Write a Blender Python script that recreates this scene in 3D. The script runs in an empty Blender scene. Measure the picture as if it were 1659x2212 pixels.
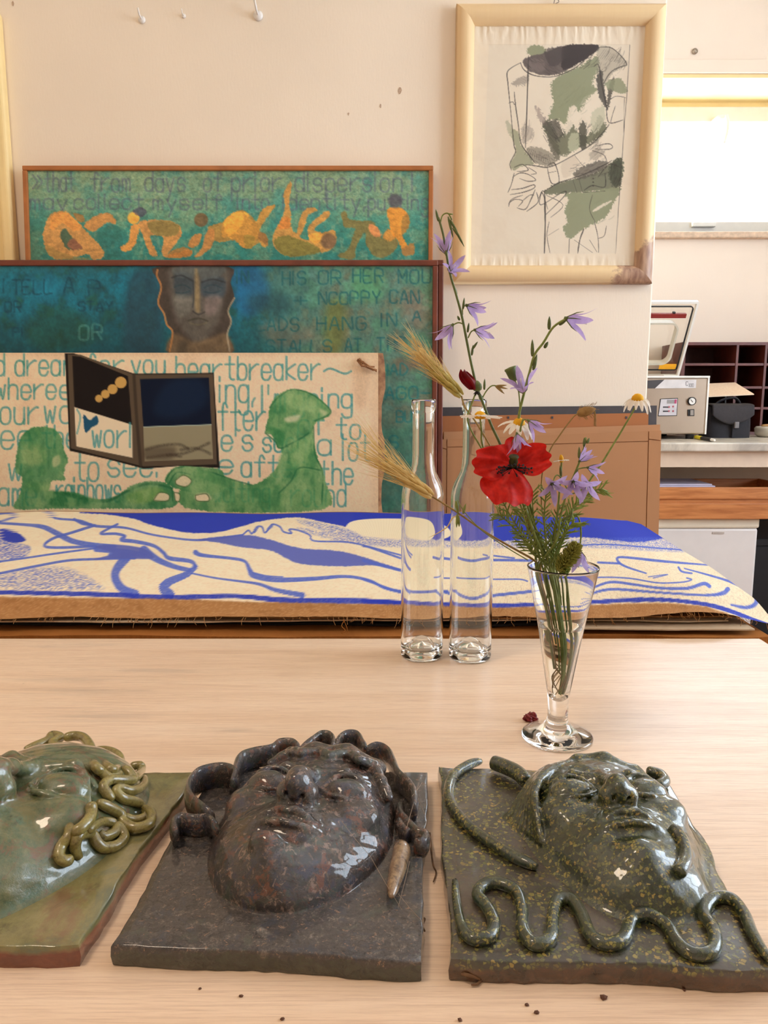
import bpy, bmesh, math, random
import numpy as np
from mathutils import Vector, Matrix
SC = bpy.context.scene
COL = SC.collection
random.seed(7); RNG = np.random.RandomState(7)

# ------------------------------------------------------------------ camera
T = 0.75                                   # work table height
CAMZ = T + 0.248; TILT = math.radians(8.5); F = 1600.0
cam = bpy.data.cameras.new('camera'); camo = bpy.data.objects.new('camera', cam); COL.objects.link(camo)
camo.location = (0, 0, CAMZ); camo.rotation_euler = (math.pi/2 - TILT, 0, 0)
cam.sensor_width = 36; cam.sensor_fit = 'AUTO'; cam.lens = F/2212*36; cam.clip_start = 0.02
SC.camera = camo
# ------------------------------------------------------------------ world, light, exposure
w = bpy.data.worlds.new('sky'); SC.world = w; w.use_nodes = True
bg = w.node_tree.nodes['Background']; bg.inputs[0].default_value = (0.75, 0.87, 1.0, 1); bg.inputs[1].default_value = 3.5
def portal(name, loc, rot, sx, sy):        # helps the renderer find the sky through each window opening
    L = bpy.data.lights.new(name, 'AREA'); L.shape = 'RECTANGLE'; L.size = sx; L.size_y = sy
    L.cycles.is_portal = True
    o = bpy.data.objects.new(name, L); COL.objects.link(o); o.location = loc; o.rotation_euler = rot
portal('sky_portal_far', (1.40, 3.12, 1.87), (-math.pi/2, 0, 0), 1.5, 0.55)
portal('sky_portal_right', (2.42, 0.85, 1.575), (0, math.pi/2, 0), 1.45, 1.5)
SC.view_settings.view_transform = 'Standard'; SC.view_settings.look = 'None'
SC.view_settings.gamma = 1; SC.view_settings.use_curve_mapping = False
SC.view_settings.exposure = 1.95
SC.cycles.use_denoising = True
SC.cycles.sample_clamp_indirect = 8
SC.cycles.max_bounces = 24; SC.cycles.transmission_bounces = 24; SC.cycles.transparent_max_bounces = 16; SC.cycles.diffuse_bounces = 5

# ------------------------------------------------------------------ image pixel helpers (pixel position -> metres along the camera ray)
_ct, _st = math.cos(TILT), math.sin(TILT)
def ray(px, py):
    a = (px - 829.5)/F; b = (py - 1106)/F
    return Vector((a, _ct - b*_st, -_st - b*_ct))
def onZ(px, py, z):
    d = ray(px, py); return Vector((0, 0, CAMZ)) + d*((z - CAMZ)/d.z)
def onY(px, py, Y):
    d = ray(px, py); return Vector((0, 0, CAMZ)) + d*(Y/d.y)
def proj(P):                                # numpy (n,3) world -> image pixels seen from the camera
    P = np.asarray(P, float); z = P[:, 2]-CAMZ
    dep = P[:, 1]*_ct - z*_st; up = P[:, 1]*_st + z*_ct
    return 829.5 + F*P[:, 0]/dep, 1106 - F*up/dep

# ------------------------------------------------------------------ materials
def lin(c):
    c = np.asarray(c, float)/255.0
    return np.where(c <= 0.04045, c/12.92, ((c+0.055)/1.055)**2.4)
def L4(c, k=1.0):
    v = lin(c)*k; return (float(v[0]), float(v[1]), float(v[2]), 1)
class NT:
    def __init__(s, name):
        s.m = bpy.data.materials.new(name); s.m.use_nodes = True
        s.t = s.m.node_tree; s.n = s.t.nodes; s.p = s.n['Principled BSDF']; s.out = s.n['Material Output']
    def node(s, typ, ins=None, **kw):
        nd = s.n.new(typ)
        for k, v in kw.items(): setattr(nd, k, v)
        for k, v in (ins or {}).items():
            if isinstance(v, bpy.types.NodeSocket): s.t.links.new(v, nd.inputs[k])
            else: nd.inputs[k].default_value = v
        return nd
    def link(s, a, b): s.t.links.new(a, b)
    def coord(s, kind='Object', scale=(1, 1, 1), rot=(0, 0, 0), loc=(0, 0, 0)):
        tc = s.node('ShaderNodeTexCoord')
        mp = s.node('ShaderNodeMapping', {'Vector': tc.outputs[kind], 'Scale': scale, 'Rotation': rot, 'Location': loc})
        return mp.outputs[0]
    def noise(s, vec, scale, detail=4, rough=0.55, dist=0.0):
        return s.node('ShaderNodeTexNoise', {'Vector': vec, 'Scale': scale, 'Detail': detail, 'Roughness': rough, 'Distortion': dist}).outputs[0]
    def vor(s, vec, scale, feature='F1', out='Distance'):
        return s.node('ShaderNodeTexVoronoi', {'Vector': vec, 'Scale': scale}, feature=feature).outputs[out]
    def ramp(s, fac, stops):
        r = s.node('ShaderNodeValToRGB', {'Fac': fac}); e = r.color_ramp.elements
        while len(e) < len(stops): e.new(0.5)
        for i, (p, c) in enumerate(stops): e[i].position = p; e[i].color = c if len(c) == 4 else L4(c)
        return r.outputs[0]
    def mix(s, fac, a, b, mode='MIX'):
        m = s.node('ShaderNodeMix', data_type='RGBA', blend_type=mode)
        for i, v in ((0, fac), (6, a), (7, b)):
            if isinstance(v, bpy.types.NodeSocket): s.t.links.new(v, m.inputs[i])
            else: m.inputs[i].default_value = v if i == 0 or len(v) == 4 else L4(v)
        return m.outputs[2]
    def bump(s, h, strength=0.3, dist=0.002, normal=None):
        ins = {'Height': h, 'Strength': strength, 'Distance': dist}
        if normal is not None: ins['Normal'] = normal
        b = s.node('ShaderNodeBump', ins); s.link(b.outputs[0], s.p.inputs['Normal']); return b.outputs[0]
    def set(s, **kw):
        for k, v in kw.items():
            k = k.replace('_', ' ')
            if isinstance(v, bpy.types.NodeSocket): s.link(v, s.p.inputs[k])
            else: s.p.inputs[k].default_value = v
        return s
W1 = (1, 1, 1, 1); K1 = (0, 0, 0, 1)
def plain(name, c, rough=0.5, var=0.12, vscale=30, bump=0.0, bscale=200, metallic=0.0, spec=0.5, k=1.0, **kw):
    """a simple procedural material: base colour broken up by noise, optional fine relief"""
    n = NT(name); v = n.coord('Object')
    f = n.noise(v, vscale, 5)
    lo = L4(c, k*(1-var)); hi = tuple(min(1, x) for x in L4(c, k*(1+var))[:3])+(1,)
    n.set(Base_Color=n.ramp(f, [(0.3, lo), (0.7, hi)]), Roughness=rough, Metallic=metallic, Specular_IOR_Level=spec)
    if bump: n.bump(n.noise(v, bscale, 3), bump, 0.001)
    n.set(**kw)
    return n.m
def paintmat(name, rough=0.6, weave=0.0, wscale=900, spec=0.3):
    """colour comes from the painted colour layer of the canvas; woven relief from waves"""
    n = NT(name)
    a = n.node('ShaderNodeAttribute', attribute_name='paint')
    n.set(Base_Color=a.outputs['Color'], Roughness=rough, Specular_IOR_Level=spec)
    if weave:
        v = n.coord('Object')
        wx = n.node('ShaderNodeTexWave', {'Vector': v, 'Scale': wscale/6.28, 'Distortion': 0.6}, bands_direction='X').outputs[1]
        wy = n.node('ShaderNodeTexWave', {'Vector': v, 'Scale': wscale/6.28, 'Distortion': 0.6}, bands_direction='Y').outputs[1]
        h = n.node('ShaderNodeMath', {0: wx, 1: wy}, operation='ADD').outputs[0]
        n.bump(h, weave, 0.0006)
    return n.m
def glassmat(name, tint=(1, 1, 1), ior=1.5, rough=0.0):
    n = NT(name); n.set(Base_Color=(*tint, 1), Roughness=rough, IOR=ior, Transmission_Weight=1.0)
    return n.m
def panemat(name, refl=0.08, tint=(1, 1, 1)):
    n = NT(name)
    tr = n.node('ShaderNodeBsdfTransparent', {'Color': (*tint, 1)}); gl = n.node('ShaderNodeBsdfGlossy', {'Roughness': 0.02})
    mx = n.node('ShaderNodeMixShader', {0: refl, 1: tr.outputs[0], 2: gl.outputs[0]})
    n.link(mx.outputs[0], n.out.inputs[0]); return n.m

# ------------------------------------------------------------------ mesh helpers
ORG = {}
def tag(o, label=None, cat=None, group=None, kind=None):
    if label: o['label'] = label
    if cat: o['category'] = cat
    if group: o['group'] = group
    if kind: o['kind'] = kind
    return o
def root(name, loc, label, cat, group=None, rot=(0, 0, 0), kind=None):
    o = bpy.data.objects.new(name, None); COL.objects.link(o); o.empty_display_size = 0.05
    o.location = loc; o.rotation_euler = rot; tag(o, label, cat, group, kind)
    ORG[o] = Vector(loc) if tuple(rot) == (0, 0, 0) else Vector((0, 0, 0))
    return o
def mk(name, VF, mat, parent=None, smooth=False, origin=None, auto=None):
    V, Fc = VF
    V = np.asarray([tuple(v) for v in V] if not isinstance(V, np.ndarray) else V, float)
    org = ORG.get(parent) if parent is not None else None
    if origin is not None and parent is None: org = Vector(origin)
    if org is not None: V = V - np.array(org)
    me = bpy.data.meshes.new(name); me.from_pydata(V.tolist(), [], [tuple(int(i) for i in f) for f in Fc]); me.update()
    if mat is not None: me.materials.append(mat)
    if smooth: me.polygons.foreach_set('use_smooth', [True]*len(me.polygons))
    if auto is not None:
        me.polygons.foreach_set('use_smooth', [True]*len(me.polygons)); me.set_sharp_from_angle(angle=math.radians(auto))
    o = bpy.data.objects.new(name, me); COL.objects.link(o)
    if parent is not None: o.parent = parent; ORG[o] = ORG.get(parent, Vector((0, 0, 0)))
    elif org is not None: o.location = org; ORG[o] = org
    return o
def join(*vfs):
    V = []; Fc = []
    for v, f in vfs:
        b = len(V); V += [tuple(p) for p in v]; Fc += [tuple(i+b for i in q) for q in f]
    return V, Fc
def xf(VF, M):
    return [M @ Vector(p) for p in VF[0]], VF[1]
def box(x0, x1, y0, y1, z0, z1, b=0.0, seg=2):
    if b <= 0:
        V = [(x, y, z) for x in (x0, x1) for y in (y0, y1) for z in (z0, z1)]
        return V, [(0, 1, 3, 2), (4, 6, 7, 5), (0, 4, 5, 1), (2, 3, 7, 6), (0, 2, 6, 4), (1, 5, 7, 3)]
    bm = bmesh.new(); bmesh.ops.create_cube(bm, size=1)
    for v in bm.verts:
        v.co = Vector(((x0+x1)/2+v.co.x*(x1-x0), (y0+y1)/2+v.co.y*(y1-y0), (z0+z1)/2+v.co.z*(z1-z0)))
    bmesh.ops.bevel(bm, geom=bm.edges[:], offset=b, segments=seg, profile=0.5, affect='EDGES')
    bm.verts.index_update(); V = [v.co.copy() for v in bm.verts]; Fc = [[v.index for v in f.verts] for f in bm.faces]; bm.free()
    return V, Fc
def tube(path, r, n=8, cap=True, flat=1.0):
    P = [Vector(p) for p in path]; m = len(P)
    R = r if hasattr(r, '__len__') else [r]*m
    V = []; Fc = []
    t = (P[1]-P[0]).normalized(); ref = Vector((0, 0, 1)) if abs(t.z) < 0.9 else Vector((1, 0, 0))
    u = (ref - t*ref.dot(t)).normalized()
    for i in range(m):
        t = (P[min(i+1, m-1)]-P[max(i-1, 0)])
        t = t.normalized() if t.length > 1e-9 else Vector((0, 0, 1))
        u = u - t*u.dot(t); u = u.normalized() if u.length > 1e-6 else t.orthogonal().normalized()
        v = t.cross(u)
        for k in range(n):
            a = 2*math.pi*k/n; V.append(P[i] + (u*math.cos(a)*flat + v*math.sin(a))*R[i])
    for i in range(m-1):
        for k in range(n):
            Fc.append((i*n+k, i*n+(k+1) % n, (i+1)*n+(k+1) % n, (i+1)*n+k))
    if cap: Fc.append(tuple(range(n-1, -1, -1))); Fc.append(tuple((m-1)*n+k for k in range(n)))
    return V, Fc
def catmull(pts, sub=6, closed=False):
    P = [np.array(p, float) for p in pts]; n = len(P); out = []
    if n < 3: return [tuple(p) for p in P]
    rng = range(n if closed else n-1)
    for i in rng:
        if closed: p0, p1, p2, p3 = P[i-1], P[i], P[(i+1) % n], P[(i+2) % n]
        else: p0, p1, p2, p3 = P[max(i-1, 0)], P[i], P[i+1], P[min(i+2, n-1)]
        for k in range(sub):
            t = k/sub; out.append(tuple(0.5*((2*p1)+(-p0+p2)*t+(2*p0-5*p1+4*p2-p3)*t*t+(-p0+3*p1-3*p2+p3)*t**3)))
    if not closed: out.append(tuple(P[-1]))
    return out
def lathe(prof, n=48, c=(0, 0, 0), close=False):
    V = []; Fc = []; m = len(prof); c = Vector(c)
    for r, z in prof:
        for k in range(n):
            a = 2*math.pi*k/n; V.append(c+Vector((r*math.cos(a), r*math.sin(a), z)))
    for i in range(m if close else m-1):
        j = (i+1) % m
        for k in range(n): Fc.append((i*n+k, i*n+(k+1) % n, j*n+(k+1) % n, j*n+k))
    return V, Fc
def grid(nx, ny, fn):
    V = []; Fc = []
    for j in range(ny+1):
        for i in range(nx+1): V.append(fn(i/nx, j/ny))
    for j in range(ny):
        for i in range(nx):
            a = j*(nx+1)+i; Fc.append((a, a+1, a+nx+2, a+nx+1))
    return V, Fc
def prism(poly, h, M=None):
    """closed polygon (x,y) extruded 0..h along local z, then moved by M"""
    n = len(poly); V = [Vector((p[0], p[1], 0)) for p in poly]+[Vector((p[0], p[1], h)) for p in poly]
    Fc = [tuple(range(n-1, -1, -1)), tuple(range(n, 2*n))]+[(i, (i+1) % n, n+(i+1) % n, n+i) for i in range(n)]
    if M is not None: V = [M @ v for v in V]
    return V, Fc

# ------------------------------------------------------------------ the room
def wallmat(name, c, k=1.0):
    n = NT(name); v = n.coord('Object')
    big = n.noise(v, 1.3, 4, 0.6); fine = n.noise(v, 55, 6, 0.7); roll = n.noise(n.coord('Object', (1, 1, 0.25)), 240, 3)
    col = n.ramp(big, [(0.3, L4(c, 0.93*k)), (0.7, L4(c, 1.03*k))])
    n.set(Base_Color=col, Roughness=0.75, Specular_IOR_Level=0.25)
    h = n.mix(0.5, fine, roll)
    n.bump(h, 0.18, 0.002); return n.m
M_wall = wallmat('warm_white_plaster', (249, 235, 215)); M_far = wallmat('pale_plaster', (246, 230, 214))
M_white = plain('white_lacquer', (238, 234, 228), 0.35, 0.03)
M_ceil = plain('ceiling_paint', (245, 240, 232), 0.8, 0.03)
def struct(name, vf, m, **kw):
    o = mk(name, vf, m, **kw); o['kind'] = 'structure'; return o
def tilefloor():
    n = NT('terracotta_floor'); v = n.coord('Object')
    br = n.node('ShaderNodeTexBrick', {'Vector': v, 'Color1': L4((170, 120, 90)), 'Color2': L4((155, 105, 80)), 'Mortar': L4((120, 100, 85)), 'Scale': 3.3, 'Mortar Size': 0.012}, offset=0.0)
    n.set(Base_Color=br.outputs[0], Roughness=0.5); return n.m
struct('floor', box(-2.4, 2.4, -2.4, 3.1, -0.1, 0), tilefloor())
struct('ceiling', box(-2.4, 2.4, -2.4, 3.1, 2.75, 2.85), M_ceil)
struct('wall_left', box(-2.4, -2.2, -2.4, 1.8, 0, 2.75), M_wall)
struct('wall_back', box(-2.4, 0.632, 1.8, 3.1, 0, 2.75, 0.004), M_wall)
def holed(x0, x1, z0, z1, holes, y0, y1):       # wall in XZ with rectangular openings
    xs = sorted({x0, x1, *[h[0] for h in holes], *[h[1] for h in holes]}); zs = sorted({z0, z1, *[h[2] for h in holes], *[h[3] for h in holes]})
    parts = []
    for i in range(len(xs)-1):
        for j in range(len(zs)-1):
            cx, cz = (xs[i]+xs[i+1])/2, (zs[j]+zs[j+1])/2
            if any(h[0] < cx < h[1] and h[2] < cz < h[3] for h in holes): continue
            parts.append(box(xs[i], xs[i+1], y0, y1, zs[j], zs[j+1]))
    return join(*parts)
WF = (0.70, 2.10, 1.60, 2.135)
struct('wall_far', holed(0.632, 2.2, 0, 2.75, [WF], 2.8, 3.1), M_far)
R90 = Matrix.Rotation(math.pi/2, 4, 'Z')
HR = [(0.10, 1.60, 0.85, 2.30)]
vf = holed(-2.4, 3.1, 0, 2.75, HR, -2.4, -2.2)
struct('wall_right', xf(vf, R90), M_wall)
struct('wall_rear', box(-2.2, 2.2, -2.4, -2.2, 0, 2.75), M_wall)
# lintel band above the high window, stone sill under it
struct('trim_1', box(0.633, 2.19, 2.788, 2.80, 2.135, onY(1540, 131, 2.8).z, 0.002), M_far)
struct('trim_2', box(0.66, 2.14, 2.77, 3.08, 1.578, 1.60, 0.004), plain('sill_stone', (214, 186, 160), 0.6, 0.2, 60, 0.2))
M_pane = panemat('window_glass', 0.05)
M_cream = plain('cream_frame_paint', (250, 222, 160), 0.45, 0.06, 12)
M_rev = plain('reveal_cream_glow', (250, 226, 168), 0.5, 0.05, 8)  # cream lining with the yellow glow of the window recess put into its colour
M_winframe = plain('window_frame_lacquer', (226, 220, 212), 0.35, 0.03)
M_reveal = None
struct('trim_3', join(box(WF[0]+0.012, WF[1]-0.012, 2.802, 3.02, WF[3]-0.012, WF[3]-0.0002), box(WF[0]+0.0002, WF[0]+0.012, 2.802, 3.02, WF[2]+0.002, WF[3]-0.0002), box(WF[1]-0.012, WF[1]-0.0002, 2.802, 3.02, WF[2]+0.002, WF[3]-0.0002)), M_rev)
# window in the far wall: fixed outer frame, bottom hung sash, handle
def window(name, x0, x1, z0, z1, y, M=None, sash=0.05, handle=True, mull=0):
    R = root(name, (0, 0, 0), None, None, kind='structure')
    def put(n, vf, m, par=R, **k): return mk(n, xf(vf, M) if M else vf, m, par, **k)
    fr = 0.032
    fo = [box(x0, x1, y, y+0.06, z0, z0+fr), box(x0, x1, y, y+0.06, z1-fr, z1), box(x0, x0+fr, y, y+0.06, z0+fr, z1-fr), box(x1-fr, x1, y, y+0.06, z0+fr, z1-fr)]
    put('window_frame', join(*fo), M_cream if handle else M_winframe)
    a0, a1, b0, b1 = x0+fr, x1-fr, z0+fr, z1-fr
    so = [box(a0, a1, y-0.018, y+0.04, b0, b0+sash, 0.004), box(a0, a1, y-0.018, y+0.04, b1-sash, b1, 0.004), box(a0, a0+sash, y-0.018, y+0.04, b0+sash, b1-sash, 0.004), box(a1-sash, a1, y-0.018, y+0.04, b0+sash, b1-sash, 0.004)]
    for k in range(mull):
        c = a0+(a1-a0)*(k+1)/(mull+1); so.append(box(c-sash*.7, c+sash*.7, y-0.018, y+0.04, b0+sash, b1-sash, 0.004))
    s = put('sash', join(*so), M_winframe)
    put('pane', box(a0+sash, a1-sash, y+0.01, y+0.014, b0+sash, b1-sash), M_pane, s)
    return R, s
R, s = window('window_1', WF[0], WF[1], WF[2], WF[3], 3.02, sash=0.055)
hx = onY(1556, 262, 3.0).x; hz = onY(1556, 262, 3.0).z
hd = mk('handle', join(xf(lathe([(0, -0.03), (0.011, -0.03), (0.011, 0.0), (0, 0.0)], 16), Matrix.Translation((hx-0.022, 2.99, hz)) @ Matrix.Rotation(math.pi/2, 4, 'X')),
                  tube([(hx-0.022, 3.0, hz), (hx-0.022, 2.965, hz), (hx-0.002, 2.955, hz)], 0.010, 10),
                  tube(catmull([(hx-0.002, 2.955, hz+0.004), (hx+0.006, 2.953, hz-0.03), (hx+0.003, 2.95, hz-0.062), (hx-0.006, 2.945, hz-0.098)], 5), [0.013]*5+[0.011]*6+[0.009]*4+[0.008], 8, flat=0.7)), M_white, s, smooth=True)
hp = onY(1521, 488, 3.0)
mk('stop_catch', box(hp.x-0.05, hp.x+0.04, 2.985, 3.005, hp.z-0.006, hp.z+0.012, 0.003), M_white, R)
MR = Matrix.Rotation(math.pi/2, 4, 'Z')
window('window_2', HR[0][0], HR[0][1], HR[0][2], HR[0][3], -2.33, MR, handle=False, mull=1)

# unseen ceiling lamp, added to warm and brighten the room
def lampglow():
    n = NT('warm_fill_glow'); e = n.node('ShaderNodeEmission', {'Color': (1.0, 0.80, 0.60, 1), 'Strength': LAMP}); n.link(e.outputs[0], n.out.inputs[0]); return n.m
LAMP = 6.5
CL = root('warm_fill_lamp', (-0.75, 0.1, 2.75), 'round unseen ceiling lamp added as warm fill light', 'lamp')
mk('housing', lathe([(0, 0), (0.25, 0), (0.25, -0.05), (0.235, -0.055), (0.235, -0.02), (0, -0.02)], 40, (-0.75, 0.1, 2.75)), M_white, CL, auto=40)
mk('diffuser', lathe([(0, -0.06), (0.15, -0.058), (0.225, -0.045), (0.23, -0.03), (0, -0.03)], 40, (-0.75, 0.1, 2.75)), lampglow(), CL, smooth=True)
# ------------------------------------------------------------------ work table (whitewashed wood)
def tablewood():
    n = NT('whitewashed_plywood')
    v = n.coord('Object'); g = n.coord('Object', (0.9, 16, 3)); g2 = n.coord('Object', (2.2, 60, 3))
    a = n.noise(g, 3.0, 6, 0.6, 0.5); b = n.noise(g2, 6, 5, 0.65); st = n.noise(n.coord('Object', (2.2, 9, 1)), 1.6, 3, 0.5)
    fib = n.noise(n.coord('Object', (5, 190, 3)), 6, 5, 0.7)
    c = n.ramp(a, [(0.25, (227, 196, 166)), (0.5, (239, 211, 183)), (0.75, (245, 222, 197))])
    c = n.mix(n.ramp(b, [(0.35, (120, 120, 120)), (0.62, K1)]), c, (204, 172, 144))
    c = n.mix(n.ramp(fib, [(0.32, (190, 190, 190)), (0.55, K1)]), c, (190, 154, 128))
    c = n.mix(n.ramp(st, [(0.24, (150, 150, 150)), (0.33, K1)]), c, (128, 116, 108))
    for qx, qy, sx, sy in ((190, 1492, 0.085, 0.012), (215, 1545, 0.075, 0.016), (150, 1468, 0.07, 0.010), (505, 1578, 0.02, 0.006)):       # grey rubbed stains
        q = onZ(qx, qy, T)-Vector((-0.45, 0.2, 0)); dd = n.node('ShaderNodeVectorMath', {0: n.coord('Object', (1/sx, 1/sy, 0), loc=(-q.x/sx, -q.y/sy, 0))}, operation='LENGTH').outputs['Value']
        dm = n.node('ShaderNodeMath', {0: dd, 1: n.node('ShaderNodeMath', {0: b, 1: 2.2}, operation='MULTIPLY').outputs[0]}, operation='ADD').outputs[0]
        c = n.mix(n.ramp(n.node('ShaderNodeMath', {0: dm, 1: 0.4}, operation='MULTIPLY').outputs[0], [(0.38, (150, 150, 150)), (0.80, K1)]), c, (150, 138, 130))
    sp = n.noise(v, 130, 2); c = n.mix(n.ramp(sp, [(0.78, K1), (0.82, (130, 130, 130))]), c, (120, 90, 70))
    n.set(Base_Color=c, Roughness=n.ramp(fib, [(0.2, (165, 165, 165)), (0.8, (132, 132, 132))]), Specular_IOR_Level=0.30)
    n.bump(n.mix(0.6, b, fib), 0.10, 0.0010)
    return n.m
M_wood = tablewood()
bY = 0.757; rX = 0.399
WT = root('work_table', (-0.45, 0.2, 0), 'large table of whitewashed wood that carries the ceramic masks and glass bottles', 'table')
mk('tabletop', box(-1.35, rX, -0.30, bY, T-0.032, T, 0.003), M_wood, WT)
mk('apron', join(box(-1.28, rX-0.05, bY-0.07, bY-0.045, T-0.12, T-0.032), box(-1.28, rX-0.05, -0.25, -0.225, T-0.12, T-0.032), box(-1.28, -1.255, -0.225, bY-0.07, T-0.12, T-0.032), box(rX-0.075, rX-0.05, -0.225, bY-0.07, T-0.12, T-0.032)), M_wood, WT)
for lx in (-1.28, rX-0.11):
    for ly in (-0.25, bY-0.105): mk('leg', box(lx, lx+0.06, ly, ly+0.06, 0, T-0.032, 0.004), M_wood, WT)
# low table behind that carries the stack of canvases
M_darkwood = plain('dark_table_wood', (74, 54, 42), 0.5, 0.2, 20)
BT = root('side_table', (-0.5, 1.1, 0), 'dark low table under the stack of loose canvases', 'table')
mk('tabletop', box(-1.35, 0.34, 0.80, 1.40, T-0.075, T-0.045, 0.003), M_darkwood, BT)
for lx in (-1.30, 0.24):
    for ly in (0.84, 1.30): mk('leg', box(lx, lx+0.05, ly, ly+0.05, 0, T-0.075), M_darkwood, BT)
# ------------------------------------------------------------------ painting tools: a picture is painted into a colour layer on a fine canvas mesh
_TB = np.random.RandomState(3).rand(256, 256)
def vnoise(x, y, seed=0):
    xi = np.floor(x).astype(int); yi = np.floor(y).astype(int); fx = x-xi; fy = y-yi
    fx = fx*fx*(3-2*fx); fy = fy*fy*(3-2*fy); s = seed*37
    g = lambda a, b: _TB[(a+s) & 255, (b+s*3) & 255]
    return (g(xi, yi)*(1-fx)+g(xi+1, yi)*fx)*(1-fy)+(g(xi, yi+1)*(1-fx)+g(xi+1, yi+1)*fx)*fy
def fbm(x, y, seed=0, oct=4):
    a = 0; amp = 0.5; tot = 0
    for k in range(oct):
        a = a+amp*vnoise(x*2**k, y*2**k, seed+k); tot += amp; amp *= 0.55
    return a/tot
def sst(a, b, x):
    t = np.clip((x-a)/(b-a), 0, 1); return t*t*(3-2*t)
class Paint:
    def __init__(s, x, y, base):
        s.x = x; s.y = y; s.c = np.tile(np.asarray(base, float), (len(x), 1))
    def blend(s, idx, a, color):
        a = a[:, None]; s.c[idx] = s.c[idx]*(1-a)+np.asarray(color, float)*a
    def all(s, a, color): s.blend(slice(None), np.clip(a, 0, 1), color)
    def bb(s, P, m):
        P = np.asarray(P, float)
        return np.nonzero((s.x > P[:, 0].min()-m) & (s.x < P[:, 0].max()+m) & (s.y > P[:, 1].min()-m) & (s.y < P[:, 1].max()+m))[0]
    def _segd(s, i, P, W=None):
        x = s.x[i]; y = s.y[i]; best = np.full(len(i), 1e9)
        for k in range(len(P)-1):
            ax, ay = P[k][0], P[k][1]; dx = P[k+1][0]-ax; dy = P[k+1][1]-ay; L = dx*dx+dy*dy+1e-9
            t = np.clip(((x-ax)*dx+(y-ay)*dy)/L, 0, 1)
            d = np.hypot(x-ax-t*dx, y-ay-t*dy)
            if W is not None: d = d-(W[k]*(1-t)+W[k+1]*t)/2
            best = np.minimum(best, d)
        return best
    def stroke(s, pts, w, color, a=1.0, soft=0.8, sm=True, dry=0.0):
        if sm: pts = catmull(pts, 5)
        W = np.interp(np.linspace(0, 1, len(pts)), np.linspace(0, 1, len(w)), w) if hasattr(w, '__len__') else np.full(len(pts), float(w))
        i = s.bb(pts, W.max()+soft+1)
        if len(i) == 0: return
        al = (1-sst(-soft, soft, s._segd(i, pts, W)))*a
        if dry: al = al*np.clip(1-dry+dry*2*(fbm(s.x[i]/2.2, s.y[i]/2.2, 9, 2)-0.2), 0, 1)
        s.blend(i, al, color)
    def poly(s, pts, color, a=1.0, soft=1.0, sm=True, dry=0.0, sc=3.0):
        if sm: pts = catmull(pts, 4, True)
        P = list(pts)+[pts[0]]; i = s.bb(P, soft+1)
        if len(i) == 0: return
        x = s.x[i]; y = s.y[i]; ins = np.zeros(len(i), bool)
        for k in range(len(P)-1):
            x1, y1, x2, y2 = P[k][0], P[k][1], P[k+1][0], P[k+1][1]
            if abs(y2-y1) < 1e-9: continue
            c = ((y1 > y) != (y2 > y)) & (x < (x2-x1)*(y-y1)/(y2-y1)+x1); ins ^= c
        d = s._segd(i, P); d = np.where(ins, -d, d)
        if dry: d = d+(fbm(x/sc, y/sc, 5, 3)-0.5)*dry
        s.blend(i, (1-sst(-soft, soft, d))*a, color)
    def speckle(s, pts, color, a, sc=1.5, soft=8, thr=0.5, sm=True):
        P = catmull(pts, 4, True) if sm else pts
        P = list(P)+[P[0]]; i = s.bb(P, soft)
        if len(i) == 0: return
        x = s.x[i]; y = s.y[i]; ins = np.zeros(len(i), bool)
        for k in range(len(P)-1):
            x1, y1, x2, y2 = P[k][0], P[k][1], P[k+1][0], P[k+1][1]
            if abs(y2-y1) < 1e-9: continue
            ins ^= ((y1 > y) != (y2 > y)) & (x < (x2-x1)*(y-y1)/(y2-y1)+x1)
        d = s._segd(i, P); d = np.where(ins, d, -d)
        m = sst(-1, soft, d); nz = 0.6*RNG.rand(len(i))+0.4*fbm(x/sc, y/sc, 4, 3)
        s.blend(i, a*m*sst(thr+0.12, thr-0.12, nz), color)
    def dot(s, x, y, r, color, a=1.0, soft=1.0):
        i = s.bb([(x-r, y-r), (x+r, y+r)], soft+1)
        if len(i): s.blend(i, (1-sst(-soft, soft, np.hypot(s.x[i]-x, s.y[i]-y)-r))*a, color)
    def text(s, word, x0, x1, base, cap, w, color, a=0.9, jit=0.6, dry=0.3, slope=0.0, lower=None):
        adv = []; x = 0
        for ch in word:
            wd = {'i': 1, 'l': 1, 'I': 1, '.': 1, ',': 1, "'": 1, ' ': 3}.get(ch, 4); adv.append((x, wd)); x += wd+1.7
        tot = max(x-1.7, 1); kx = (x1-x0)/tot if tot > 1.5 else 5.0; ky = (base-cap)/6.0
        for ch, (cx, wd) in zip(word, adv):
            jx, jy = (RNG.rand(2)-0.5)*jit*3
            for pl in FONT.get(ch, '').split(','):
                if not pl: continue
                q = [(int(p[0]), int(p[1])) for p in pl.split()]
                pp = [(x0+(cx+u)*kx+jx, base-(v-3)*ky+jy+slope*(x0+cx*kx)) for u, v in q]
                s.stroke(pp, w, color, a, 0.9, True, dry)
    def brush(s, amt, sx, sy, seed=0):
        n = fbm(s.x/sx, s.y/sy, seed, 4)-0.5; m = fbm(s.x/(sx*0.3), s.y/(sy*0.3), seed+7, 3)-0.5
        s.c = np.clip(s.c*(1+amt*(n*1.6+m)[:, None]), 0, 255)
    def apply(s, o, k=1.0):
        me = o.data; ca = me.color_attributes.new('paint', 'FLOAT_COLOR', 'POINT')
        out = np.ones((len(s.c), 4), np.float32); out[:, :3] = np.minimum(lin(np.clip(s.c, 0, 255))*k, 0.92)
        ca.data.foreach_set('color', out.ravel())
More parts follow.
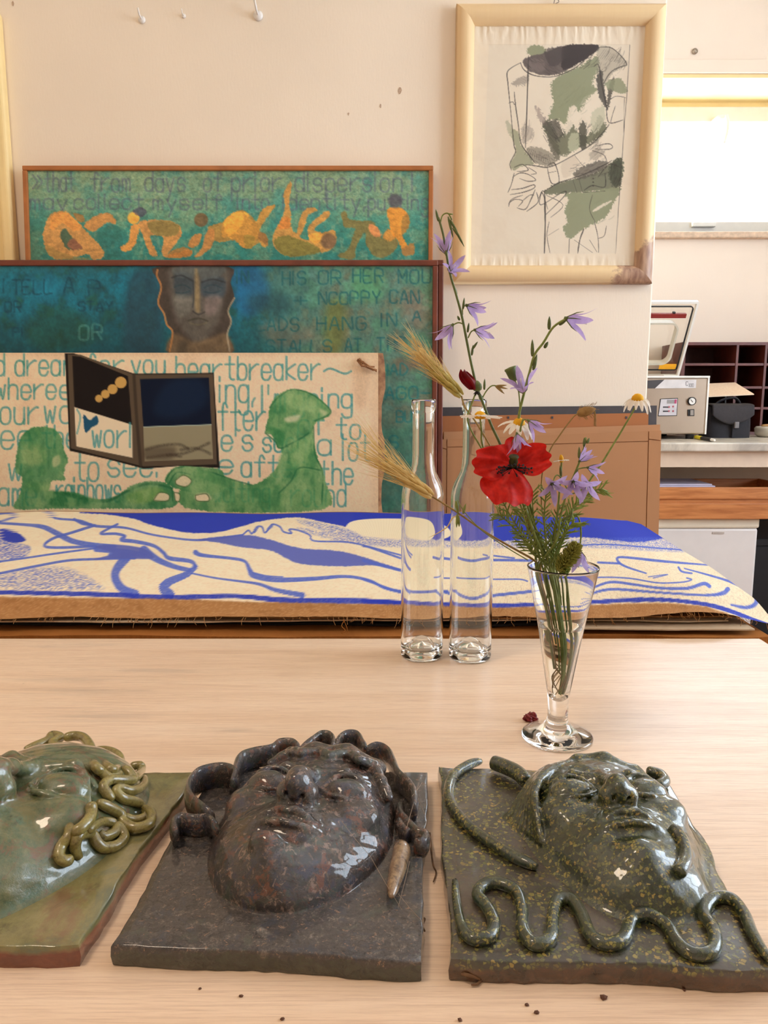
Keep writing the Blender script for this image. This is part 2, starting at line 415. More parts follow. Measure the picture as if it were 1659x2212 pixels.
FONT = {'a': '46 37 17 06 04 13 33 44,47 43', 'b': '09 03,06 17 37 46 44 33 13 04', 'c': '46 37 17 06 04 13 33 44', 'd': '49 43,46 37 17 06 04 13 33 44',
 'e': '05 45 46 37 17 06 04 13 33 44', 'f': '48 39 28 23,07 47', 'g': '46 37 17 06 04 13 33 44,47 41 30 10 01', 'h': '09 03,06 17 37 46 43', 'i': '07 03,08 09',
 'k': '09 03,47 05 43', 'l': '09 03', 'm': '07 03,06 17 26 23,26 37 46 43', 'n': '07 03,06 17 37 46 43', 'o': '17 06 04 13 33 44 46 37 17', 'p': '07 00,06 17 37 46 44 33 13 04',
 'r': '07 03,05 16 37 47', 's': '46 37 17 06 15 35 44 33 13 04', 't': '29 24 33 43,07 47', 'u': '07 04 13 33 44,47 43', 'v': '07 23 47', 'w': '07 13 26 33 47', 'y': '07 23,47 10',
 'A': '03 29 43,15 35', 'B': '03 09 39 48 46 06,46 44 33 03', 'C': '48 39 19 08 04 13 33 44', 'D': '03 09 29 47 45 23 03', 'E': '49 09 03 43,06 36', 'F': '49 09 03,06 36',
 'G': '48 39 19 08 04 13 33 44 46 26', 'H': '09 03,49 43,06 46', 'I': '09 03', 'K': '09 03,49 05 43', 'L': '09 03 43', 'M': '03 09 25 49 43', 'N': '03 09 43 49', 'O': '19 08 04 13 33 44 48 39 19',
 'P': '03 09 39 48 46 36 06', 'R': '03 09 39 48 46 36 06,26 43', 'S': '48 39 19 08 07 16 36 45 44 33 13 04', 'T': '09 49,29 23', 'U': '09 04 13 33 44 49', 'V': '09 23 49', 'Y': '09 26 49,26 23',
 '>': '08 26 04,28 46 24', ',': '14 03 02', '.': '03 04', "'": '09 07', '-': '06 46', '+': '06 46,28 24', '~': '06 17 35 46', '3': '08 29 47 26 44 23 04', '0': '19 08 04 13 33 44 48 39 19'}
def gmesh(name, P, mat, parent=None, smooth=True):
    ny, nx, _ = P.shape; V = P.reshape(-1, 3).astype(np.float32)
    if parent is not None: V = V-np.array(ORG.get(parent, Vector((0, 0, 0))), np.float32)
    me = bpy.data.meshes.new(name); me.vertices.add(len(V)); me.vertices.foreach_set('co', V.ravel())
    a = (np.arange(ny-1)[:, None]*nx+np.arange(nx-1)[None]).ravel(); q = np.stack([a, a+1, a+nx+1, a+nx], 1).astype(np.int32)
    me.loops.add(q.size); me.loops.foreach_set('vertex_index', q.ravel()); me.polygons.add(len(q))
    me.polygons.foreach_set('loop_start', np.arange(0, q.size, 4, dtype=np.int32))
    me.update(calc_edges=True)
    if smooth: me.polygons.foreach_set('use_smooth', np.ones(len(q), bool))
    me.materials.append(mat); o = bpy.data.objects.new(name, me); COL.objects.link(o)
    if parent is not None: o.parent = parent; ORG[o] = ORG.get(parent, Vector((0, 0, 0)))
    return o
def Zm(ox, oy, s): return lambda pts: [(ox+x/s, oy+y/s) for x, y in pts]
Z1 = Zm(0, 340, 2.9625); Z2 = Zm(480, 340, 3.318); Z3 = Zm(0, 740, 3.456); Z4 = Zm(420, 740, 3.072); Z5 = Zm(960, 0, 3.318)
ZA = Zm(0, 1070, 1.929); ZB = Zm(800, 1070, 1.931)
M_oil = paintmat('oil_paint_on_canvas', 0.5, 0.25, 2200, 0.35)
M_raw = paintmat('paint_on_raw_canvas', 0.8, 0.35, 2600, 0.15)
M_paper = paintmat('ink_on_paper', 0.75)
LEAN = math.atan(0.0742)
def leaning(name, label, cat, xa, xb, ztop, yf, group=None):
    """a panel standing on the floor and leaning back on the wall; built in its own upright frame, x from its left edge, z up along the panel"""
    X0, X1 = xa, xb; H = ztop/math.cos(LEAN)
    R = root(name, (X0, yf, 0), label, cat, group, rot=(-LEAN, 0, 0))
    M = Matrix.Translation((X0, yf, 0)) @ Matrix.Rotation(-LEAN, 4, 'X')
    return R, M, X1-X0, H
def lean_x(px, py, yf):
    d = ray(px, py); t = (yf+0.0742*CAMZ)/(d.y-0.0742*d.z); p = Vector((0, 0, CAMZ))+d*t; return p
def paintgrid(name, M, x0, x1, z0, z1, step, mat, parent, base, yoff=0.0):
    nx = max(2, int((x1-x0)/step)); nz = max(2, int((z1-z0)/step))
    xs = np.linspace(x0, x1, nx+1); zs = np.linspace(z1, z0, nz+1)
    gx, gz = np.meshgrid(xs, zs); P = np.stack([gx, np.full_like(gx, yoff), gz], 2)
    o = gmesh(name, P, mat, parent, False)
    R = np.array(M)[:3, :3]; t = np.array(M)[:3, 3]; Wp = P.reshape(-1, 3) @ R.T+t
    px, py = proj(Wp); return o, Paint(px, py, base), gx.ravel(), gz.ravel()  # artwork is painted at the vertices' image pixels, projected through the camera
M_honey = plain('honey_wood', (176, 108, 54), 0.45, 0.18, 25); M_redwood = plain('red_brown_wood', (112, 54, 36), 0.4, 0.3, 18)
def frame4(R, w, h, fw, d, mat, z0=0.0, prot=0.004):
    mk('frame_rail', box(0, w, -prot, d, h-fw, h, 0.002), mat, R); mk('frame_rail', box(0, w, -prot, d, z0, z0+fw, 0.002), mat, R)
    mk('frame_stile', box(0, fw, -prot, d, z0+fw, h-fw, 0.002), mat, R); mk('frame_stile', box(w-fw, w, -prot, d, z0+fw, h-fw, 0.002), mat, R)

# ---- painting with the row of tumbling figures
a = lean_x(49, 360, 1.660); b = lean_x(936, 357, 1.660)
R, M, Wd, H = leaning('framed_painting', 'long teal painting of tumbling orange nude figures in a honey wood frame', 'painting', a.x, b.x, (a.z+b.z)/2, 1.660)
frame4(R, Wd, H, 0.0105, 0.022, M_honey)
mk('backing_board', box(0.008, Wd-0.008, 0.004, 0.018, 0.008, H-0.008), M_darkwood, R)
o, p, lx, lz = paintgrid('canvas', M, 0.010, Wd-0.010, H-0.30, H-0.0095, 0.0019, M_oil, R, (72, 140, 122), 0.002)
v = sst(370, 560, p.y)
p.all(sst(0.75, 0.0, v)*0.8, (128, 150, 118)); p.all(sst(0.45, 1.0, v)*0.75, (38, 120, 112))
n1 = fbm(p.x/38, p.y/30, 1); n2 = fbm(p.x/9, p.y/14, 2); n3 = fbm(p.x/3, p.y/3, 3, 3)
p.all(sst(0.5, 0.75, n1)*0.5, (52, 130, 128)); p.all(sst(0.5, 0.3, n1)*0.4, (140, 158, 116)); p.all(sst(0.55, 0.75, n2)*0.4, (150, 165, 130)); p.all(sst(0.5, 0.3, n3)*0.25, (40, 90, 84))
p.all(sst(150, 60, p.x)*sst(420, 520, p.y)*0.4, (58, 92, 74))
tc = (84, 92, 108)
for wd, x0, x1 in (('>', 72, 91), ('that', 97, 160), ('from', 196, 281), ('days', 313, 399), ('of', 440, 478), ('prior', 501, 606), ('dispersion', 638, 868), ('I', 889, 893)):
    p.text(wd, x0, x1, 413, 372, 4.2, tc, 0.62)
for wd, x0, x1 in (('may', 66, 143), ('collect', 160, 310), ('myself', 331, 479), ('into', 513, 581), ('identity,', 611, 790), ('putting', 796, 925)):
    p.text(wd, x0, x1, 452, 420, 4.2, tc, 0.6)
ORc = (222, 150, 74); OL = (116, 112, 62); OR2 = (240, 168, 70); BR = (128, 92, 58)
def fig(pts, Z, c, a=0.92): p.poly(Z(pts), c, a, 1.4, True, 5.0)
fig([(620, 480), (760, 440), (780, 620), (640, 650)], Z1, (40, 100, 92), 0.5)
fig([(275, 520), (290, 430), (330, 360), (420, 345), (480, 400), (560, 480), (660, 590), (655, 640), (600, 655), (560, 620), (480, 640), (380, 655), (310, 620)], Z1, (200, 142, 78))
fig([(300, 560), (380, 600), (500, 640), (600, 650), (400, 655), (310, 620)], Z1, (150, 122, 66), 0.7); fig([(330, 380), (420, 350), (520, 440), (470, 470), (400, 420), (330, 470)], Z1, ORc, 0.8)
fig([(385, 490), (415, 455), (470, 520), (525, 575), (500, 590), (430, 585), (400, 540)], Z1, (62, 92, 74)); fig([(430, 560), (470, 520), (525, 578), (470, 592)], Z1, (140, 90, 66), 0.9)
fig([(540, 430), (600, 380), (690, 355), (740, 400), (735, 430), (690, 415), (640, 450), (590, 475), (550, 455)], Z1, (196, 136, 74)); fig([(470, 360), (530, 370), (540, 410), (500, 410)], Z1, (150, 112, 62))
fig([(885, 420), (960, 400), (1080, 405), (1150, 440), (1160, 500), (1120, 560), (1080, 620), (1210, 590), (1230, 620), (1180, 640), (1060, 640), (1035, 600), (1045, 520), (1000, 500), (960, 510), (1000, 600), (1005, 630), (960, 620), (920, 520)], Z1, (200, 140, 76))
fig([(960, 410), (1090, 410), (1150, 450), (1120, 500), (1000, 500), (950, 450)], Z1, OL, 0.7); fig([(1090, 600), (1180, 575), (1230, 610), (1180, 640), (1080, 640)], Z1, (170, 112, 52), 0.8)
fig([(840, 440), (890, 430), (880, 510), (850, 580), (800, 605), (770, 580), (820, 540), (830, 490)], Z1, ORc); p.dot(855/2.9625, 340+388/2.9625, 13, OR2, 0.95, 2); fig([(850, 345), (900, 320), (940, 350), (900, 380)], Z1, (74, 76, 92), 0.8)
fig([(1330, 450), (1430, 410), (1500, 350), (1570, 345), (1640, 420), (1659, 540), (1560, 580), (1500, 530), (1380, 540)], Z1, (168, 128, 62)); fig([(1420, 440), (1500, 355), (1590, 360), (1560, 450), (1480, 520)], Z1, OR2, 0.9)
p.dot(1287/2.9625, 340+400/2.9625, 15, (112, 92, 62), 0.95, 2)
fig([(1320, 480), (1370, 460), (1360, 560), (1300, 620), (1240, 640), (1290, 580)], Z1, (188, 130, 70)); fig([(1240, 500), (1290, 490), (1270, 560), (1220, 580), (1205, 550)], Z1, (190, 130, 68))
fig([(0, 480), (60, 410), (130, 388), (200, 440), (240, 460), (290, 370), (370, 340), (375, 360), (330, 420), (270, 520), (320, 560), (325, 630), (290, 640), (250, 580), (220, 640), (170, 655), (120, 620), (60, 570), (0, 570)], Z2, (190, 138, 62))
fig([(10, 470), (70, 405), (140, 392), (150, 470), (90, 540), (40, 560)], Z2, OR2, 0.9); fig([(160, 560), (230, 570), (220, 640), (170, 650)], Z2, (150, 128, 58), 0.8); fig([(270, 530), (320, 560), (325, 630), (260, 580)], Z2, BR, 0.6)
fig([(360, 590), (380, 520), (430, 430), (450, 330), (440, 260), (480, 180), (500, 190), (490, 260), (480, 330), (495, 420), (490, 490), (530, 540), (560, 430), (600, 370), (660, 360), (680, 385), (620, 410), (590, 500), (560, 570), (620, 590), (610, 520), (640, 470), (700, 420), (740, 385), (775, 400), (740, 450), (680, 490), (660, 520), (720, 540), (800, 520), (820, 590), (780, 660), (720, 680), (640, 690), (540, 712), (440, 700), (380, 650)], Z2, (194, 140, 70))
fig([(370, 600), (450, 560), (560, 590), (660, 630), (700, 680), (540, 710), (430, 695)], Z2, (118, 116, 56), 0.85); fig([(620, 560), (700, 540), (740, 580), (660, 620)], Z2, OR2, 0.8); p.dot(480+762/3.318, 340+600/3.318, 17, (118, 92, 66), 0.9, 3)
fig([(430, 440), (480, 430), (490, 500), (400, 510)], Z2, (206, 120, 50), 0.6)
fig([(855, 395), (885, 390), (910, 440), (1000, 455), (1080, 460), (1130, 540), (1150, 580), (1190, 510), (1250, 580), (1255, 640), (1200, 700), (1140, 720), (1070, 690), (1030, 620), (1020, 540), (960, 640), (950, 720), (900, 730), (835, 715), (840, 690), (890, 670), (930, 580), (950, 510), (880, 500), (860, 450)], Z2, (124, 112, 62))
fig([(1050, 480), (1100, 490), (1140, 560), (1100, 570), (1060, 540)], Z2, (214, 140, 84), 0.9); fig([(1150, 570), (1190, 515), (1240, 570), (1200, 600)], Z2, (206, 140, 60), 0.8)
fig([(1200, 470), (1180, 400), (1200, 360), (1270, 360), (1330, 400), (1340, 480), (1310, 540), (1290, 560), (1330, 640), (1290, 660), (1260, 600), (1210, 540)], Z2, (218, 140, 50)); fig([(1290, 440), (1335, 410), (1340, 490), (1290, 560)], Z2, (140, 110, 56), 0.7); fig([(1310, 640), (1370, 615), (1375, 690), (1310, 705), (1285, 670)], Z2, (168, 120, 62))
p.dot(480+1240/3.318, 340+312/3.318, 15, (78, 76, 84), 0.85, 4)
p.brush(0.22, 9, 6, 3)
p.apply(o, 1.35)
# ---- second framed painting, only its right edge and top line show behind the next one
a = lean_x(2, 563, 1.630); b = lean_x(958, 562, 1.630)
R, M, Wd, H = leaning('framed_painting', 'dark red brown framed canvas mostly hidden behind the teal head painting', 'painting', a.x-0.02, b.x, b.z, 1.630)
frame4(R, Wd, H, 0.012, 0.024, M_redwood); mk('canvas', box(0.01, Wd-0.01, 0.004, 0.018, 0.01, H-0.01), plain('dark_blue_paint', (40, 60, 80), 0.5), R)
# ---- teal painting with the head
a = lean_x(0, 566, 1.600); b = lean_x(946, 563, 1.600)
R, M, Wd, H = leaning('framed_painting', 'teal painting of a dark frontal head with capital lettering in a red brown frame', 'painting', a.x-0.10, b.x, b.z, 1.600)
frame4(R, Wd, H, 0.0115, 0.024, M_redwood)
mk('backing_board', box(0.008, Wd-0.008, 0.004, 0.018, 0.008, H-0.008), M_darkwood, R)
o, p, lx, lz = paintgrid('canvas', M, 0.010, Wd-0.010, 0.70, H-0.0105, 0.0021, M_oil, R, (52, 110, 108), 0.002)
n1 = fbm(p.x/70, p.y/55, 11); n2 = fbm(p.x/22, p.y/26, 12); n3 = fbm(p.x/4, p.y/4, 13, 3)
xr = sst(480, 760, p.x)
p.all(1-xr, (14, 92, 112)); p.all(sst(0.42, 0.7, n1)*(1-xr)*0.8, (20, 84, 96)); p.all(sst(0.55, 0.35, n2)*(1-xr)*0.55, (16, 118, 140)); p.all(sst(0.5, 0.75, n2)*(1-xr)*0.6, (26, 84, 66))
p.all(sst(650, 750, p.y)*(1-xr)*0.6, (14, 66, 70)); p.all(sst(600, 572, p.y)*(1-xr)*0.5, (50, 100, 104))
p.all(xr*0.8, (92, 122, 104)); p.all(xr*sst(0.5, 0.7, n1)*0.6, (122, 128, 100)); p.all(xr*sst(0.5, 0.35, n2)*0.5, (78, 140, 106)); p.all(xr*sst(0.55, 0.72, n2)*0.5, (116, 110, 84)); p.all(sst(0.5, 0.3, n3)*0.2, (30, 60, 60))
p.all(sst(860, 960, p.y)*0.5*xr, (48, 110, 96))
for q, c, aa in (([(505, 580), (560, 575), (580, 650), (520, 680)], (24, 92, 140), 0.7), ([(600, 600), (650, 590), (640, 660), (590, 660)], (60, 110, 104), 0.5), ([(770, 580), (830, 590), (815, 650), (765, 640)], (84, 150, 104), 0.6),
                 ([(705, 660), (745, 655), (740, 755), (705, 760)], (104, 104, 52), 0.75), ([(560, 705), (640, 690), (680, 730), (600, 750)], (122, 110, 92), 0.5), ([(540, 640), (610, 630), (620, 670), (545, 672)], (30, 66, 72), 0.6),
                 ([(870, 640), (915, 640), (910, 700), (880, 700)], (140, 110, 100), 0.35), ([(860, 780), (900, 775), (905, 795), (870, 800)], (116, 78, 60), 0.6), ([(60, 700), (130, 660), (200, 700), (180, 750), (80, 750)], (30, 70, 50), 0.45), ([(60, 610), (110, 590), (150, 620), (90, 650)], (20, 120, 150), 0.6), ([(280, 600), (345, 600), (345, 760), (270, 760)], (30, 66, 80), 0.8)):
    p.poly(q, c, aa, 14)
# the head
p.poly(Z1([(1005, 700), (1010, 780), (1030, 840), (1015, 930), (1060, 1010), (1075, 1080), (1105, 1120), (1085, 1260), (1475, 1260), (1455, 1130), (1478, 1050), (1462, 980), (1500, 900), (1475, 800), (1465, 700)]), (66, 54, 46), 0.95, 1.5)
p.poly(Z1([(1100, 700), (1440, 700), (1435, 900), (1400, 1050), (1330, 1160), (1250, 1190), (1180, 1120), (1110, 1000), (1090, 860)]), (92, 88, 80), 0.85, 8)
p.poly(Z1([(1120, 740), (1230, 760), (1230, 880), (1130, 890)]), (52, 66, 74), 0.8, 5); p.poly(Z1([(1295, 780), (1430, 770), (1430, 890), (1300, 890)]), (54, 70, 80), 0.8, 5)
p.poly(Z1([(1120, 880), (1230, 900), (1210, 1000), (1140, 1010)]), (112, 112, 104), 0.7, 6); p.poly(Z1([(1310, 900), (1410, 890), (1390, 1000), (1320, 1010)]), (120, 108, 104), 0.7, 6)
p.poly(Z1([(1130, 700), (1430, 700), (1400, 770), (1300, 790), (1265, 740), (1220, 770), (1120, 760)]), (84, 94, 94), 0.7, 4)
p.stroke(Z1([(1255, 720), (1262, 820), (1260, 900), (1265, 980)]), [6, 10, 12, 10], (138, 120, 84), 0.8, 4); p.stroke(Z1([(1235, 790), (1240, 900), (1232, 960)]), 3, (44, 50, 54), 0.7, 2)
for q in ([(1100, 770), (1160, 755), (1230, 790)], [(1290, 800), (1360, 780), (1440, 800)]): p.stroke(Z1(q), 3.5, (40, 42, 46), 0.7, 1.5)
for q in ([(1115, 830), (1170, 815), (1220, 840)], [(1305, 835), (1360, 815), (1420, 835)], [(1125, 865), (1170, 870), (1215, 855)], [(1310, 860), (1360, 868), (1410, 855)]): p.stroke(Z1(q), 2.2, (34, 60, 68), 0.8, 1)
p.stroke(Z1([(1235, 985), (1270, 1005), (1310, 990)]), 3, (48, 48, 46), 0.8, 1.5); p.stroke(Z1([(1205, 1045), (1270, 1030), (1330, 1048)]), 3, (56, 56, 44), 0.8, 1.5); p.stroke(Z1([(1215, 1060), (1270, 1072), (1320, 1058)]), 3, (112, 104, 76), 0.6, 2)
p.poly(Z1([(1110, 1130), (1240, 1180), (1360, 1150), (1450, 1130), (1475, 1260), (1085, 1260)]), (112, 92, 66), 0.85, 6); p.poly(Z1([(1150, 1180), (1200, 1190), (1180, 1260), (1130, 1260)]), (60, 54, 44), 0.6, 6)
p.stroke(Z1([(1008, 720), (1005, 760), (1032, 830), (1012, 930), (1050, 1000), (1068, 1070), (1105, 1120), (1085, 1240)]), 4.2, (168, 116, 66), 0.9, 1); p.stroke(Z1([(1500, 900), (1460, 980), (1480, 1050), (1455, 1130), (1470, 1240)]), 4, (150, 136, 112), 0.85, 1)
dt = (24, 88, 92)
def t2(wd, x0, x1, base, cap, Z, c=dt, a=0.75, w=4):
    (u0, v0), (u1, v1) = Z([(x0, base), (x1, cap)]); p.text(wd, u0, u1, v0, v1, w, c, a)
for q in (('IN', 105, 185, 900, 815), ('HIS', 430, 600, 910, 820), ('OR', 690, 850, 910, 815), ('HER', 940, 1150, 895, 800), ('MOU', 1265, 1490, 900, 805), ('+', 520, 610, 1065, 985), ('NCOPPY', 690, 1130, 1050, 965), ('CAN', 1200, 1410, 1045, 955), ('HEADS', 165, 545, 1240, 1150), ('HANG', 680, 1025, 1235, 1145), ('IN', 1140, 1245, 1210, 1120), ('A', 1365, 1420, 1165, 1100),
          ('T', 140, 205, 1395, 1310), ('STALLS', 315, 780, 1395, 1310), ('AT', 880, 995, 1390, 1300), ('THE', 1110, 1310, 1385, 1295)): t2(*q, Z2)
for q in (('HAD', 1235, 1410, 215, 145), ('AGO-', 1265, 1560, 375, 295), ('BUT', 1340, 1500, 525, 455), ('S', 1295, 1350, 700, 620)): t2(*q, Z4, (28, 108, 108))
for q in (('I', 20, 26, 870, 780), ('TELL', 80, 330, 870, 785), ('A', 405, 470, 870, 770), ('P', 570, 640, 880, 790), ('OR', 30, 130, 990, 925), ('STAY', 500, 720, 980, 925), ('PI', 85, 150, 1140, 1090)): t2(*q, Z1, (10, 62, 78), 0.65)
t2('OR', 510, 650, 1165, 1075, Z1, (84, 142, 134), 0.55, 5)
p.brush(0.22, 14, 18, 5)
p.apply(o, 1.35)
# ---- unframed lyric canvas
a = lean_x(0, 763, 1.505); b = lean_x(817, 762, 1.505)
R, M, Wd, H = leaning('stretched_canvas', 'cream canvas with teal handwriting, two green figures and an open mirror case', 'painting', a.x-0.12, b.x, b.z, 1.505)
nb = NT('raw_canvas_edge'); vv = nb.coord('Object'); nb.set(Base_Color=nb.ramp(nb.noise(vv, 60, 5), [(0.3, (120, 76, 48)), (0.7, (176, 128, 86))]), Roughness=0.9); nb.bump(nb.noise(vv, 400, 3), 0.5, 0.002)
M_rawedge = nb.m
mk('stretcher_bar', join(box(0.0, 0.04, 0.004, 0.024, 0, H-0.002), box(Wd-0.04, Wd-0.002, 0.004, 0.024, 0, H-0.002), box(0.04, Wd-0.04, 0.004, 0.024, H-0.042, H-0.002), box(0.04, Wd-0.04, 0.004, 0.024, 0, 0.04)), M_honey, R)
zz = np.linspace(0.02, H, 60); fr = [(Wd-0.0005+0.010+0.004*math.sin(k*0.7)+0.003*random.random(), 0.003+0.006*random.random(), z) for k, z in enumerate(zz)]
mk('canvas_fold', ([(Wd-0.002, 0.001, z) for z in zz]+fr+[(Wd-0.002, 0.022, z) for z in zz], [(i+o_, i+1+o_, i+61+o_, i+60+o_) for o_ in (0, 60) for i in range(59)]), M_rawedge, R, smooth=True)
knots = [tube([(Wd-0.045+0.01*random.random(), -0.004, H-0.012-0.012*random.random()), (Wd-0.035+0.014*random.random(), -0.012, H-0.02-0.01*random.random()), (Wd-0.02+0.02*random.random(), -0.006, H-0.028-0.012*random.random())], 0.0016, 5) for _ in range(9)]
mk('twine_knot', join(*knots), M_rawedge, R)
o, p, lx, lz = paintgrid('painted_canvas', M, 0.0, Wd, 0.66, H, 0.0018, M_raw, R, (226, 200, 166))
n1 = fbm(p.x/60, p.y/60, 21); n2 = fbm(p.x/7, p.y/7, 22); p.all(sst(0.5, 0.75, n1)*0.35, (202, 172, 136)); p.all(sst(0.55, 0.35, n2)*0.18, (236, 216, 186)); p.all(sst(775, 763, p.y)*0.35, (196, 164, 126)); p.all(sst(790, 817, p.x)*0.4, (204, 172, 134))
p.poly([(770, 770), (800, 790), (785, 880), (765, 860)], (196, 164, 128), 0.5, 10)
tl = (74, 148, 148)
def t3(wd, x0, x1, base, cap, Z, w=4.6, c=tl, a=0.85):
    (u0, v0), (u1, v1) = Z([(x0, base), (x1, cap)]); p.text(wd, u0, u1, v0, v1, w, c, a, 0.4, 0.25)
for q in (('d', -45, 30, 245, 85), ('dream', 115, 540, 245, 85), ('for', 640, 920, 240, 85), ('you', 985, 1230, 235, 85), ('where', -30, 415, 420, 265), ('e', 450, 525, 420, 270), ('our', 5, 285, 605, 425), ('way', 335, 640, 600, 420), ('ee', 12, 225, 790, 600), ('the', 320, 560, 785, 620), ('to', 560, 735, 1030, 830), ('see.', 805, 1190, 1000, 820), ('w', 65, 160, 1030, 850), ('ame', -10, 270, 1215, 1030), ('rainbows', 420, 900, 1185, 1010)): t3(*q, Z3)
for q in (('heartbreaker', -120, 830, 245, 95), ('~', 860, 1040, 240, 140), ('ing,', 165, 400, 395, 230), ("I'm", 447, 600, 460, 285), ('going', 660, 1045, 430, 300), ('fter', 160, 470, 580, 400), ('of', 690, 860, 610, 470), ('to', 945, 1100, 640, 500), ("e's", 180, 385, 715, 570), ('such', 455, 740, 725, 590), ('a', 820, 905, 745, 600), ('lot', 985, 1160, 780, 610), ('e', 165, 250, 870, 740), ('after', 315, 730, 890, 750), ('the', 835, 1050, 940, 790), ('waiting', 130, 500, 1055, 930), ('round', 640, 1005, 1085, 930)): t3(*q, Z4)
G1 = (58, 128, 78); G2 = (96, 152, 92); G3 = (36, 96, 60)
p.poly(Z3([(115, 960), (120, 850), (150, 720), (210, 650), (300, 625), (400, 645), (455, 700), (475, 790), (510, 880), (490, 920), (475, 980), (480, 1030), (390, 1030), (370, 1090), (380, 1110), (560, 1120), (700, 1170), (850, 1160), (960, 1080), (1080, 1040), (1200, 1040), (1280, 1080), (1290, 1230), (800, 1240), (400, 1240), (110, 1240), (150, 1130), (165, 1010)]), G1, 0.78, 1.5, True, 5)
p.poly(Z3([(160, 800), (220, 760), (330, 780), (340, 880), (250, 920), (170, 900)]), (150, 172, 112), 0.6, 8); p.poly(Z3([(390, 870), (440, 840), (450, 900), (400, 930)]), (206, 200, 150), 0.6, 3); p.poly(Z3([(200, 1040), (360, 1050), (360, 1100), (220, 1110)]), (120, 160, 98), 0.5, 8)
p.stroke(Z3([(480, 1130), (650, 1170), (800, 1180), (950, 1110), (1080, 1060), (1200, 1065), (1285, 1090)]), [10, 6, 8, 5, 5, 5, 5], G3, 0.7, 2); p.poly(Z3([(350, 1110), (560, 1125), (720, 1190), (400, 1225)]), (34, 104, 58), 0.6, 5); p.poly(Z3([(960, 1130), (1150, 1080), (1250, 1120), (1180, 1180), (980, 1200)]), (120, 160, 80), 0.6, 5)
p.poly(Z4([(-15, 860), (60, 845), (120, 862), (260, 912), (380, 945), (500, 880), (560, 800), (580, 720), (545, 690), (540, 650), (510, 615), (470, 600), (475, 560), (490, 500), (500, 430), (540, 360), (640, 310), (760, 330), (850, 390), (905, 465), (870, 500), (800, 540), (790, 620), (810, 740), (850, 850), (865, 920), (845, 1110), (-60, 1100)]), (84, 144, 84), 0.8, 1.5, True, 5)
p.poly(Z3([(1230, 1025), (1290, 940), (1400, 912), (1500, 928), (1659, 960), (1659, 1110), (1500, 1120), (1400, 1110), (1290, 1080)]), (84, 140, 86), 0.85, 1.5, True, 4)
for q, c, aa in (([(620, 350), (720, 340), (800, 400), (780, 460), (640, 430)], (150, 180, 120), 0.6), ([(600, 500), (700, 480), (680, 520), (620, 530)], (214, 204, 168), 0.7), ([(830, 440), (890, 465), (850, 490)], (206, 204, 156), 0.7), ([(500, 560), (600, 600), (580, 690), (520, 620)], (52, 124, 70), 0.6), ([(640, 700), (780, 640), (790, 820), (660, 850)], (124, 168, 104), 0.5), ([(560, 760), (620, 720), (600, 860), (540, 940)], (150, 180, 124), 0.6), ([(0, 900), (120, 930), (240, 980), (0, 1010)], (140, 176, 116), 0.5), ([(10, 1010), (80, 1000), (110, 1040), (20, 1050)], (220, 206, 170), 0.8), ([(700, 560), (760, 520), (780, 600), (720, 620)], (60, 120, 76), 0.5)):
    p.poly(Z4(q), c, aa, 4)
for q in ([(500, 430), (560, 360), (650, 312), (760, 335), (850, 395), (905, 465), (800, 520)], [(600, 690), (700, 640), (760, 600)], [(850, 850), (700, 830), (640, 920), (560, 1000)], [(120, 862), (260, 912), (380, 945)], [(790, 560), (800, 740), (850, 860), (845, 1060)], [(470, 600), (540, 660), (560, 700), (620, 690)]): p.stroke(Z4(q), 3, G3, 0.7, 1.5)
for q in ([(1310, 1030), (1370, 990), (1430, 1030), (1390, 1075), (1320, 1060)], [(1145, 1180), (1190, 1120), (1260, 1135), (1250, 1180)], [(1300, 1120), (1340, 1130), (1340, 1180), (1310, 1180)], [(1460, 1140), (1540, 1130), (1560, 1180), (1470, 1180)]):
    p.poly(Z3(q), (222, 204, 168), 0.9, 1.5); p.stroke(Z3(q+[q[0]]), 2.2, (72, 92, 52), 0.8, 1)
for q in ([(1235, 1030), (1300, 945), (1420, 920)], [(1260, 1055), (1320, 970), (1420, 985)], [(1285, 1080), (1290, 1180)]): p.stroke(Z3(q), 2.6, G3, 0.8, 1)
p.brush(0.0, 9, 9)
gm = sst(15, 50, p.c[:, 1]-0.5*(p.c[:, 0]+p.c[:, 2])); gn = fbm(p.x/26, p.y/34, 71); gn2 = fbm(p.x/7, p.y/16, 72)
p.all(gm*sst(0.5, 0.75, gn)*0.5, (44, 112, 66)); p.all(gm*sst(0.5, 0.28, gn)*0.5, (158, 188, 128)); p.all(gm*sst(0.55, 0.75, gn2)*0.25, (120, 164, 100)); p.all(gm*sst(0.46, 0.28, gn2)*0.2, (36, 98, 60))
p.brush(0.07, 3, 3, 4)
DK = (52, 42, 34)
p.poly(Z3([(483, 80), (545, 78), (760, 150), (1000, 232), (1300, 230), (1595, 225), (1640, 937), (1360, 920), (1075, 942), (800, 870), (520, 808), (500, 400)]), (34, 28, 24), 1, 1, False)
p.poly(Z3([(505, 88), (600, 90), (1000, 240), (1590, 235), (1620, 910), (1070, 925), (530, 790)]), (88, 74, 58), 1, 1, False)
p.poly(Z3([(540, 100), (600, 105), (955, 250), (985, 612), (555, 480)]), (28, 22, 20), 1, 1, False); p.poly(Z3([(555, 482), (985, 614), (990, 860), (570, 775)]), (222, 204, 172), 1, 1, False)
t3('worl', 690, 985, 780, 600, Z3); p.poly(Z3([(625, 535), (670, 580), (720, 545), (735, 600), (690, 630), (640, 672), (625, 600)]), (24, 74, 104), 0.95, 1.2, True, 3)
p.stroke(Z3([(575, 500), (600, 560), (575, 680)]), 4, (96, 156, 152), 0.7)
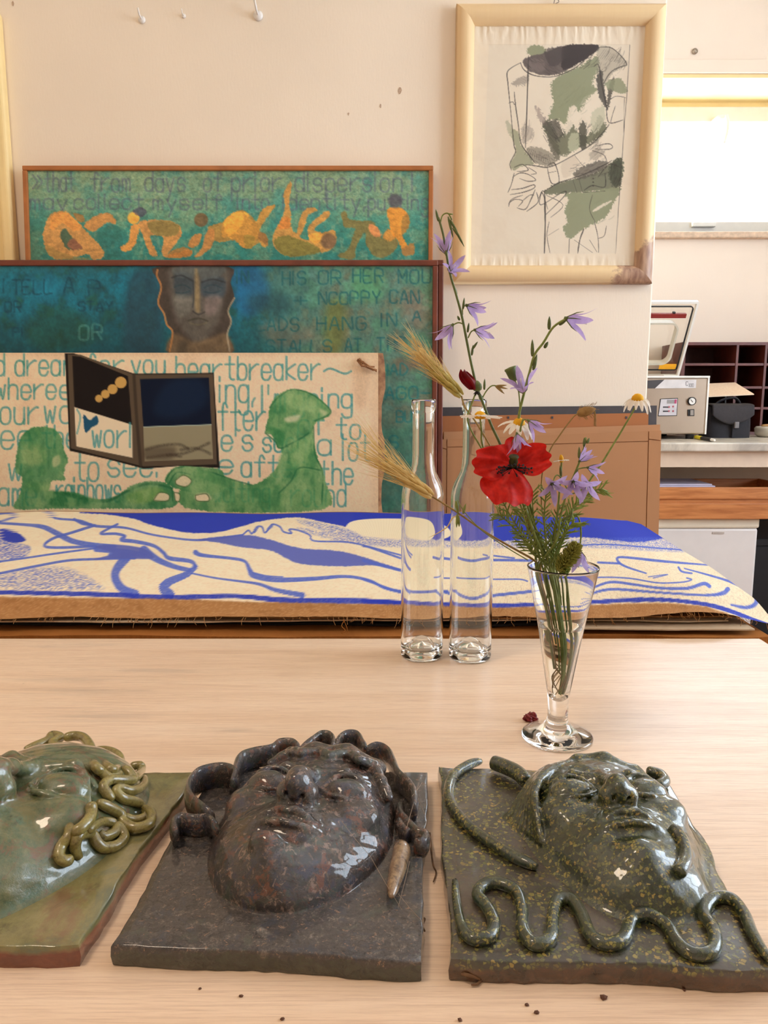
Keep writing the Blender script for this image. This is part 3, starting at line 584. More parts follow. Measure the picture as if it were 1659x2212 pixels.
p.poly(Z3([(1045, 272), (1560, 262), (1578, 612), (1070, 628)]), (14, 22, 40), 1, 1, False); p.poly(Z3([(1250, 300), (1500, 280), (1540, 450), (1350, 560), (1150, 520)]), (24, 44, 70), 0.5, 12); p.poly(Z3([(1070, 630), (1578, 613), (1590, 868), (1080, 887)]), (142, 134, 106), 1, 1, False)
for q in ([(1090, 800), (1200, 770), (1330, 760), (1400, 790)], [(1250, 840), (1400, 820), (1560, 750)], [(1100, 860), (1250, 840), (1350, 850)], [(1350, 800), (1470, 790), (1570, 830)]): p.stroke(Z3(q), 6, (62, 54, 44), 0.6, 3, True, 0.5)
p.poly(Z3([(1090, 790), (1300, 780), (1280, 870), (1090, 870)]), (70, 58, 46), 0.55, 8)
p.stroke(Z3([(1075, 630), (1578, 613)]), 2, (160, 176, 160), 0.9, 0.7); p.stroke(Z3([(1000, 240), (1020, 560), (1050, 920)]), 7, (58, 48, 38), 0.8, 2)
for x, y, r in ((738, 418, 28), (786, 385, 32), (840, 348, 37), (902, 298, 43)): p.dot(x/3.456, 740+y/3.456, r/3.456, (192, 152, 84), 1, 1)
p.apply(o, 1.25)
# ------------------------------------------------------------------ framed drawing on the wall
DY = 1.80
tlp, trp = onY(985, 17, DY), onY(1437, 17, DY); blp, brp = onY(974, 614, DY), onY(1396, 616, DY)
fx0, fx1, fz0, fz1 = 0.160, 0.6235, (blp.z+brp.z)/2, tlp.z
def creamwood():
    n = NT('worn_cream_paint'); v = n.coord('Object')
    wear = n.noise(v, 16, 6, 0.7); g = n.noise(n.coord('Object', (60, 4, 4)), 3, 4)
    sc = n.noise(n.coord('Object', (3, 3, 30)), 9, 5, 0.8)
    c = n.mix(n.ramp(g, [(0.3, K1), (0.8, (110, 110, 110))]), (238, 208, 160), (226, 188, 132))
    c = n.mix(n.ramp(sc, [(0.70, K1), (0.74, (190, 190, 190))]), c, (150, 104, 66))
    # bare wood worn open around the lower right corner
    tc = n.node('ShaderNodeTexCoord'); d = n.node('ShaderNodeVectorMath', {0: tc.outputs['Object'], 1: (fx1-fx0, 0, 0)}, operation='DISTANCE').outputs['Value']
    d2 = n.node('ShaderNodeMath', {0: d, 1: n.node('ShaderNodeMath', {0: wear, 1: 0.16}, operation='MULTIPLY').outputs[0]}, operation='ADD').outputs[0]
    bare = n.ramp(n.noise(n.coord('Object', (6, 6, 1)), 14, 5), [(0.35, (150, 112, 92)), (0.65, (206, 170, 140))])
    c = n.mix(n.ramp(d2, [(0.165, W1), (0.18, K1)]), c, bare)
    n.set(Base_Color=c, Roughness=0.45); n.bump(g, 0.15, 0.001); return n.m
M_crm = creamwood()
PF = root('framed_drawing', (fx0, DY-0.002, fz0), 'charcoal and green wash drawing of a torso in a worn cream wooden frame', 'picture')
fw = 0.0415; fd = 0.024
prof = [(0, 0), (0, 0.016), (0.004, 0.021), (0.012, 0.025), (0.022, 0.026), (0.032, 0.022), (0.038, 0.014), (fw, 0.010), (fw, 0)]
def rail(p0, p1, inw):
    p0, p1, inw = Vector(p0), Vector(p1), Vector(inw); d = (p1-p0).normalized(); V = []; n = len(prof)
    for q, s in ((p0, 1), (p1, -1)):
        for a, h in prof: V.append(q+inw*a+d*(a*s)+Vector((0, -h, 0)))
    return V, [(i, (i+1) % n, n+(i+1) % n, n+i) for i in range(n)]+[tuple(range(n)), tuple(range(2*n-1, n-1, -1))]
y = DY-0.002
c4 = [(fx0, y, fz0), (fx1, y, fz0), (fx1, y, fz1), (fx0, y, fz1)]; inn = [(0, 0, 1), (-1, 0, 0), (0, 0, -1), (1, 0, 0)]
for k in range(4): mk('frame_rail', rail(c4[k], c4[(k+1) % 4], inn[k]), M_crm, PF, auto=50)
mk('backing_board', box(fx0+0.02, fx1-0.02, y-0.004, y-0.001, fz0+0.02, fz1-0.02), M_rawedge, PF)
ix0, ix1, iz0, iz1 = fx0+fw-0.004, fx1-fw+0.004, fz0+fw-0.004, fz1-fw+0.004
o, p, lx, lz = paintgrid('drawing_sheet', Matrix.Identity(4), ix0, ix1, iz0, iz1, 0.0013, M_paper, None, (246, 232, 208), y-0.0055)
o.parent = PF; o.location = -Vector(PF.location)
rip = np.sin(p.x/3.1+fbm(p.x/20, p.y/60, 3)*8)*sst(110, 60, p.y)+np.sin(p.x/3.4+fbm(p.x/14, p.y/60, 6)*7)*sst(545, 575, p.y)
me = o.data; co = np.empty(len(me.vertices)*3); me.vertices.foreach_get('co', co); co = co.reshape(-1, 3); co[:, 1] -= rip*0.0007+0.0008*fbm(p.x/25, p.y/25, 2); me.vertices.foreach_set('co', co.ravel()); me.polygons.foreach_set('use_smooth', np.ones(len(me.polygons), bool)); me.update()
sheet = [(318, 322), (1328, 322), (1290, 900), (1226, 1818), (260, 1820), (290, 1000)]
p.poly(Z5(sheet), (240, 228, 206), 1, 0.8, False)
n1 = fbm(p.x/30, p.y/30, 31); p.all(sst(0.5, 0.7, n1)*0.2, (230, 214, 190)); GR = (150, 156, 124); GD = (112, 116, 92); CH = (80, 72, 70)
inside = sst(0, 3, p.x-Z5([(300, 0)])[0][0])
def W(pts, c, a=1, dry=9, soft=1.0): p.poly(Z5(pts), c, a, soft, True, dry, 2.5)
W([(590, 370), (620, 325), (700, 330), (730, 380), (640, 410)], GR, 0.95)
W([(560, 440), (620, 400), (720, 380), (850, 328), (1105, 325), (1050, 400), (950, 460), (850, 520), (760, 540), (680, 535), (600, 500)], (104, 94, 92), 0.95, 5)
W([(860, 328), (1105, 325), (1040, 405), (930, 470), (850, 500), (840, 420)], (58, 52, 54), 0.95, 5); W([(600, 440), (700, 430), (720, 500), (640, 520)], (140, 128, 122), 0.5, 8); W([(740, 350), (850, 345), (850, 430), (770, 480), (720, 400)], (74, 68, 68), 0.7, 8)
W([(790, 560), (960, 480), (1090, 400), (1110, 480), (1060, 600), (1100, 640), (1030, 700), (960, 800), (930, 770), (880, 890), (810, 860), (740, 870), (760, 800), (780, 720), (765, 660)], GR, 0.95, 14)
W([(740, 860), (700, 900), (750, 1000), (800, 1100), (880, 1110), (960, 1060), (1060, 1020), (1160, 930), (1110, 830), (1040, 960), (960, 950), (900, 860), (870, 930), (820, 980)], GD, 0.85, 12)
W([(1090, 400), (1110, 330), (1200, 345), (1290, 420), (1310, 470), (1210, 520), (1150, 620), (1100, 600)], (150, 146, 128), 0.45, 10)
W([(1090, 560), (1130, 500), (1140, 600), (1170, 780), (1110, 700)], (84, 82, 76), 0.85); W([(1175, 640), (1215, 530), (1215, 620), (1165, 790)], (88, 84, 76), 0.85); W([(1150, 600), (1250, 560), (1300, 620), (1300, 670), (1200, 650)], GR, 0.85)
W([(965, 900), (1010, 880), (1020, 1050), (975, 1060)], (82, 82, 70), 0.8); W([(700, 880), (800, 860), (850, 960), (800, 1000), (740, 950)], (84, 82, 72), 0.7, 14); W([(740, 1000), (800, 1010), (830, 1130), (790, 1140)], (96, 94, 80), 0.7)
W([(900, 770), (950, 770), (940, 850), (880, 960), (870, 930)], (240, 228, 206), 0.9, 8); W([(1060, 800), (1140, 760), (1150, 860), (1080, 960), (1050, 900)], (206, 204, 176), 0.8, 8); W([(900, 970), (960, 960), (960, 1060), (890, 1080)], (196, 198, 166), 0.8, 6)
W([(710, 1390), (780, 1330), (900, 1290), (1100, 1230), (1270, 1130), (1260, 1340), (1150, 1365), (900, 1385)], (122, 126, 104), 0.95)
W([(870, 1390), (1050, 1370), (1255, 1340), (1220, 1440), (1150, 1560), (1000, 1640), (940, 1690), (890, 1710), (850, 1630), (880, 1600), (865, 1500), (890, 1430)], GR, 0.95, 10)
W([(1070, 1500), (1180, 1440), (1190, 1450), (1080, 1515)], (240, 228, 206), 0.9, 3); W([(480, 920), (540, 960), (550, 1040), (640, 1170), (560, 1190), (500, 1220), (470, 1180), (510, 1090), (490, 1000)], (148, 154, 122), 0.7, 8); W([(440, 860), (480, 900), (500, 990), (460, 960)], (176, 178, 148), 0.6, 8)
W([(590, 1060), (700, 1065), (800, 1130), (780, 1185), (700, 1190), (620, 1140)], (136, 130, 114), 0.65); W([(920, 1250), (1000, 1190), (1140, 1150), (1165, 1195), (1000, 1280)], (104, 100, 90), 0.75); W([(1040, 1100), (1100, 1060), (1150, 1100), (1060, 1150)], (170, 160, 142), 0.5, 8); W([(1180, 1200), (1265, 1140), (1260, 1320), (1200, 1330)], (76, 82, 68), 0.8, 10)
W([(480, 590), (590, 540), (590, 600), (500, 620)], (134, 124, 114), 0.45, 14); W([(560, 900), (640, 930), (620, 1000), (560, 1020)], (170, 160, 146), 0.5, 14); W([(650, 760), (720, 840), (740, 900), (690, 880)], (140, 124, 116), 0.5, 14)
W([(840, 1170), (930, 1120), (960, 1180), (900, 1260), (850, 1270)], (226, 212, 190), 0.9, 4)
S = lambda pts, w=1.1, c=(62, 58, 56), a=0.9: p.stroke(Z5(pts), [w*0.7, w*1.5, w*0.9, w*1.4, w*0.6], c, a, 0.55, True, 0.25)
for q, w in (([(545, 450), (570, 500), (640, 540), (760, 552), (860, 525), (960, 470), (1080, 350)], 1.6), ([(548, 450), (490, 480), (450, 520), (455, 600), (465, 700), (480, 850), (490, 960), (500, 1050), (510, 1090), (470, 1170), (480, 1220)], 1.5), ([(500, 660), (510, 760), (530, 900), (550, 1030), (620, 1130), (650, 1170)], 1.6), ([(603, 400), (597, 600), (590, 800), (580, 1060)], 2.0),
             ([(460, 740), (490, 730), (500, 750), (512, 735)], 1), ([(580, 1180), (660, 1190), (730, 1200), (800, 1180), (930, 1110), (1060, 1030), (1160, 920), (1180, 890)], 1.7), ([(720, 1370), (800, 1320), (850, 1300), (1000, 1250), (1150, 1180), (1200, 1150)], 1.8), ([(1160, 780), (1180, 880), (1280, 860)], 1.5), ([(1300, 700), (1230, 690), (1180, 720)], 1), ([(1225, 760), (1205, 820), (1190, 880)], 1), ([(1140, 600), (1200, 510), (1310, 465)], 1.6), ([(1290, 700), (1285, 950)], 1), ([(1110, 340), (1200, 345), (1290, 430), (1305, 470)], 1.5), ([(1110, 480), (1130, 620), (1165, 780)], 2), ([(1070, 480), (1100, 460), (1120, 520)], 1.2),
             ([(500, 1240), (480, 1320), (455, 1380)], 1.3), ([(490, 1270), (540, 1240), (600, 1250), (655, 1290), (600, 1300), (540, 1280)], 1.3), ([(480, 1360), (560, 1350), (640, 1325), (640, 1350), (560, 1380), (470, 1395)], 1.5), ([(650, 1360), (620, 1430), (580, 1500), (520, 1490)], 1.5), ([(460, 1460), (500, 1430), (560, 1440), (530, 1480)], 1.4), ([(660, 1380), (670, 1450), (590, 1515)], 1.5), ([(500, 1200), (560, 1180), (600, 1220), (520, 1230)], 1.4), ([(600, 1200), (660, 1240), (620, 1250)], 1), ([(460, 1480), (480, 1430), (560, 1400)], 1.2), ([(560, 1440), (610, 1400), (640, 1400)], 1.2),
             ([(735, 1190), (790, 1172), (822, 1300), (765, 1310), (735, 1190)], 1.4), ([(740, 1240), (800, 1228)], 1.3), ([(718, 1380), (722, 1600), (716, 1815)], 2.6), ([(750, 1590), (735, 1690), (757, 1815)], 1), ([(895, 1715), (892, 1815)], 2), ([(1000, 1640), (970, 1720), (955, 1815)], 2), ([(1075, 1590), (1100, 1700), (1105, 1810)], 1.1), ([(1160, 1620), (1145, 1690), (1100, 1710)], 1), ([(930, 1720), (1060, 1810)], 1), ([(1040, 1720), (1092, 1805)], 1.2), ([(820, 1640), (740, 1690)], 0.8),
             ([(720, 1545), (860, 1405), (850, 1375), (690, 1470), (700, 1380), (740, 1500)], 1.4), ([(730, 1400), (850, 1470), (760, 1560)], 1), ([(680, 1420), (700, 1370), (720, 1380)], 1.5), ([(1000, 1365), (1060, 1330), (1150, 1340), (1150, 1240)], 1.6), ([(990, 1380), (1150, 1370)], 1.2), ([(960, 1270), (990, 1380)], 1.1), ([(920, 1290), (950, 1380)], 1), ([(1080, 1050), (1170, 1030), (1205, 1050), (1180, 1070), (1080, 1070)], 1.3), ([(1060, 1080), (1140, 1110), (1165, 1160)], 1.2), ([(930, 1110), (1000, 1200)], 1), ([(1060, 1400), (1040, 1500), (1080, 1590)], 0.9), ([(1100, 1270), (1180, 1180), (1260, 1200)], 1.4)): S(q, w)
for k in range(12): S([(600+k*13, 1065+k*4), (575+k*17, 1110+k*6)], 0.8)
for k in range(9): S([(490+k*11, 610-k*2), (520+k*9, 560-k*3)], 0.7, (90, 84, 78), 0.6)
for k in range(14): S([(1100+k*14, 420+k*3), (1150+k*11, 350+k*7)], 0.8, (84, 78, 74), 0.7)
for k in range(10): S([(970+k*9, 760-k*4), (1000+k*9, 700-k*5)], 0.8, (240, 228, 206), 0.7)
for k in range(3): p.dot(*Z5([(1066, 1280+k*26)])[0], 1.6, (60, 56, 52), 0.9)
HB_ = np.random.RandomState(5)
for (x0, x1, y0, y1, n_, ang, c, a) in ((600, 830, 400, 530, 60, 0.6, (70, 64, 62), 0.6), (850, 1080, 330, 480, 60, 2.4, (48, 44, 46), 0.7), (720, 860, 860, 1010, 50, 0.9, (66, 62, 58), 0.7), (960, 1120, 880, 1060, 40, 2.2, (74, 72, 62), 0.6), (920, 1160, 1170, 1280, 50, 2.7, (74, 68, 64), 0.6), (1100, 1290, 350, 520, 40, 2.2, (96, 88, 82), 0.5), (620, 800, 1080, 1190, 30, 0.4, (90, 84, 78), 0.5), (560, 640, 880, 1000, 30, 1.9, (120, 110, 102), 0.4), (1190, 1265, 1160, 1330, 40, 1.8, (56, 58, 50), 0.7), (780, 1040, 560, 860, 40, 2.3, (128, 136, 106), 0.5), (880, 1200, 1400, 1600, 30, 2.5, (134, 142, 112), 0.5), (1040, 1150, 1040, 1150, 30, 2.4, (120, 112, 104), 0.5)):
    for _ in range(n_):
        x = HB_.uniform(x0, x1); yq = HB_.uniform(y0, y1); L_ = HB_.uniform(25, 70); an = ang+HB_.uniform(-0.25, 0.25); dx_, dy_ = math.cos(an)*L_, math.sin(an)*L_
        p.stroke(Z5([(x-dx_/2, yq-dy_/2), (x+2, yq+3), (x+dx_/2, yq+dy_/2)]), HB_.uniform(0.6, 1.6), c, a*HB_.uniform(0.4, 1), 0.6, True, 0.4)
S([(1328, 322), (1310, 640), (1290, 900), (1258, 1340), (1226, 1818)], 0.9)
p.stroke(Z5([(318, 322), (1328, 322)]), 0.8, (190, 172, 146), 0.7, 0.5, False)
p.apply(o)
mk('glazing', box(ix0, ix1, y-0.0105, y-0.009, iz0, iz1), panemat('picture_glass', 0.03), PF)
M_metal = plain('dull_steel', (170, 160, 148), 0.35, 0.1, 80, metallic=0.9)
hk = onY(1199, 8, DY)
PH = root('picture_hook', (hk.x, DY, hk.z), 'small wire hook holding the framed torso drawing', 'hook')
mk('wire', tube(catmull([(hk.x, DY-0.001, hk.z+0.05), (hk.x, DY-0.010, hk.z+0.02), (hk.x-0.005, DY-0.012, fz1-0.012+0.015), (hk.x, DY-0.012, fz1+0.0035), (hk.x+0.006, DY-0.011, fz1+0.008), (hk.x, DY-0.010, hk.z+0.008)], 6), 0.0011, 6), M_metal, PH)
# ------------------------------------------------------------------ nails and hooks in the wall
def hook(px, py, s, label):
    q = onY(px, py, DY); R = root('wall_hook', (q.x, DY, q.z), label, 'hook', 'white hooks high on the wall')
    mk('disc', xf(lathe([(0, 0.0005), (0.0085*s, 0.0005), (0.009*s, 0.003*s), (0.006*s, 0.006*s), (0, 0.007*s)], 16), Matrix.Translation((q.x, DY, q.z-0.004*s)) @ Matrix.Rotation(math.pi/2, 4, 'X')), M_white, R, smooth=True)
    mk('pin', tube([(q.x, DY-0.003, q.z-0.004*s), (q.x-0.001, DY-0.018*s, q.z), (q.x-0.003*s, DY-0.022*s, q.z+0.014*s)], 0.0022*s, 7), M_white, R, smooth=True)
hook(307, 40, 0.9, 'white wall hook above the teal figures, leftmost of three'); hook(397, 33, 0.55, 'tiny white nail hook, the middle and smallest of three'); hook(558, 30, 1.2, 'largest white wall hook, rightmost of the three on the wall')
q = onY(1500, 112, 2.8)
tag(mk('nail', xf(lathe([(0, 0.0), (0.009, 0.0), (0.010, 0.006), (0.004, 0.010), (0, 0.012)], 14), Matrix.Translation((q.x, 2.8, q.z)) @ Matrix.Rotation(math.pi/2, 4, 'X')), M_metal, smooth=True, origin=(q.x, 2.8, q.z)), 'round nail head in the pale wall above the window', 'nail')
M_hole = plain('plaster_scar', (196, 170, 146), 0.9, 0.3, 300)
for i, (px, py, s, lb) in enumerate(((864, 195, 0.010, 'chipped plaster scar nearest the framed drawing'), (822, 229, 0.005, 'small plaster nick left of the larger scar'), (753, 246, 0.004, 'faintest plaster nick, furthest from the framed drawing'), (28, 8, 0.006, 'small dark nick in plaster near the cream frame'))):
    q = onY(px, py, DY); sc = s
    n_ = 9; pl = [(sc*(0.5+0.3*random.random())*math.cos(6.283*k/n_)*0.6, sc*(0.6+0.4*random.random())*math.sin(6.283*k/n_)) for k in range(n_)]
    tag(mk('plaster_chip', prism(pl, 0.0006, Matrix.Translation((q.x, DY-0.0001, q.z)) @ Matrix.Rotation(math.pi/2, 4, 'X')), M_hole, origin=(q.x, DY, q.z)), lb, 'plaster scar', 'nicks in the wall plaster')
# cream frame at the far left edge
ex = onY(27, 400, 1.785).x; et = onY(8, 26, 1.785).z
LF = root('hanging_frame', (ex-0.25, DY-0.001, 0.9), 'pale cream panel frame hanging at the left end of the wall', 'frame')
mk('frame_stile', box(ex-0.028, ex, DY-0.030, DY-0.001, 0.9, et, 0.009, 4), M_cream, LF); mk('frame_stile', box(ex-0.5, ex-0.472, DY-0.030, DY-0.001, 0.9, et, 0.009, 4), M_cream, LF)
mk('frame_rail', box(ex-0.472, ex-0.028, DY-0.028, DY-0.001, et-0.03, et-0.001, 0.004), M_cream, LF); mk('frame_rail', box(ex-0.472, ex-0.028, DY-0.028, DY-0.001, 0.901, 0.93, 0.004), M_cream, LF)
mk('panel', box(ex-0.472, ex-0.028, DY-0.012, DY-0.002, 0.93, et-0.03), M_cream, LF)
# ------------------------------------------------------------------ boards leaning under the drawing
def cardm(name, c):
    n = NT(name); v = n.coord('Object'); st = n.noise(n.coord('Object', (260, 4, 4)), 1, 2); g = n.noise(v, 9, 5)
    n.set(Base_Color=n.mix(n.ramp(g, [(0.35, K1), (0.7, (110, 110, 110))]), c, tuple(x*0.88 for x in c)), Roughness=0.8, Specular_IOR_Level=0.2); n.bump(st, 0.1, 0.0008); return n.m
M_c1 = cardm('brown_card', (186, 136, 96)); M_c2 = cardm('light_brown_card', (192, 142, 102)); M_c3 = cardm('orange_brown_card', (178, 116, 74)); M_grey = plain('dark_grey_board', (72, 68, 70), 0.6, 0.1)
def board(name, label, cat, pxl, pyl, pxr, pyr, yf, th, mat, dip=0.0):
    a = lean_x(pxl, pyl, yf); b = lean_x(pxr, pyr, yf)
    R, M, Wd, H = leaning(name, label, cat, a.x, b.x, max(a.z, b.z), yf)
    Ha = a.z/math.cos(LEAN); Hb = b.z/math.cos(LEAN)
    V = [(0, 0, 0), (Wd, 0, 0), (Wd, 0, Hb), (0, 0, Ha), (0, th, 0), (Wd, th, 0), (Wd, th, Hb), (0, th, Ha)]
    mk('sheet', (V, [(0, 1, 2, 3), (7, 6, 5, 4), (0, 4, 5, 1), (1, 5, 6, 2), (2, 6, 7, 3), (3, 7, 4, 0)]), mat, R)
    return R, Wd, Ha, Hb
R, Wd, Ha, Hb = board('portfolio_board', 'dark grey board with hanging notches, hindmost of the leaning boards', 'board', 946, 880, 1419, 876, 1.716, 0.006, M_grey)
R, Wd, Ha, Hb = board('cardboard_sheet', 'orange brown cardboard sheet directly in front of the dark grey board', 'cardboard', 942, 899, 1401, 892, 1.704, 0.006, M_c3)
for px in (1098, 1193, 1353):
    q = lean_x(px, 898, 1.704); a = lean_x(942, 899, 1.704)
    mk('notch', box(q.x-a.x-0.0022, q.x-a.x+0.0022, -0.0012, 0.002, Ha-0.008+0.002, Ha-0.0005), M_grey, R)
R, Wd, Ha, Hb = board('cardboard_sheet', 'brown cardboard sheet between the orange sheet and the folded carton', 'cardboard', 959, 933, 1426, 917, 1.690, 0.006, M_c2)
R, Wd, Ha, Hb = board('folded_carton', 'flattened brown carton with scored fold lines, frontmost of the leaning boards', 'carton', 953, 949, 1428, 930, 1.676, 0.004, M_c1)
f = -0.0032
def panel(x0, x1, za0, zb0, za1, zb1):
    V = [(x0, f, za0), (x1, f, zb0), (x1, f, zb1), (x0, f, za1)]; V += [(x, 0, z) for x, _, z in V]
    mk('flap', (V, [(0, 1, 2, 3), (0, 3, 7, 4), (1, 5, 6, 2), (3, 2, 6, 7), (0, 4, 5, 1)]), M_c1, R)
sl = (Hb-Ha)/Wd; zt = lambda x: Ha+sl*x-0.001
g = 0.0011
xa, xb = 0.013, Wd-0.030
for x0, x1 in ((0.0005, xa-g), (xa+g, xb-g), (xb+g, Wd-0.0005)):
    panel(x0, x1, zt(x0)-0.017, zt(x1)-0.022, zt(x0), zt(x1)); panel(x0, x1, 0.002, 0.002, zt(x0)-0.017-2*g, zt(x1)-0.022-2*g)

# ------------------------------------------------------------------ the stack of loose canvases
def burlapm(name, c1, c2, sc=2400):
    n = NT(name); v = n.coord('Object')
    wx = n.node('ShaderNodeTexWave', {'Vector': v, 'Scale': sc/6.28, 'Distortion': 1.2, 'Detail Scale': 2.0}, bands_direction='X').outputs[1]
    wy = n.node('ShaderNodeTexWave', {'Vector': v, 'Scale': sc/6.28, 'Distortion': 1.2, 'Detail Scale': 2.0}, bands_direction='Y').outputs[1]
    h = n.node('ShaderNodeMath', {0: wx, 1: wy}, operation='MULTIPLY').outputs[0]; g = n.noise(v, 14, 5)
    c = n.mix(n.ramp(g, [(0.3, K1), (0.7, W1)]), c1, c2); c = n.mix(n.ramp(h, [(0.0, (120, 120, 120)), (0.25, K1)]), c, tuple(x*0.55 for x in c1))
    n.set(Base_Color=c, Roughness=0.95, Specular_IOR_Level=0.1); n.bump(h, 0.6, 0.0008); return n.m
M_bur = burlapm('burlap', (168, 118, 70), (186, 136, 88)); M_bur2 = burlapm('orange_burlap', (160, 98, 44), (182, 118, 60)); M_linen = burlapm('pale_linen', (206, 178, 146), (222, 198, 168), 3400); M_gapshade = plain('stack_gap_shade', (22, 20, 22), 0.9, 0.3, 40)
M_blue = paintmat('blue_paint_on_burlap', 0.85, 0.4, 2000, 0.12)
def topz(X, Y):
    """height of the top canvas above the table level"""
    X = np.asarray(X, float); Y = np.asarray(Y, float)
    z = 0.0335+0.004*sst(0.95, 1.4, Y)*sst(0.25, -0.2, X)
    z = z+0.0022*np.sin(X*9+Y*5)*sst(0.8, 1.0, Y)+0.0012*np.sin(X*23-Y*11)
    fr = sst(0.845, 0.782, Y); z = z-fr*(0.0195+0.0015*np.sin(X*14)+0.0008*np.sin(X*41))
    z = z+0.010*sst(0.08, 0.0, np.abs(X-0.335))*sst(1.0, 0.80, Y)*0.7
    z = z-sst(0.36, 0.47, X)*(0.008+0.009*sst(1.0, 0.8, Y))
    return T+z
def redge(Y): return np.interp(Y, [0.78, 0.84, 0.95, 1.1, 1.25, 1.36, 1.42], [0.436, 0.428, 0.437, 0.452, 0.466, 0.474, 0.452])
ny = 250; nfx = 760
Ys = 0.783+(1.405-0.783)*np.linspace(0, 1, ny)**1.15
u = np.concatenate([np.linspace(-1.2, -0.6, 50)[:-1], np.linspace(-0.6, 1.0, nfx)])
gu, gY = np.meshgrid(u, Ys)
rE = redge(gY); gX = np.where(gu > 0, gu*rE, gu)
back = 0.018*sst(0.1, 0.46, gX)+0.006*np.sin(gX*8); gY2 = gY-back*sst(1.0, 1.4, gY)+0.004*np.sin(gX*17)*sst(0.9, 0.78, gY)+0.0025*fbm(gX*120, gY*0, 5, 2)*sst(0.80, 0.783, gY)
P = np.stack([gX, gY2, topz(gX, gY2)], 2)
BC = root('painted_canvas', (-0.3, 1.1, T), 'loose burlap canvas with flowing blue line figures, lying on top of the stack', 'canvas', 'loose canvases stacked on the low table')
o = gmesh('painted_sheet', P, M_blue, BC)
Pf = P.reshape(-1, 3); px, py = proj(Pf); p = Paint(px, py, (250, 232, 200))
n1 = fbm(px/9, py/4, 41); n2 = fbm(px/70, py/25, 42)
p.all(sst(0.45, 0.7, n1)*0.25, (232, 208, 174)); p.all((RNG.rand(len(px)) > 0.8)*0.3, (222, 196, 160)); p.all((RNG.rand(len(px)) > 0.86)*0.30*sst(900, 1100, px), (176, 152, 130))
DB = (44, 62, 184); LB = (86, 108, 204); MB_ = (92, 104, 190)
border = 1287+0.5*np.interp(px, [0, 500, 900, 1200, 1300, 1450, 1600, 1659], [-4, 8, 20, 20, 12, 6, 60, 100])
p.poly(ZA([(330, 72), (420, 62), (700, 20), (1000, 15), (1659, 15), (1659, 102), (1560, 104), (1490, 112), (1455, 132), (1350, 112), (1240, 92), (1100, 105), (1010, 128), (900, 155), (780, 155), (700, 140), (620, 120), (560, 98), (450, 80)]), DB, 0.97, 1.5, True, 3)
p.poly(ZB([(-20, 20), (700, 30), (1270, 40), (1290, 160), (1220, 180), (1100, 195), (900, 176), (700, 182), (540, 192), (325, 195), (250, 195), (0, 180)]), DB, 0.97, 2, True, 4)
p.poly(ZB([(-105, 150), (-85, 112), (0, 98), (150, 98), (270, 110), (328, 140), (325, 175), (200, 200), (0, 185), (-80, 170)]), (250, 232, 200), 1, 1.2)
p.poly(ZB([(-20, 178), (150, 185), (330, 190), (330, 235), (-20, 235)]), (250, 232, 200), 0.8, 3)
p.speckle(ZB([(-300, 130), (-60, 165), (325, 190), (900, 175), (1260, 175), (1330, 240), (900, 222), (500, 225), (0, 215), (-250, 165)]), LB, 0.7, 2.0, 6, 0.5); p.speckle(ZA([(1240, 95), (1450, 135), (1520, 185), (1400, 165), (1260, 125)]), LB, 0.65, 2, 6)
p.poly(ZA([(0, 140), (60, 150), (108, 185), (60, 198), (0, 180)]), DB, 0.95, 1.5, True, 3); p.speckle(ZA([(-30, 180), (70, 195), (130, 215), (100, 262), (-30, 266)]), LB, 0.9, 2, 5, 0.55); p.speckle(ZA([(0, 320), (260, 288), (430, 370), (400, 402), (0, 398)]), LB, 0.75, 2.2, 14, 0.5)
def Sb(Z, pts, w, c=LB, a=0.95): p.stroke(Z(pts), (np.asarray(w)/1.93 if hasattr(w, '__len__') else w/1.93), c, a, 0.8, True, 0.18)
for pts, w in (([(0, 112), (30, 102), (58, 86), (42, 72), (-10, 76)], 12), ([(0, 116), (100, 122), (180, 132), (240, 160), (300, 190), (380, 205), (480, 212)], [10, 12, 22, 24, 20, 14]), ([(90, 55), (200, 68), (230, 95), (330, 105), (400, 128), (520, 135), (640, 165), (800, 186), (900, 180), (1010, 165)], [6, 9, 9, 12, 9, 8, 10, 8]), ([(395, 125), (300, 155), (220, 180), (185, 210), (240, 218), (400, 212)], 11), ([(310, 100), (345, 118), (380, 122)], 12), ([(0, 276), (100, 262), (250, 240), (400, 220)], 8), ([(0, 325), (150, 295), (280, 272), (390, 266), (540, 262)], 10), ([(525, 260), (485, 310), (482, 350), (510, 390), (560, 412)], [40, 34, 34, 36, 40]),
               ([(600, 230), (660, 270), (730, 298), (790, 312)], [40, 26, 20, 18]), ([(815, 300), (795, 275), (705, 262), (682, 240), (640, 210), (560, 192), (505, 186), (520, 170), (480, 160), (420, 160), (450, 140), (490, 120)], [14, 18, 14, 16, 12, 10, 9]), ([(815, 296), (780, 328), (705, 360), (682, 385), (705, 414)], [18, 28, 38, 44]),
               ([(1010, 165), (1035, 146), (1050, 160), (1070, 132), (1092, 132), (1104, 156), (1132, 122), (1165, 130), (1182, 152), (1215, 158), (1205, 142), (1240, 145), (1290, 165), (1310, 190), (1450, 195), (1560, 220), (1680, 252)], 7), ([(1060, 155), (1075, 135)], 6), ([(1110, 152), (1135, 128)], 6), ([(815, 238), (845, 250), (960, 262), (1020, 275), (1040, 310), (1060, 335), (1150, 352), (1300, 348), (1440, 338), (1540, 355), (1600, 385), (1680, 406)], [22, 12, 12, 24, 20, 13, 11, 12]), ([(800, 325), (900, 345), (1000, 358), (1080, 370), (1150, 395), (1260, 416)], [7, 8, 10, 16, 24]), ([(1050, 320), (1110, 335), (1180, 340)], 5), ([(400, 225), (520, 235), (600, 250)], 22), ([(460, 250), (560, 258)], 20)): Sb(ZA, pts, w)
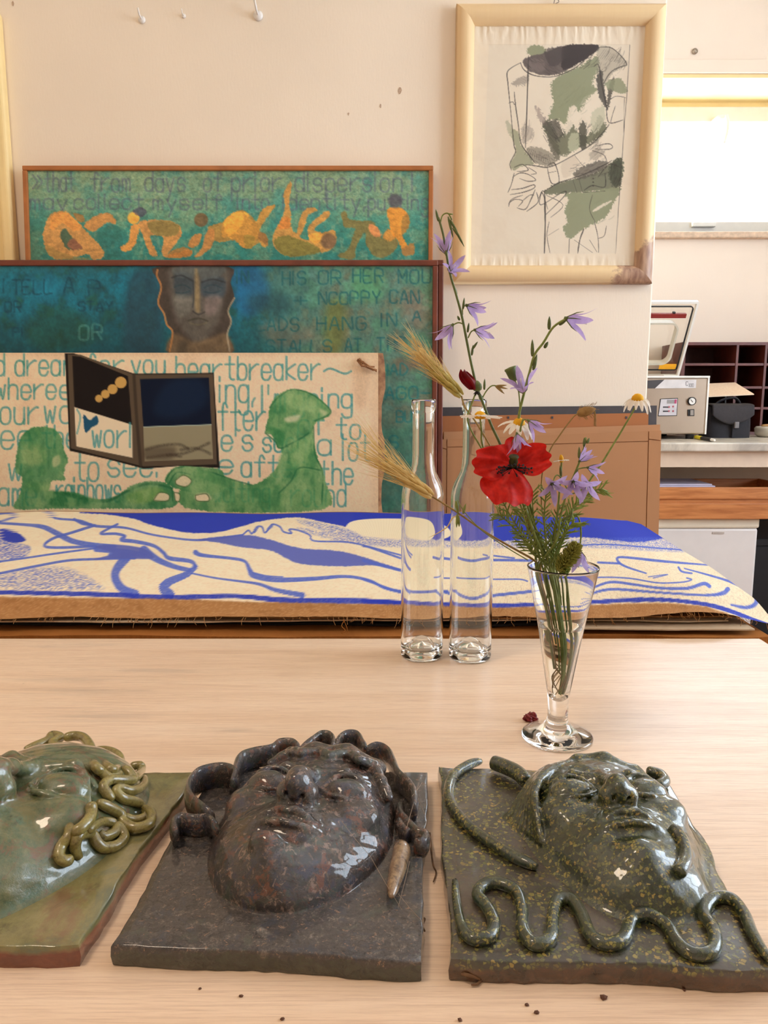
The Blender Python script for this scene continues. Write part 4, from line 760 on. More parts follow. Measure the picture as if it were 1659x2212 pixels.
p.poly(ZA([(395, 215), (480, 205), (600, 222), (640, 262), (540, 264), (470, 264), (385, 268), (470, 242)]), MB_, 0.9, 1.5)
p.poly(ZA([(830, 183), (1010, 165), (1110, 180), (1250, 220), (1430, 235), (1600, 285), (1670, 312), (1560, 292), (1420, 296), (1250, 285), (1180, 255), (1120, 228), (1000, 215), (900, 195)]), MB_, 0.92, 1.5, True, 3)
for pts, w in (([(-30, 212), (0, 218), (125, 262)], 9), ([(-30, 270), (0, 280), (125, 312)], 13), ([(-30, 350), (0, 360), (125, 400), (320, 400)], 11), ([(300, 262), (420, 275), (515, 270), (670, 272)], 11), ([(515, 252), (600, 262)], 7), ([(300, 345), (510, 350), (620, 350), (655, 358)], 6), ([(300, 400), (420, 430), (510, 418), (680, 400)], 13), ([(880, 208), (1000, 205), (1200, 220), (1330, 230), (1370, 242)], 6), ([(950, 280), (1040, 284)], 9), ([(1430, 292), (1300, 282), (1190, 272), (1100, 262), (1040, 258), (1030, 270), (1060, 295), (1150, 325)], [5, 9, 11, 10, 9, 10, 9, 6]), ([(1285, 300), (1300, 318), (1340, 325)], 8), ([(1310, 305), (1420, 335), (1500, 360), (1570, 395), (1610, 430), (1600, 458), (1560, 468), (1505, 456)], [5, 8, 10, 12, 18, 18, 14, 8]), ([(920, 352), (960, 342), (1080, 346), (1200, 365), (1300, 362), (1340, 352), (1320, 345)], 6), ([(920, 390), (1000, 362), (1100, 372), (1200, 386), (1320, 388), (1390, 368), (1415, 380)], [9, 11, 10, 12, 15, 15]), ([(900, 420), (1000, 392), (1200, 405), (1400, 416), (1470, 408), (1490, 392)], [9, 12, 10, 10, 18, 20]), ([(1180, 345), (1240, 330), (1160, 340)], 4), ([(680, 400), (820, 420), (920, 408)], 9)): Sb(ZB, pts, w)
Sb(ZA, [(-40, 404), (400, 412), (700, 425), (980, 420), (1200, 438), (1500, 440), (1680, 452)], [18, 20, 22, 18, 24, 22, 22], DB)
Sb(ZB, [(-30, 440), (300, 455), (510, 460), (680, 456), (930, 445), (1100, 436), (1250, 437), (1400, 455), (1500, 482), (1600, 520), (1700, 555)], [20, 18, 18, 16, 20, 16, 18, 16, 16], DB)
# the figure runs on beyond the left of the view
for pts, w in (([(0, 112), (-150, 120), (-320, 160), (-420, 230), (-620, 260), (-900, 240)], [12, 16, 26, 20, 14]), ([(0, 276), (-200, 300), (-380, 340), (-600, 330)], 10), ([(0, 325), (-160, 350), (-340, 395)], [10, 16, 30]), ([(-10, 76), (-200, 84), (-420, 100), (-700, 96)], 9), ([(-300, 170), (-260, 240), (-330, 300), (-300, 360)], [14, 22, 24])): Sb(ZA, pts, w)
Sb(ZA, [(-1500, 372), (-900, 384), (-400, 396), (-40, 404)], 20, DB); p.poly(ZA([(-1400, 20), (-300, 20), (-120, 40), (-260, 70), (-600, 78), (-1400, 60)]), DB, 0.97, 1.5, True, 3)
# bare burlap hem along the front and back edges
hem = np.interp(px, [0, 362, 570, 860, 1064, 1280, 1370, 1447, 1525, 1577, 1628, 1700], [1288, 1293, 1300, 1305, 1312, 1306, 1302, 1302, 1309, 1326, 1344, 1372])
hm = sst(-1.5, 3.5, py-hem+4*(fbm(px/6, py/3, 8)-0.5)); p.all(hm, (178, 128, 80)); p.all(hm*sst(0.5, 0.8, fbm(px/20, py/8, 9))*0.5, (150, 102, 60)); p.all(hm*(RNG.rand(len(px)) > 0.75)*0.35, (214, 168, 118))
gYf = gY.ravel(); p.all(sst(1.396, 1.401, gYf), (168, 124, 82))
p.apply(o)
# frayed threads on its front hem
th = []
for k in range(150):
    X = -0.5+0.93*random.random(); Y0 = 0.783+0.003*math.sin(X*17)+0.001; z0 = float(topz(X, Y0)); L = 0.003+0.006*random.random()**2
    th.append(tube([(X, Y0+0.001, z0), (X+0.002*random.uniform(-1, 1), Y0-L*0.6, z0-L*0.5), (X+0.004*random.uniform(-1, 1), Y0-L*0.8, z0-L)], 0.0003, 3, False))
f_ = mk('frayed_threads', join(*th), M_bur, BC); f_['kind'] = 'stuff'
q = [onY(744, 1340, 0.772), onY(738, 1352, 0.768), onY(746, 1362, 0.766), onY(737, 1368, 0.765)]; mk('loose_thread', join(tube(catmull(q, 4), 0.0005, 4), tube(catmull([onY(742, 1338, 0.772), onY(749, 1355, 0.767), onY(752, 1366, 0.766)], 4), 0.0004, 4)), M_bur2, BC)
# under-layers
def layer(name, label, cat, mat, zb, amp, yf, xr, yb=1.40, th=0.0022, seed=0, dip=0.0, xl=-1.2):
    xs = np.linspace(xl, xr, 150) if xl > -0.6 else np.concatenate([np.linspace(xl, -0.6, 8)[:-1], np.linspace(-0.6, xr, 130)]); ys = np.concatenate([np.linspace(yf, yf+0.06, 12)[:-1], np.linspace(yf+0.06, yb, 12)])
    gx, gy = np.meshgrid(xs, ys); wv = amp*(fbm(gx*7+seed*3.3, gy*2, seed, 3)-0.5)*sst(yf+0.2, yf, gy)*2
    wv = np.clip(wv, -zb*0.0-0.0012, 0.010)
    gy2 = gy+sst(yf+0.05, yf, gy)*0.016*(fbm(gx*9, gy*0+seed, seed+4, 3)-0.5); z = T+zb+wv-dip*sst(yf+0.05, yf, gy)
    top = np.stack([gx, gy2, z], 2).reshape(-1, 3); bot = top-np.array([0, 0, th]); n = len(xs); m = len(ys)
    V = np.concatenate([top, bot]); Fc = []; N = n*m
    for j in range(m-1):
        for i in range(n-1):
            a = j*n+i; Fc.append((a, a+1, a+n+1, a+n)); Fc.append((N+a, N+a+n, N+a+n+1, N+a+1))
    for i in range(n-1): Fc.append((i, N+i, N+i+1, i+1)); e = (m-1)*n+i; Fc.append((e, e+1, N+e+1, N+e))
    for j in range(m-1): e = j*n+n-1; Fc.append((e, N+e, N+e+n, e+n)); e = j*n; Fc.append((e, e+n, N+e+n, N+e))
    return tag(mk(name, (V, Fc), mat, smooth=False, auto=40, origin=(-0.3, 1.1, T+zb-th)), label, cat, 'loose canvases stacked on the low table')
layer('rolled_canvas', 'orange burlap canvas at the bottom of the stack, its edge along the table', 'canvas', M_bur2, -0.0015, 0.0012, 0.768, 0.415, th=0.0415, seed=2)
layer('rolled_canvas', 'black sheet standing in for the shaded gap above the orange burlap', 'canvas', M_gapshade, 0.0030, 0.0005, 0.800, 0.36, th=0.0028, seed=3)  # shade of the gap between layers, built as a black sheet
layer('rolled_canvas', 'wide pale linen sheet sticking out to the right under the stack', 'canvas', M_linen, 0.0052, 0.0004, 0.772, 0.40, th=0.0016, seed=9, xl=0.19)
layer('rolled_canvas', 'thin black sheet standing in for shade between two pale linen sheets', 'canvas', M_gapshade, 0.0074, 0.0004, 0.799, 0.33, th=0.0016, seed=5)  # dark line between the linens, also shade built as a sheet
layer('rolled_canvas', 'off white linen canvas with curled edge just below the blue painting', 'canvas', M_linen, 0.0092, 0.0006, 0.789, 0.38, th=0.0014, seed=6)
layer('rolled_canvas', 'brown burlap canvas directly under the blue painted canvas', 'canvas', M_bur, 0.0116, 0.0005, 0.797, 0.40, th=0.0018, seed=7)
# ------------------------------------------------------------------ sculpted ceramic masks: distance fields blended in clay, skinned with surface nets
class Clay:
    def __init__(s, x0, x1, y0, y1, z0, z1, h):
        s.h = h; s.o = np.array([x0, y0, z0])
        s.X, s.Y, s.Z = np.meshgrid(np.arange(x0, x1, h), np.arange(y0, y1, h), np.arange(z0, z1, h), indexing='ij')
        s.X = s.X.astype(np.float32); s.Y = s.Y.astype(np.float32); s.Z = s.Z.astype(np.float32)
        s.f = np.full(s.X.shape, 9.0, np.float32)
    def _add(s, d, k, sub=False):
        if sub:
            d = -d; t = np.clip(0.5-0.5*(d-s.f)/k, 0, 1); s.f = np.where(True, d*(1-t)+s.f*t, 0) + 0
            return
        t = np.clip(0.5+0.5*(s.f-d)/k, 0, 1); s.f = s.f*(1-t)+d*t-k*t*(1-t)
    def _sub(s, d, k):
        t = np.clip(0.5-0.5*(s.f+d)/k, 0, 1); s.f = s.f*(1-t)+(-d)*t+k*t*(1-t)
    def ell(s, c, r, k=0.08, sub=False, rot=0.0):
        x = s.X-c[0]; y = s.Y-c[1]
        if rot: ca, sa = math.cos(rot), math.sin(rot); x, y = x*ca+y*sa, -x*sa+y*ca
        a = np.sqrt((x/r[0])**2+(y/r[1])**2+((s.Z-c[2])/r[2])**2)
        b = np.sqrt((x/r[0]**2)**2+(y/r[1]**2)**2+((s.Z-c[2])/r[2]**2)**2)
        d = a*(a-1)/np.maximum(b, 1e-6)
        s._sub(d, k) if sub else s._add(d, k)
    def cap(s, a, b, ra, rb, k=0.06, sub=False):
        a = np.array(a, float); b = np.array(b, float); ab = b-a; L = ab @ ab
        t = np.clip(((s.X-a[0])*ab[0]+(s.Y-a[1])*ab[1]+(s.Z-a[2])*ab[2])/L, 0, 1)
        d = np.sqrt((s.X-a[0]-t*ab[0])**2+(s.Y-a[1]-t*ab[1])**2+(s.Z-a[2]-t*ab[2])**2)-(ra*(1-t)+rb*t)
        s._sub(d, k) if sub else s._add(d, k)
    def chain(s, pts, r, k=0.05, sub=False):
        n = len(pts)
        for i in range(n-1):
            ra = r[i] if hasattr(r, '__len__') else r; rb = r[i+1] if hasattr(r, '__len__') else r
            s.cap(pts[i], pts[i+1], ra, rb, k, sub)
    def height(s, x, y):
        i = np.clip(np.round((np.asarray(x)-s.o[0])/s.h).astype(int), 0, s.f.shape[0]-1); j = np.clip(np.round((np.asarray(y)-s.o[1])/s.h).astype(int), 0, s.f.shape[1]-1)
        col = s.f[i, j]; zz = s.Z[0, 0]; top = np.where(col < 0, zz, -9).max(-1); return top
    def mesh(s):
        f = s.f; g = f < 0; nx, ny, nz = f.shape; h = s.h
        acc = np.zeros((nx-1, ny-1, nz-1, 3), np.float32); cnt = np.zeros((nx-1, ny-1, nz-1), np.float32)
        def corner(i, j, k): return f[i:nx-1+i, j:ny-1+j, k:nz-1+k]
        for ax in range(3):
            for u in (0, 1):
                for v in (0, 1):
                    c0 = [0, 0, 0]; o = [a for a in range(3) if a != ax]; c0[o[0]] = u; c0[o[1]] = v; c1 = list(c0); c1[ax] = 1
                    A = corner(*c0); B = corner(*c1); m = (A < 0) != (B < 0)
                    t = np.where(m, A/np.where(m, A-B, 1), 0)
                    acc[..., ax] += np.where(m, t, 0); acc[..., o[0]] += m*u; acc[..., o[1]] += m*v; cnt += m
        act = cnt > 0; idx = np.full(act.shape, -1, np.int64); idx[act] = np.arange(act.sum())
        I = np.argwhere(act); V = s.o+(I+acc[act]/cnt[act][:, None])*h
        Q = []
        for ax in range(3):
            sl0 = [slice(1, -1)]*3; sl1 = [slice(1, -1)]*3; sl0[ax] = slice(0, -1); sl1[ax] = slice(1, None)
            A = g[tuple(sl0)]; B = g[tuple(sl1)]; o = [a for a in range(3) if a != ax]
            for sgn, m in ((1, A & ~B), (-1, ~A & B)):
                E = np.argwhere(m); E[:, o[0]] += 1; E[:, o[1]] += 1
                def cell(du, dv):
                    e = E.copy(); e[:, o[0]] += du; e[:, o[1]] += dv; return idx[e[:, 0], e[:, 1], e[:, 2]]
                q = np.stack([cell(-1, -1), cell(0, -1), cell(0, 0), cell(-1, 0)], 1)
                flip = (sgn == 1) != (ax == 1)
                Q.append(q if flip else q[:, ::-1])
        Q = np.concatenate(Q); Q = Q[(Q >= 0).all(1)]
        return V, Q
def face(S, cx, cy, rot, zt, kind, h=0.019, zs=1.0):
    """S: half width in metres; local x right, y towards the forehead, z out of the face"""
    C = Clay(-1.35, 1.35, -1.65, 1.60, -0.10, 1.02, h)
    C.ell((0, 0.02, -0.05), (0.98, 1.25, 0.60), 0.02); C.ell((0, 0.62, 0.0), (0.86, 0.70, 0.58), 0.15); C.ell((0, -0.60, 0.05), (0.70, 0.68, 0.50), 0.18)
    C.ell((0, -0.98, 0.30), (0.26, 0.22, 0.27), 0.12)                     # chin
    big = 1.0 if kind != 'green' else 1.06
    for m in (-1, 1):
        C.ell((m*0.60, -0.04, 0.36), (0.26, 0.24, 0.17), 0.16)            # cheekbone
        C.ell((m*0.40, 0.16, 0.68), (0.27, 0.20, 0.12), 0.12, sub=True)    # socket
        C.ell((m*0.30, -0.33, 0.66), (0.16, 0.20, 0.09), 0.14, sub=True)   # hollow beside the nose
        C.chain([(m*0.10, 0.40, 0.57), (m*0.36, 0.48, 0.57), (m*0.66, 0.36, 0.43)], [0.05, 0.045, 0.03], 0.08)   # brow
    for m in (-1, 1):
        C.ell((m*0.45, 0.17, 0.470), (0.260*big, 0.185*big, 0.185), 0.015) # eyeball under the lid
        C.chain(catmull([(m*0.16, 0.11, 0.53), (m*0.28, 0.31, 0.600), (m*0.45, 0.375, 0.605), (m*0.62, 0.30, 0.56), (m*0.75, 0.12, 0.42)], 2), 0.032, 0.012)
        C.chain(catmull([(m*0.16, 0.11, 0.53), (m*0.30, -0.015, 0.565), (m*0.48, -0.03, 0.555), (m*0.65, 0.03, 0.48), (m*0.76, 0.12, 0.41)], 2), 0.028, 0.012)
        
    nt = 0.90 if kind != 'green' else 0.86
    C.chain([(0, 0.46, 0.55), (0, 0.26, 0.60), (0, 0.05, nt-0.16), (0, -0.12, nt-0.09), (0, -0.20, nt-0.10)], [0.075, 0.07, 0.085, 0.120, 0.122], 0.06)
    for m in (-1, 1):
        C.ell((m*0.135, -0.19, 0.645), (0.095, 0.125, 0.135), 0.08)
        C.cap((m*0.080, -0.375, 0.672), (m*0.085, -0.25, 0.695), 0.036, 0.026, 0.010, sub=True)
    C.cap((0, -0.27, nt-0.20), (0, -0.30, 0.60), 0.06, 0.05, 0.05)
    C.ell((0, -0.52, 0.43), (0.38, 0.24, 0.14), 0.14)                      # muzzle
    for m in (-1, 1): C.chain([(m*0.23, -0.22, 0.60), (m*0.37, -0.42, 0.575), (m*0.45, -0.60, 0.53)], 0.030, 0.06, sub=True)   # fold beside the nose
    C.chain([(0, -0.34, 0.63), (0, -0.45, 0.65)], 0.028, 0.04, sub=True)
    mw = 0.40
    C.chain(catmull([(-mw, -0.575, 0.46), (-0.20, -0.520, 0.585), (-0.07, -0.485, 0.635), (0, -0.505, 0.63), (0.07, -0.485, 0.635), (0.20, -0.520, 0.585), (mw, -0.575, 0.46)], 2), [0.025]+[0.040]*10+[0.04, 0.025], 0.03)
    C.chain(catmull([(-mw*0.9, -0.62, 0.46), (-0.18, -0.675, 0.575), (0, -0.690, 0.605), (0.18, -0.675, 0.575), (mw*0.9, -0.62, 0.46)], 2), [0.025]+[0.046]*7+[0.025], 0.03)
    C.chain(catmull([(-mw*1.08, -0.585, 0.50), (-0.2, -0.588, 0.640), (0, -0.592, 0.675), (0.2, -0.588, 0.640), (mw*1.08, -0.585, 0.50)], 2), 0.020, 0.012, sub=True)
    C.chain([(-0.20, -0.80, 0.55), (0, -0.81, 0.585), (0.20, -0.80, 0.55)], 0.045, 0.08, sub=True)
    if kind == 'dark':
        C.ell((-0.06, -0.95, 0.52), (0.18, 0.13, 0.14), 0.05); C.ell((-0.14, -0.93, 0.57), (0.07, 0.05, 0.06), 0.04)
        fr = [(-0.66, 0.80, 0.40), (-0.48, 0.98, 0.48), (-0.28, 0.80, 0.585), (-0.10, 0.93, 0.56), (0.08, 0.80, 0.585), (0.26, 0.97, 0.56), (0.44, 0.82, 0.56), (0.58, 0.90, 0.46), (0.74, 0.66, 0.40), (0.86, 0.48, 0.30)]
        C.chain(catmull(fr, 2), 0.060, 0.035)                              # scalloped fringe over the brow
        C.chain([(-0.55, 1.0, 0.34), (-0.2, 1.10, 0.44), (0.2, 1.10, 0.46), (0.6, 1.0, 0.36)], 0.12, 0.10)
    if kind == 'green':
        for k in range(9):                                                 # combed strands over the temple
            t = k/8; s0 = (0.02-0.72*t, 1.24-0.60*t, 0.34+0.10*math.sin(t*3)); s3 = (-1.13+0.22*t, 0.42-0.72*t, 0.02+0.10*t); m1 = tuple(0.62*a_+0.38*b_ for a_, b_ in zip(s0, s3)); m2 = tuple(0.28*a_+0.72*b_ for a_, b_ in zip(s0, s3))
            bo = 0.20-0.04*t
            C.chain(catmull([s0, (m1[0]-bo*0.5, m1[1]+bo*0.4, m1[2]+0.16), (m2[0]-bo*0.4, m2[1]+bo*0.2, m2[2]+0.17), s3], 3), 0.046, 0.012)
        C.chain([(-0.1, 1.15, 0.40), (0.25, 1.12, 0.42), (0.6, 0.95, 0.32), (0.85, 0.62, 0.20)], [0.1, 0.10, 0.10, 0.08], 0.08)
        C.ell((0.05, -1.08, 0.0), (0.62, 0.40, 0.36), 0.20)
    # blend into the slab
    k = 0.16 if kind == 'green' else (0.12 if kind == 'sea' else 0.04)
    fc = C.f.copy(); pl = C.Z+0.012; t = np.clip(0.5+0.5*(fc-pl)/k, 0, 1); fm = fc*(1-t)+pl*t-k*t*(1-t)
    C.f = np.maximum(np.maximum(fm, fc-k*0.9), -0.07-C.Z)
    C.f += (0.005*np.sin(C.X*13+C.Y*7)*np.sin(C.Y*11-C.Z*9)+0.003*np.sin(C.X*29-C.Y*17+2)*np.sin(C.Y*31+C.Z*19))*np.clip(C.Z*6, 0, 1)
    V, Q = C.mesh()
    ca, sa = math.cos(rot), math.sin(rot)
    W = np.stack([cx+S*(V[:, 0]*ca-V[:, 1]*sa), cy+S*(V[:, 0]*sa+V[:, 1]*ca), zt+S*zs*V[:, 2]], 1)
    def hgt(x, y):
        x = (np.asarray(x)-cx)/S; y = (np.asarray(y)-cy)/S
        hz = C.height(x*ca+y*sa, -x*sa+y*ca); return np.where(hz > -1, zt+S*zs*hz, zt)
    return W, Q, hgt
def slab(c, th, z, jit=0.0006, seed=1):
    """hand-cut clay slab from its four top corners"""
    rs = np.random.RandomState(seed); out = []; N = 26
    c = [Vector((p[0], p[1])) for p in c]
    for k in range(4):
        a, b = c[k], c[(k+1) % 4]; nrm = Vector((b.y-a.y, -(b.x-a.x))).normalized(); ln = rs.rand(N)
        for i in range(N):
            t = i/N; q = a.lerp(b, t)+nrm*((ln[i]-0.5)*jit*2+jit*2*math.sin(t*9+k)); out.append(q)
    cen = sum(out, Vector((0, 0)))/len(out); n = len(out); V = []; Fc = []
    rings = [(0.9, 0.0, 0.0), (0.985, 0.0, 0.0), (0.995, -0.0003, 0.0002), (1.0, -0.0012, 0.0004), (1.004, -th*0.5, 0.0008), (1.001, -th+0.0008, 0.0006), (0.995, -th, 0)]
    for s_, dz, j in rings:
        for q in out:
            p_ = cen+(q-cen)*s_; V.append((p_.x+(rs.rand()-.5)*j, p_.y+(rs.rand()-.5)*j, max(z-th, z+dz+(rs.rand()-.5)*j*0.6)))
    m = len(rings)
    for r in range(m-1):
        for i in range(n): Fc.append((r*n+i, (r+1)*n+i, (r+1)*n+(i+1) % n, r*n+(i+1) % n))
    Fc.append(tuple(range(n))); Fc.append(tuple((m-1)*n+i for i in range(n-1, -1, -1)))
    return V, Fc
def glaze(name, _, base, spots, edge=None, rough=0.16, cell=None, nsc=60, bumpy=0.25):
    """mottled kiln glaze: noise colours, soft-edged patches, optional crazed cells, bare clay on cut edges"""
    n = NT(name); v = n.coord('Object')
    a = n.noise(v, nsc, 8, 0.7, 0.8); b = n.noise(v, nsc*0.35, 5, 0.6); d = n.noise(v, nsc*5, 5, 0.75)
    c = n.ramp(n.mix(0.35, a, d), base)
    if cell:
        sc, stops, dark = cell
        vj = n.node('ShaderNodeVectorMath', {0: v, 1: n.node('ShaderNodeVectorMath', {0: n.node('ShaderNodeTexNoise', {'Vector': v, 'Scale': sc*0.7}).outputs[1], 3: 0.0022}, operation='SCALE').outputs[0]}, operation='ADD').outputs[0]
        vc = n.node('ShaderNodeTexVoronoi', {'Vector': vj, 'Scale': sc}); rnd = n.node('ShaderNodeSeparateColor', {0: vc.outputs['Color']}).outputs[0]
        eg = n.vor(vj, sc, 'DISTANCE_TO_EDGE'); inn = n.ramp(eg, [(0.02, K1), (0.16, W1)])
        cc = n.ramp(rnd, stops); reg = n.ramp(n.noise(v, nsc*0.4, 4, 0.6), [(0.34, K1), (0.54, W1)]); al = n.ramp(rnd, [(0.35, K1), (0.75, W1)])
        m = n.node('ShaderNodeMath', {0: n.node('ShaderNodeMath', {0: inn, 1: reg}, operation='MULTIPLY').outputs[0], 1: al}, operation='MULTIPLY').outputs[0]
        c = n.mix(m, n.mix(n.node('ShaderNodeMath', {0: reg, 1: 0.6}, operation='MULTIPLY').outputs[0], c, dark), cc)
    for i, (thr, col, sc, wd) in enumerate(spots):
        f = n.noise(n.coord('Object', loc=(i*3.1+1, i*1.7, 0)), sc, 7, 0.7, 0.6); c = n.mix(n.ramp(f, [(thr, K1), (thr+wd, (215, 215, 215))]), c, col)
    if edge:
        g = n.node('ShaderNodeNewGeometry'); sx = n.node('ShaderNodeSeparateXYZ', {0: g.outputs['Normal']}).outputs[2]
        e = n.node('ShaderNodeMath', {0: sx, 1: n.node('ShaderNodeMath', {0: b, 1: 0.8}, operation='MULTIPLY').outputs[0]}, operation='ADD').outputs[0]
        c = n.mix(n.ramp(e, [(0.50, W1), (0.62, K1)]), c, n.ramp(a, [(0.35, edge[0]), (0.65, edge[1])]))
    dust = n.noise(v, nsc*0.5, 5, 0.7)
    n.set(Base_Color=c, Roughness=n.ramp(n.mix(0.5, dust, d), [(0.38, (rough*255*0.8,)*3), (0.64, (min(255, rough*255*2.2),)*3)]), Specular_IOR_Level=0.6, Coat_Weight=0.7, Coat_Roughness=0.05)
    n.bump(n.mix(0.5, a, d), bumpy, 0.0016); return n.m
ST = 0.0105; ZT = T+ST
def corners(pts): return [tuple(onZ(x, y, ZT)[:2]) for x, y in pts]
def coilpath(Z, pts, hgt, r, lift=0.45, sub=5, dz=0.0):
    out = []
    for (x, y) in Z(pts):
        z = ZT+r
        for _ in range(5):
            q = onZ(x, y, z); z2 = float(hgt(q.x, q.y))+r*(0.4+lift)+dz; z = 0.5*z+0.5*z2
        q = onZ(x, y, z); out.append((q.x, q.y, max(q.z, ZT+r*0.55)))
    return catmull(out, sub)
def taper(n, r, e0=0.5, e1=0.5):
    t = np.linspace(0, 1, n); return list(r*(1-(1-e0)*np.clip(1-t*8, 0, 1)**2)*(1-(1-e1)*np.clip(1-(1-t)*8, 0, 1)**2))
# ---- dark middle mask
M_dark = glaze('dark_iridescent_glaze', None, [(0.34, (20, 17, 18)), (0.46, (50, 42, 39)), (0.53, (68, 57, 52)), (0.62, (112, 94, 82))], [(0.51, (54, 60, 84), 70, 0.10), (0.55, (120, 70, 48), 130, 0.05), (0.53, (54, 68, 54), 80, 0.08), (0.57, (150, 124, 110), 210, 0.04), (0.55, (22, 18, 20), 90, 0.06)], None, 0.20, None, 190, 0.75)
M_darks = glaze('dark_slab_glaze', None, [(0.34, (36, 32, 31)), (0.46, (62, 55, 52)), (0.54, (78, 70, 65)), (0.62, (118, 106, 96))], [(0.53, (56, 60, 70), 110, 0.08), (0.60, (150, 116, 92), 330, 0.03), (0.55, (34, 30, 31), 90, 0.08), (0.56, (74, 78, 66), 60, 0.08)], ((34, 36, 30), (74, 76, 60)), 0.26, None, 260, 0.6)
MR_ = root('ceramic_mask', (onZ(600, 1850, T).x, onZ(600, 1850, T).y, T), 'dark brown glazed ceramic face relief with ribbon hair, middle of the three', 'sculpture', 'ceramic face reliefs on the table')
mk('slab', slab(corners([(240, 2040), (908, 2074), (924, 1668), (464, 1655)]), ST, ZT, 0.0004, 1), M_darks, MR_, auto=50)
W, Q, hD = face(0.0500, -0.0445, 0.3795, math.radians(-12), ZT, 'dark', zs=0.92)
mk('face', (W, Q), M_dark, MR_, smooth=True)
Zd = Zm(230, 1570, 2.304)
def ribbon(pts, r, tall, name='hair_ribbon', hg=hD, Z=Zd, mat=M_dark, par=MR_, dz=0.0, lift=1.6, e0=0.7, e1=0.7):
    P_ = coilpath(Z, pts, hg, r, lift, 6, dz); mk(name, tube(P_, taper(len(P_), r, e0, e1), 10, True, tall), mat, par, smooth=True)
ribbon([(345, 555), (338, 510), (370, 485), (440, 492), (510, 490), (545, 505)], 0.0026, 2.70, dz=0.001)
ribbon([(530, 480), (470, 440), (420, 390), (412, 330), (450, 275), (520, 250), (590, 245), (640, 265), (625, 310)], 0.0026, 3.51, dz=0.002)
ribbon([(640, 300), (645, 235), (670, 180), (740, 155), (820, 140), (860, 112), (920, 108), (950, 128), (945, 160)], 0.0026, 2.97, dz=0.002)
ribbon([(960, 165), (985, 130), (1030, 95), (1070, 70), (1115, 75), (1130, 110), (1120, 150)], 0.0026, 2.97, dz=0.003)
ribbon([(1140, 130), (1165, 85), (1205, 66), (1250, 72), (1270, 105), (1290, 135)], 0.0026, 2.97, dz=0.003)
ribbon([(1290, 140), (1350, 128), (1400, 150), (1425, 200), (1450, 260), (1500, 310), (1530, 360), (1530, 430)], 0.0026, 2.97, dz=0.002)
ribbon([(1465, 400), (1462, 450), (1500, 500), (1540, 545), (1585, 560), (1575, 600), (1530, 600)], 0.0030, 2.03, lift=0.6)
ribbon([(1455, 485), (1475, 525), (1510, 550)], 0.0030, 1.76, lift=0.6)
M_tan = glaze('bare_tan_glaze', None, [(0.3, (84, 64, 50)), (0.5, (140, 112, 84)), (0.66, (168, 140, 106))], [(0.56, (70, 56, 50), 160, 0.05)], None, 0.2, None, 120)
P_ = coilpath(Zd, [(1455, 585), (1470, 620), (1455, 680), (1440, 740), (1425, 800), (1418, 850)], hD, 0.004, 0.6)
mk('hair_curl', tube(P_, list(np.interp(np.linspace(0, 1, len(P_)), [0, 0.15, 0.5, 0.85, 1], [0.003, 0.0048, 0.0046, 0.003, 0.0008])), 12), M_tan, MR_, smooth=True)
# ---- speckled green mask
GC = [(0.0, (52, 66, 38)), (0.5, (84, 92, 48)), (0.8, (128, 124, 60)), (1.0, (156, 132, 66))]
M_green = glaze('speckled_green_glaze', None, [(0.30, (25, 36, 27)), (0.46, (48, 58, 39)), (0.56, (67, 75, 49)), (0.68, (89, 92, 63))], [(0.57, (34, 63, 56), 60, 0.10), (0.60, (70, 58, 49), 60, 0.10)], None, 0.15, (640, GC, (24, 34, 24)), 130, 0.35)
M_greens = glaze('speckled_slab_glaze', None, [(0.30, (53, 46, 41)), (0.46, (79, 68, 61)), (0.56, (84, 75, 65)), (0.68, (96, 92, 65))], [(0.58, (49, 60, 39), 40, 0.10)], ((46, 36, 27), (96, 65, 43)), 0.22, (520, GC, (39, 43, 29)), 90, 0.3)
GR_ = root('ceramic_mask', (onZ(1290, 1850, T).x, onZ(1290, 1850, T).y, T), 'speckled dark green ceramic face relief with a wavy snake along its front edge', 'sculpture', 'ceramic face reliefs on the table')
mk('slab', slab(corners([(972, 2070), (1676, 2096), (1436, 1676), (947, 1655)]), ST, ZT, 0.0005, 4), M_greens, GR_, auto=50)
W, Q, hG = face(0.0455, 0.1255, 0.3790, math.radians(1), ZT, 'green', zs=0.95)
mk('face', (W, Q), M_green, GR_, smooth=True)
Zg = Zm(930, 1600, 2.276)
def snake(pts, r, name, par, hg, Z, mat, dz=0.0, lift=0.3, e0=0.5, e1=0.5, n=12):
    P_ = coilpath(Z, pts, hg, r, lift, 7, dz); mk(name, tube(P_, taper(len(P_), r, e0, e1), n), mat, par, smooth=True)
snake([(250, 100), (190, 118), (115, 170), (88, 250), (112, 330), (200, 430), (320, 515), (430, 580), (525, 622)], 0.0032, 'snake_coil', GR_, hG, Zg, M_green)
snake([(120, 690), (128, 800), (155, 920), (210, 975), (290, 960), (312, 890), (272, 810), (232, 760), (260, 712), (330, 700), (420, 740), (450, 830), (452, 930), (510, 1000), (590, 970), (602, 860), (625, 785), (690, 780), (740, 850), (790, 960), (870, 1000), (950, 970), (990, 885), (1060, 850), (1150, 900), (1220, 1000), (1300, 1050), (1390, 1030), (1392, 930), (1345, 850), (1390, 775), (1480, 780), (1540, 850), (1580, 940), (1640, 1040), (1675, 1080)], 0.0031, 'snake_coil', GR_, hG, Zg, M_green)
snake([(300, 105), (360, 125), (430, 160), (475, 205)], 0.0048, 'horn', GR_, hG, Zg, M_green, 0.002, 0.5, 0.7, 0.5)
snake([(1060, 150), (1125, 165), (1150, 200), (1110, 225)], 0.0036, 'snake_coil', GR_, hG, Zg, M_green, 0.001)
snake([(1185, 420), (1235, 490), (1255, 570), (1240, 620), (1215, 655)], 0.0034, 'snake_coil', GR_, hG, Zg, M_green)
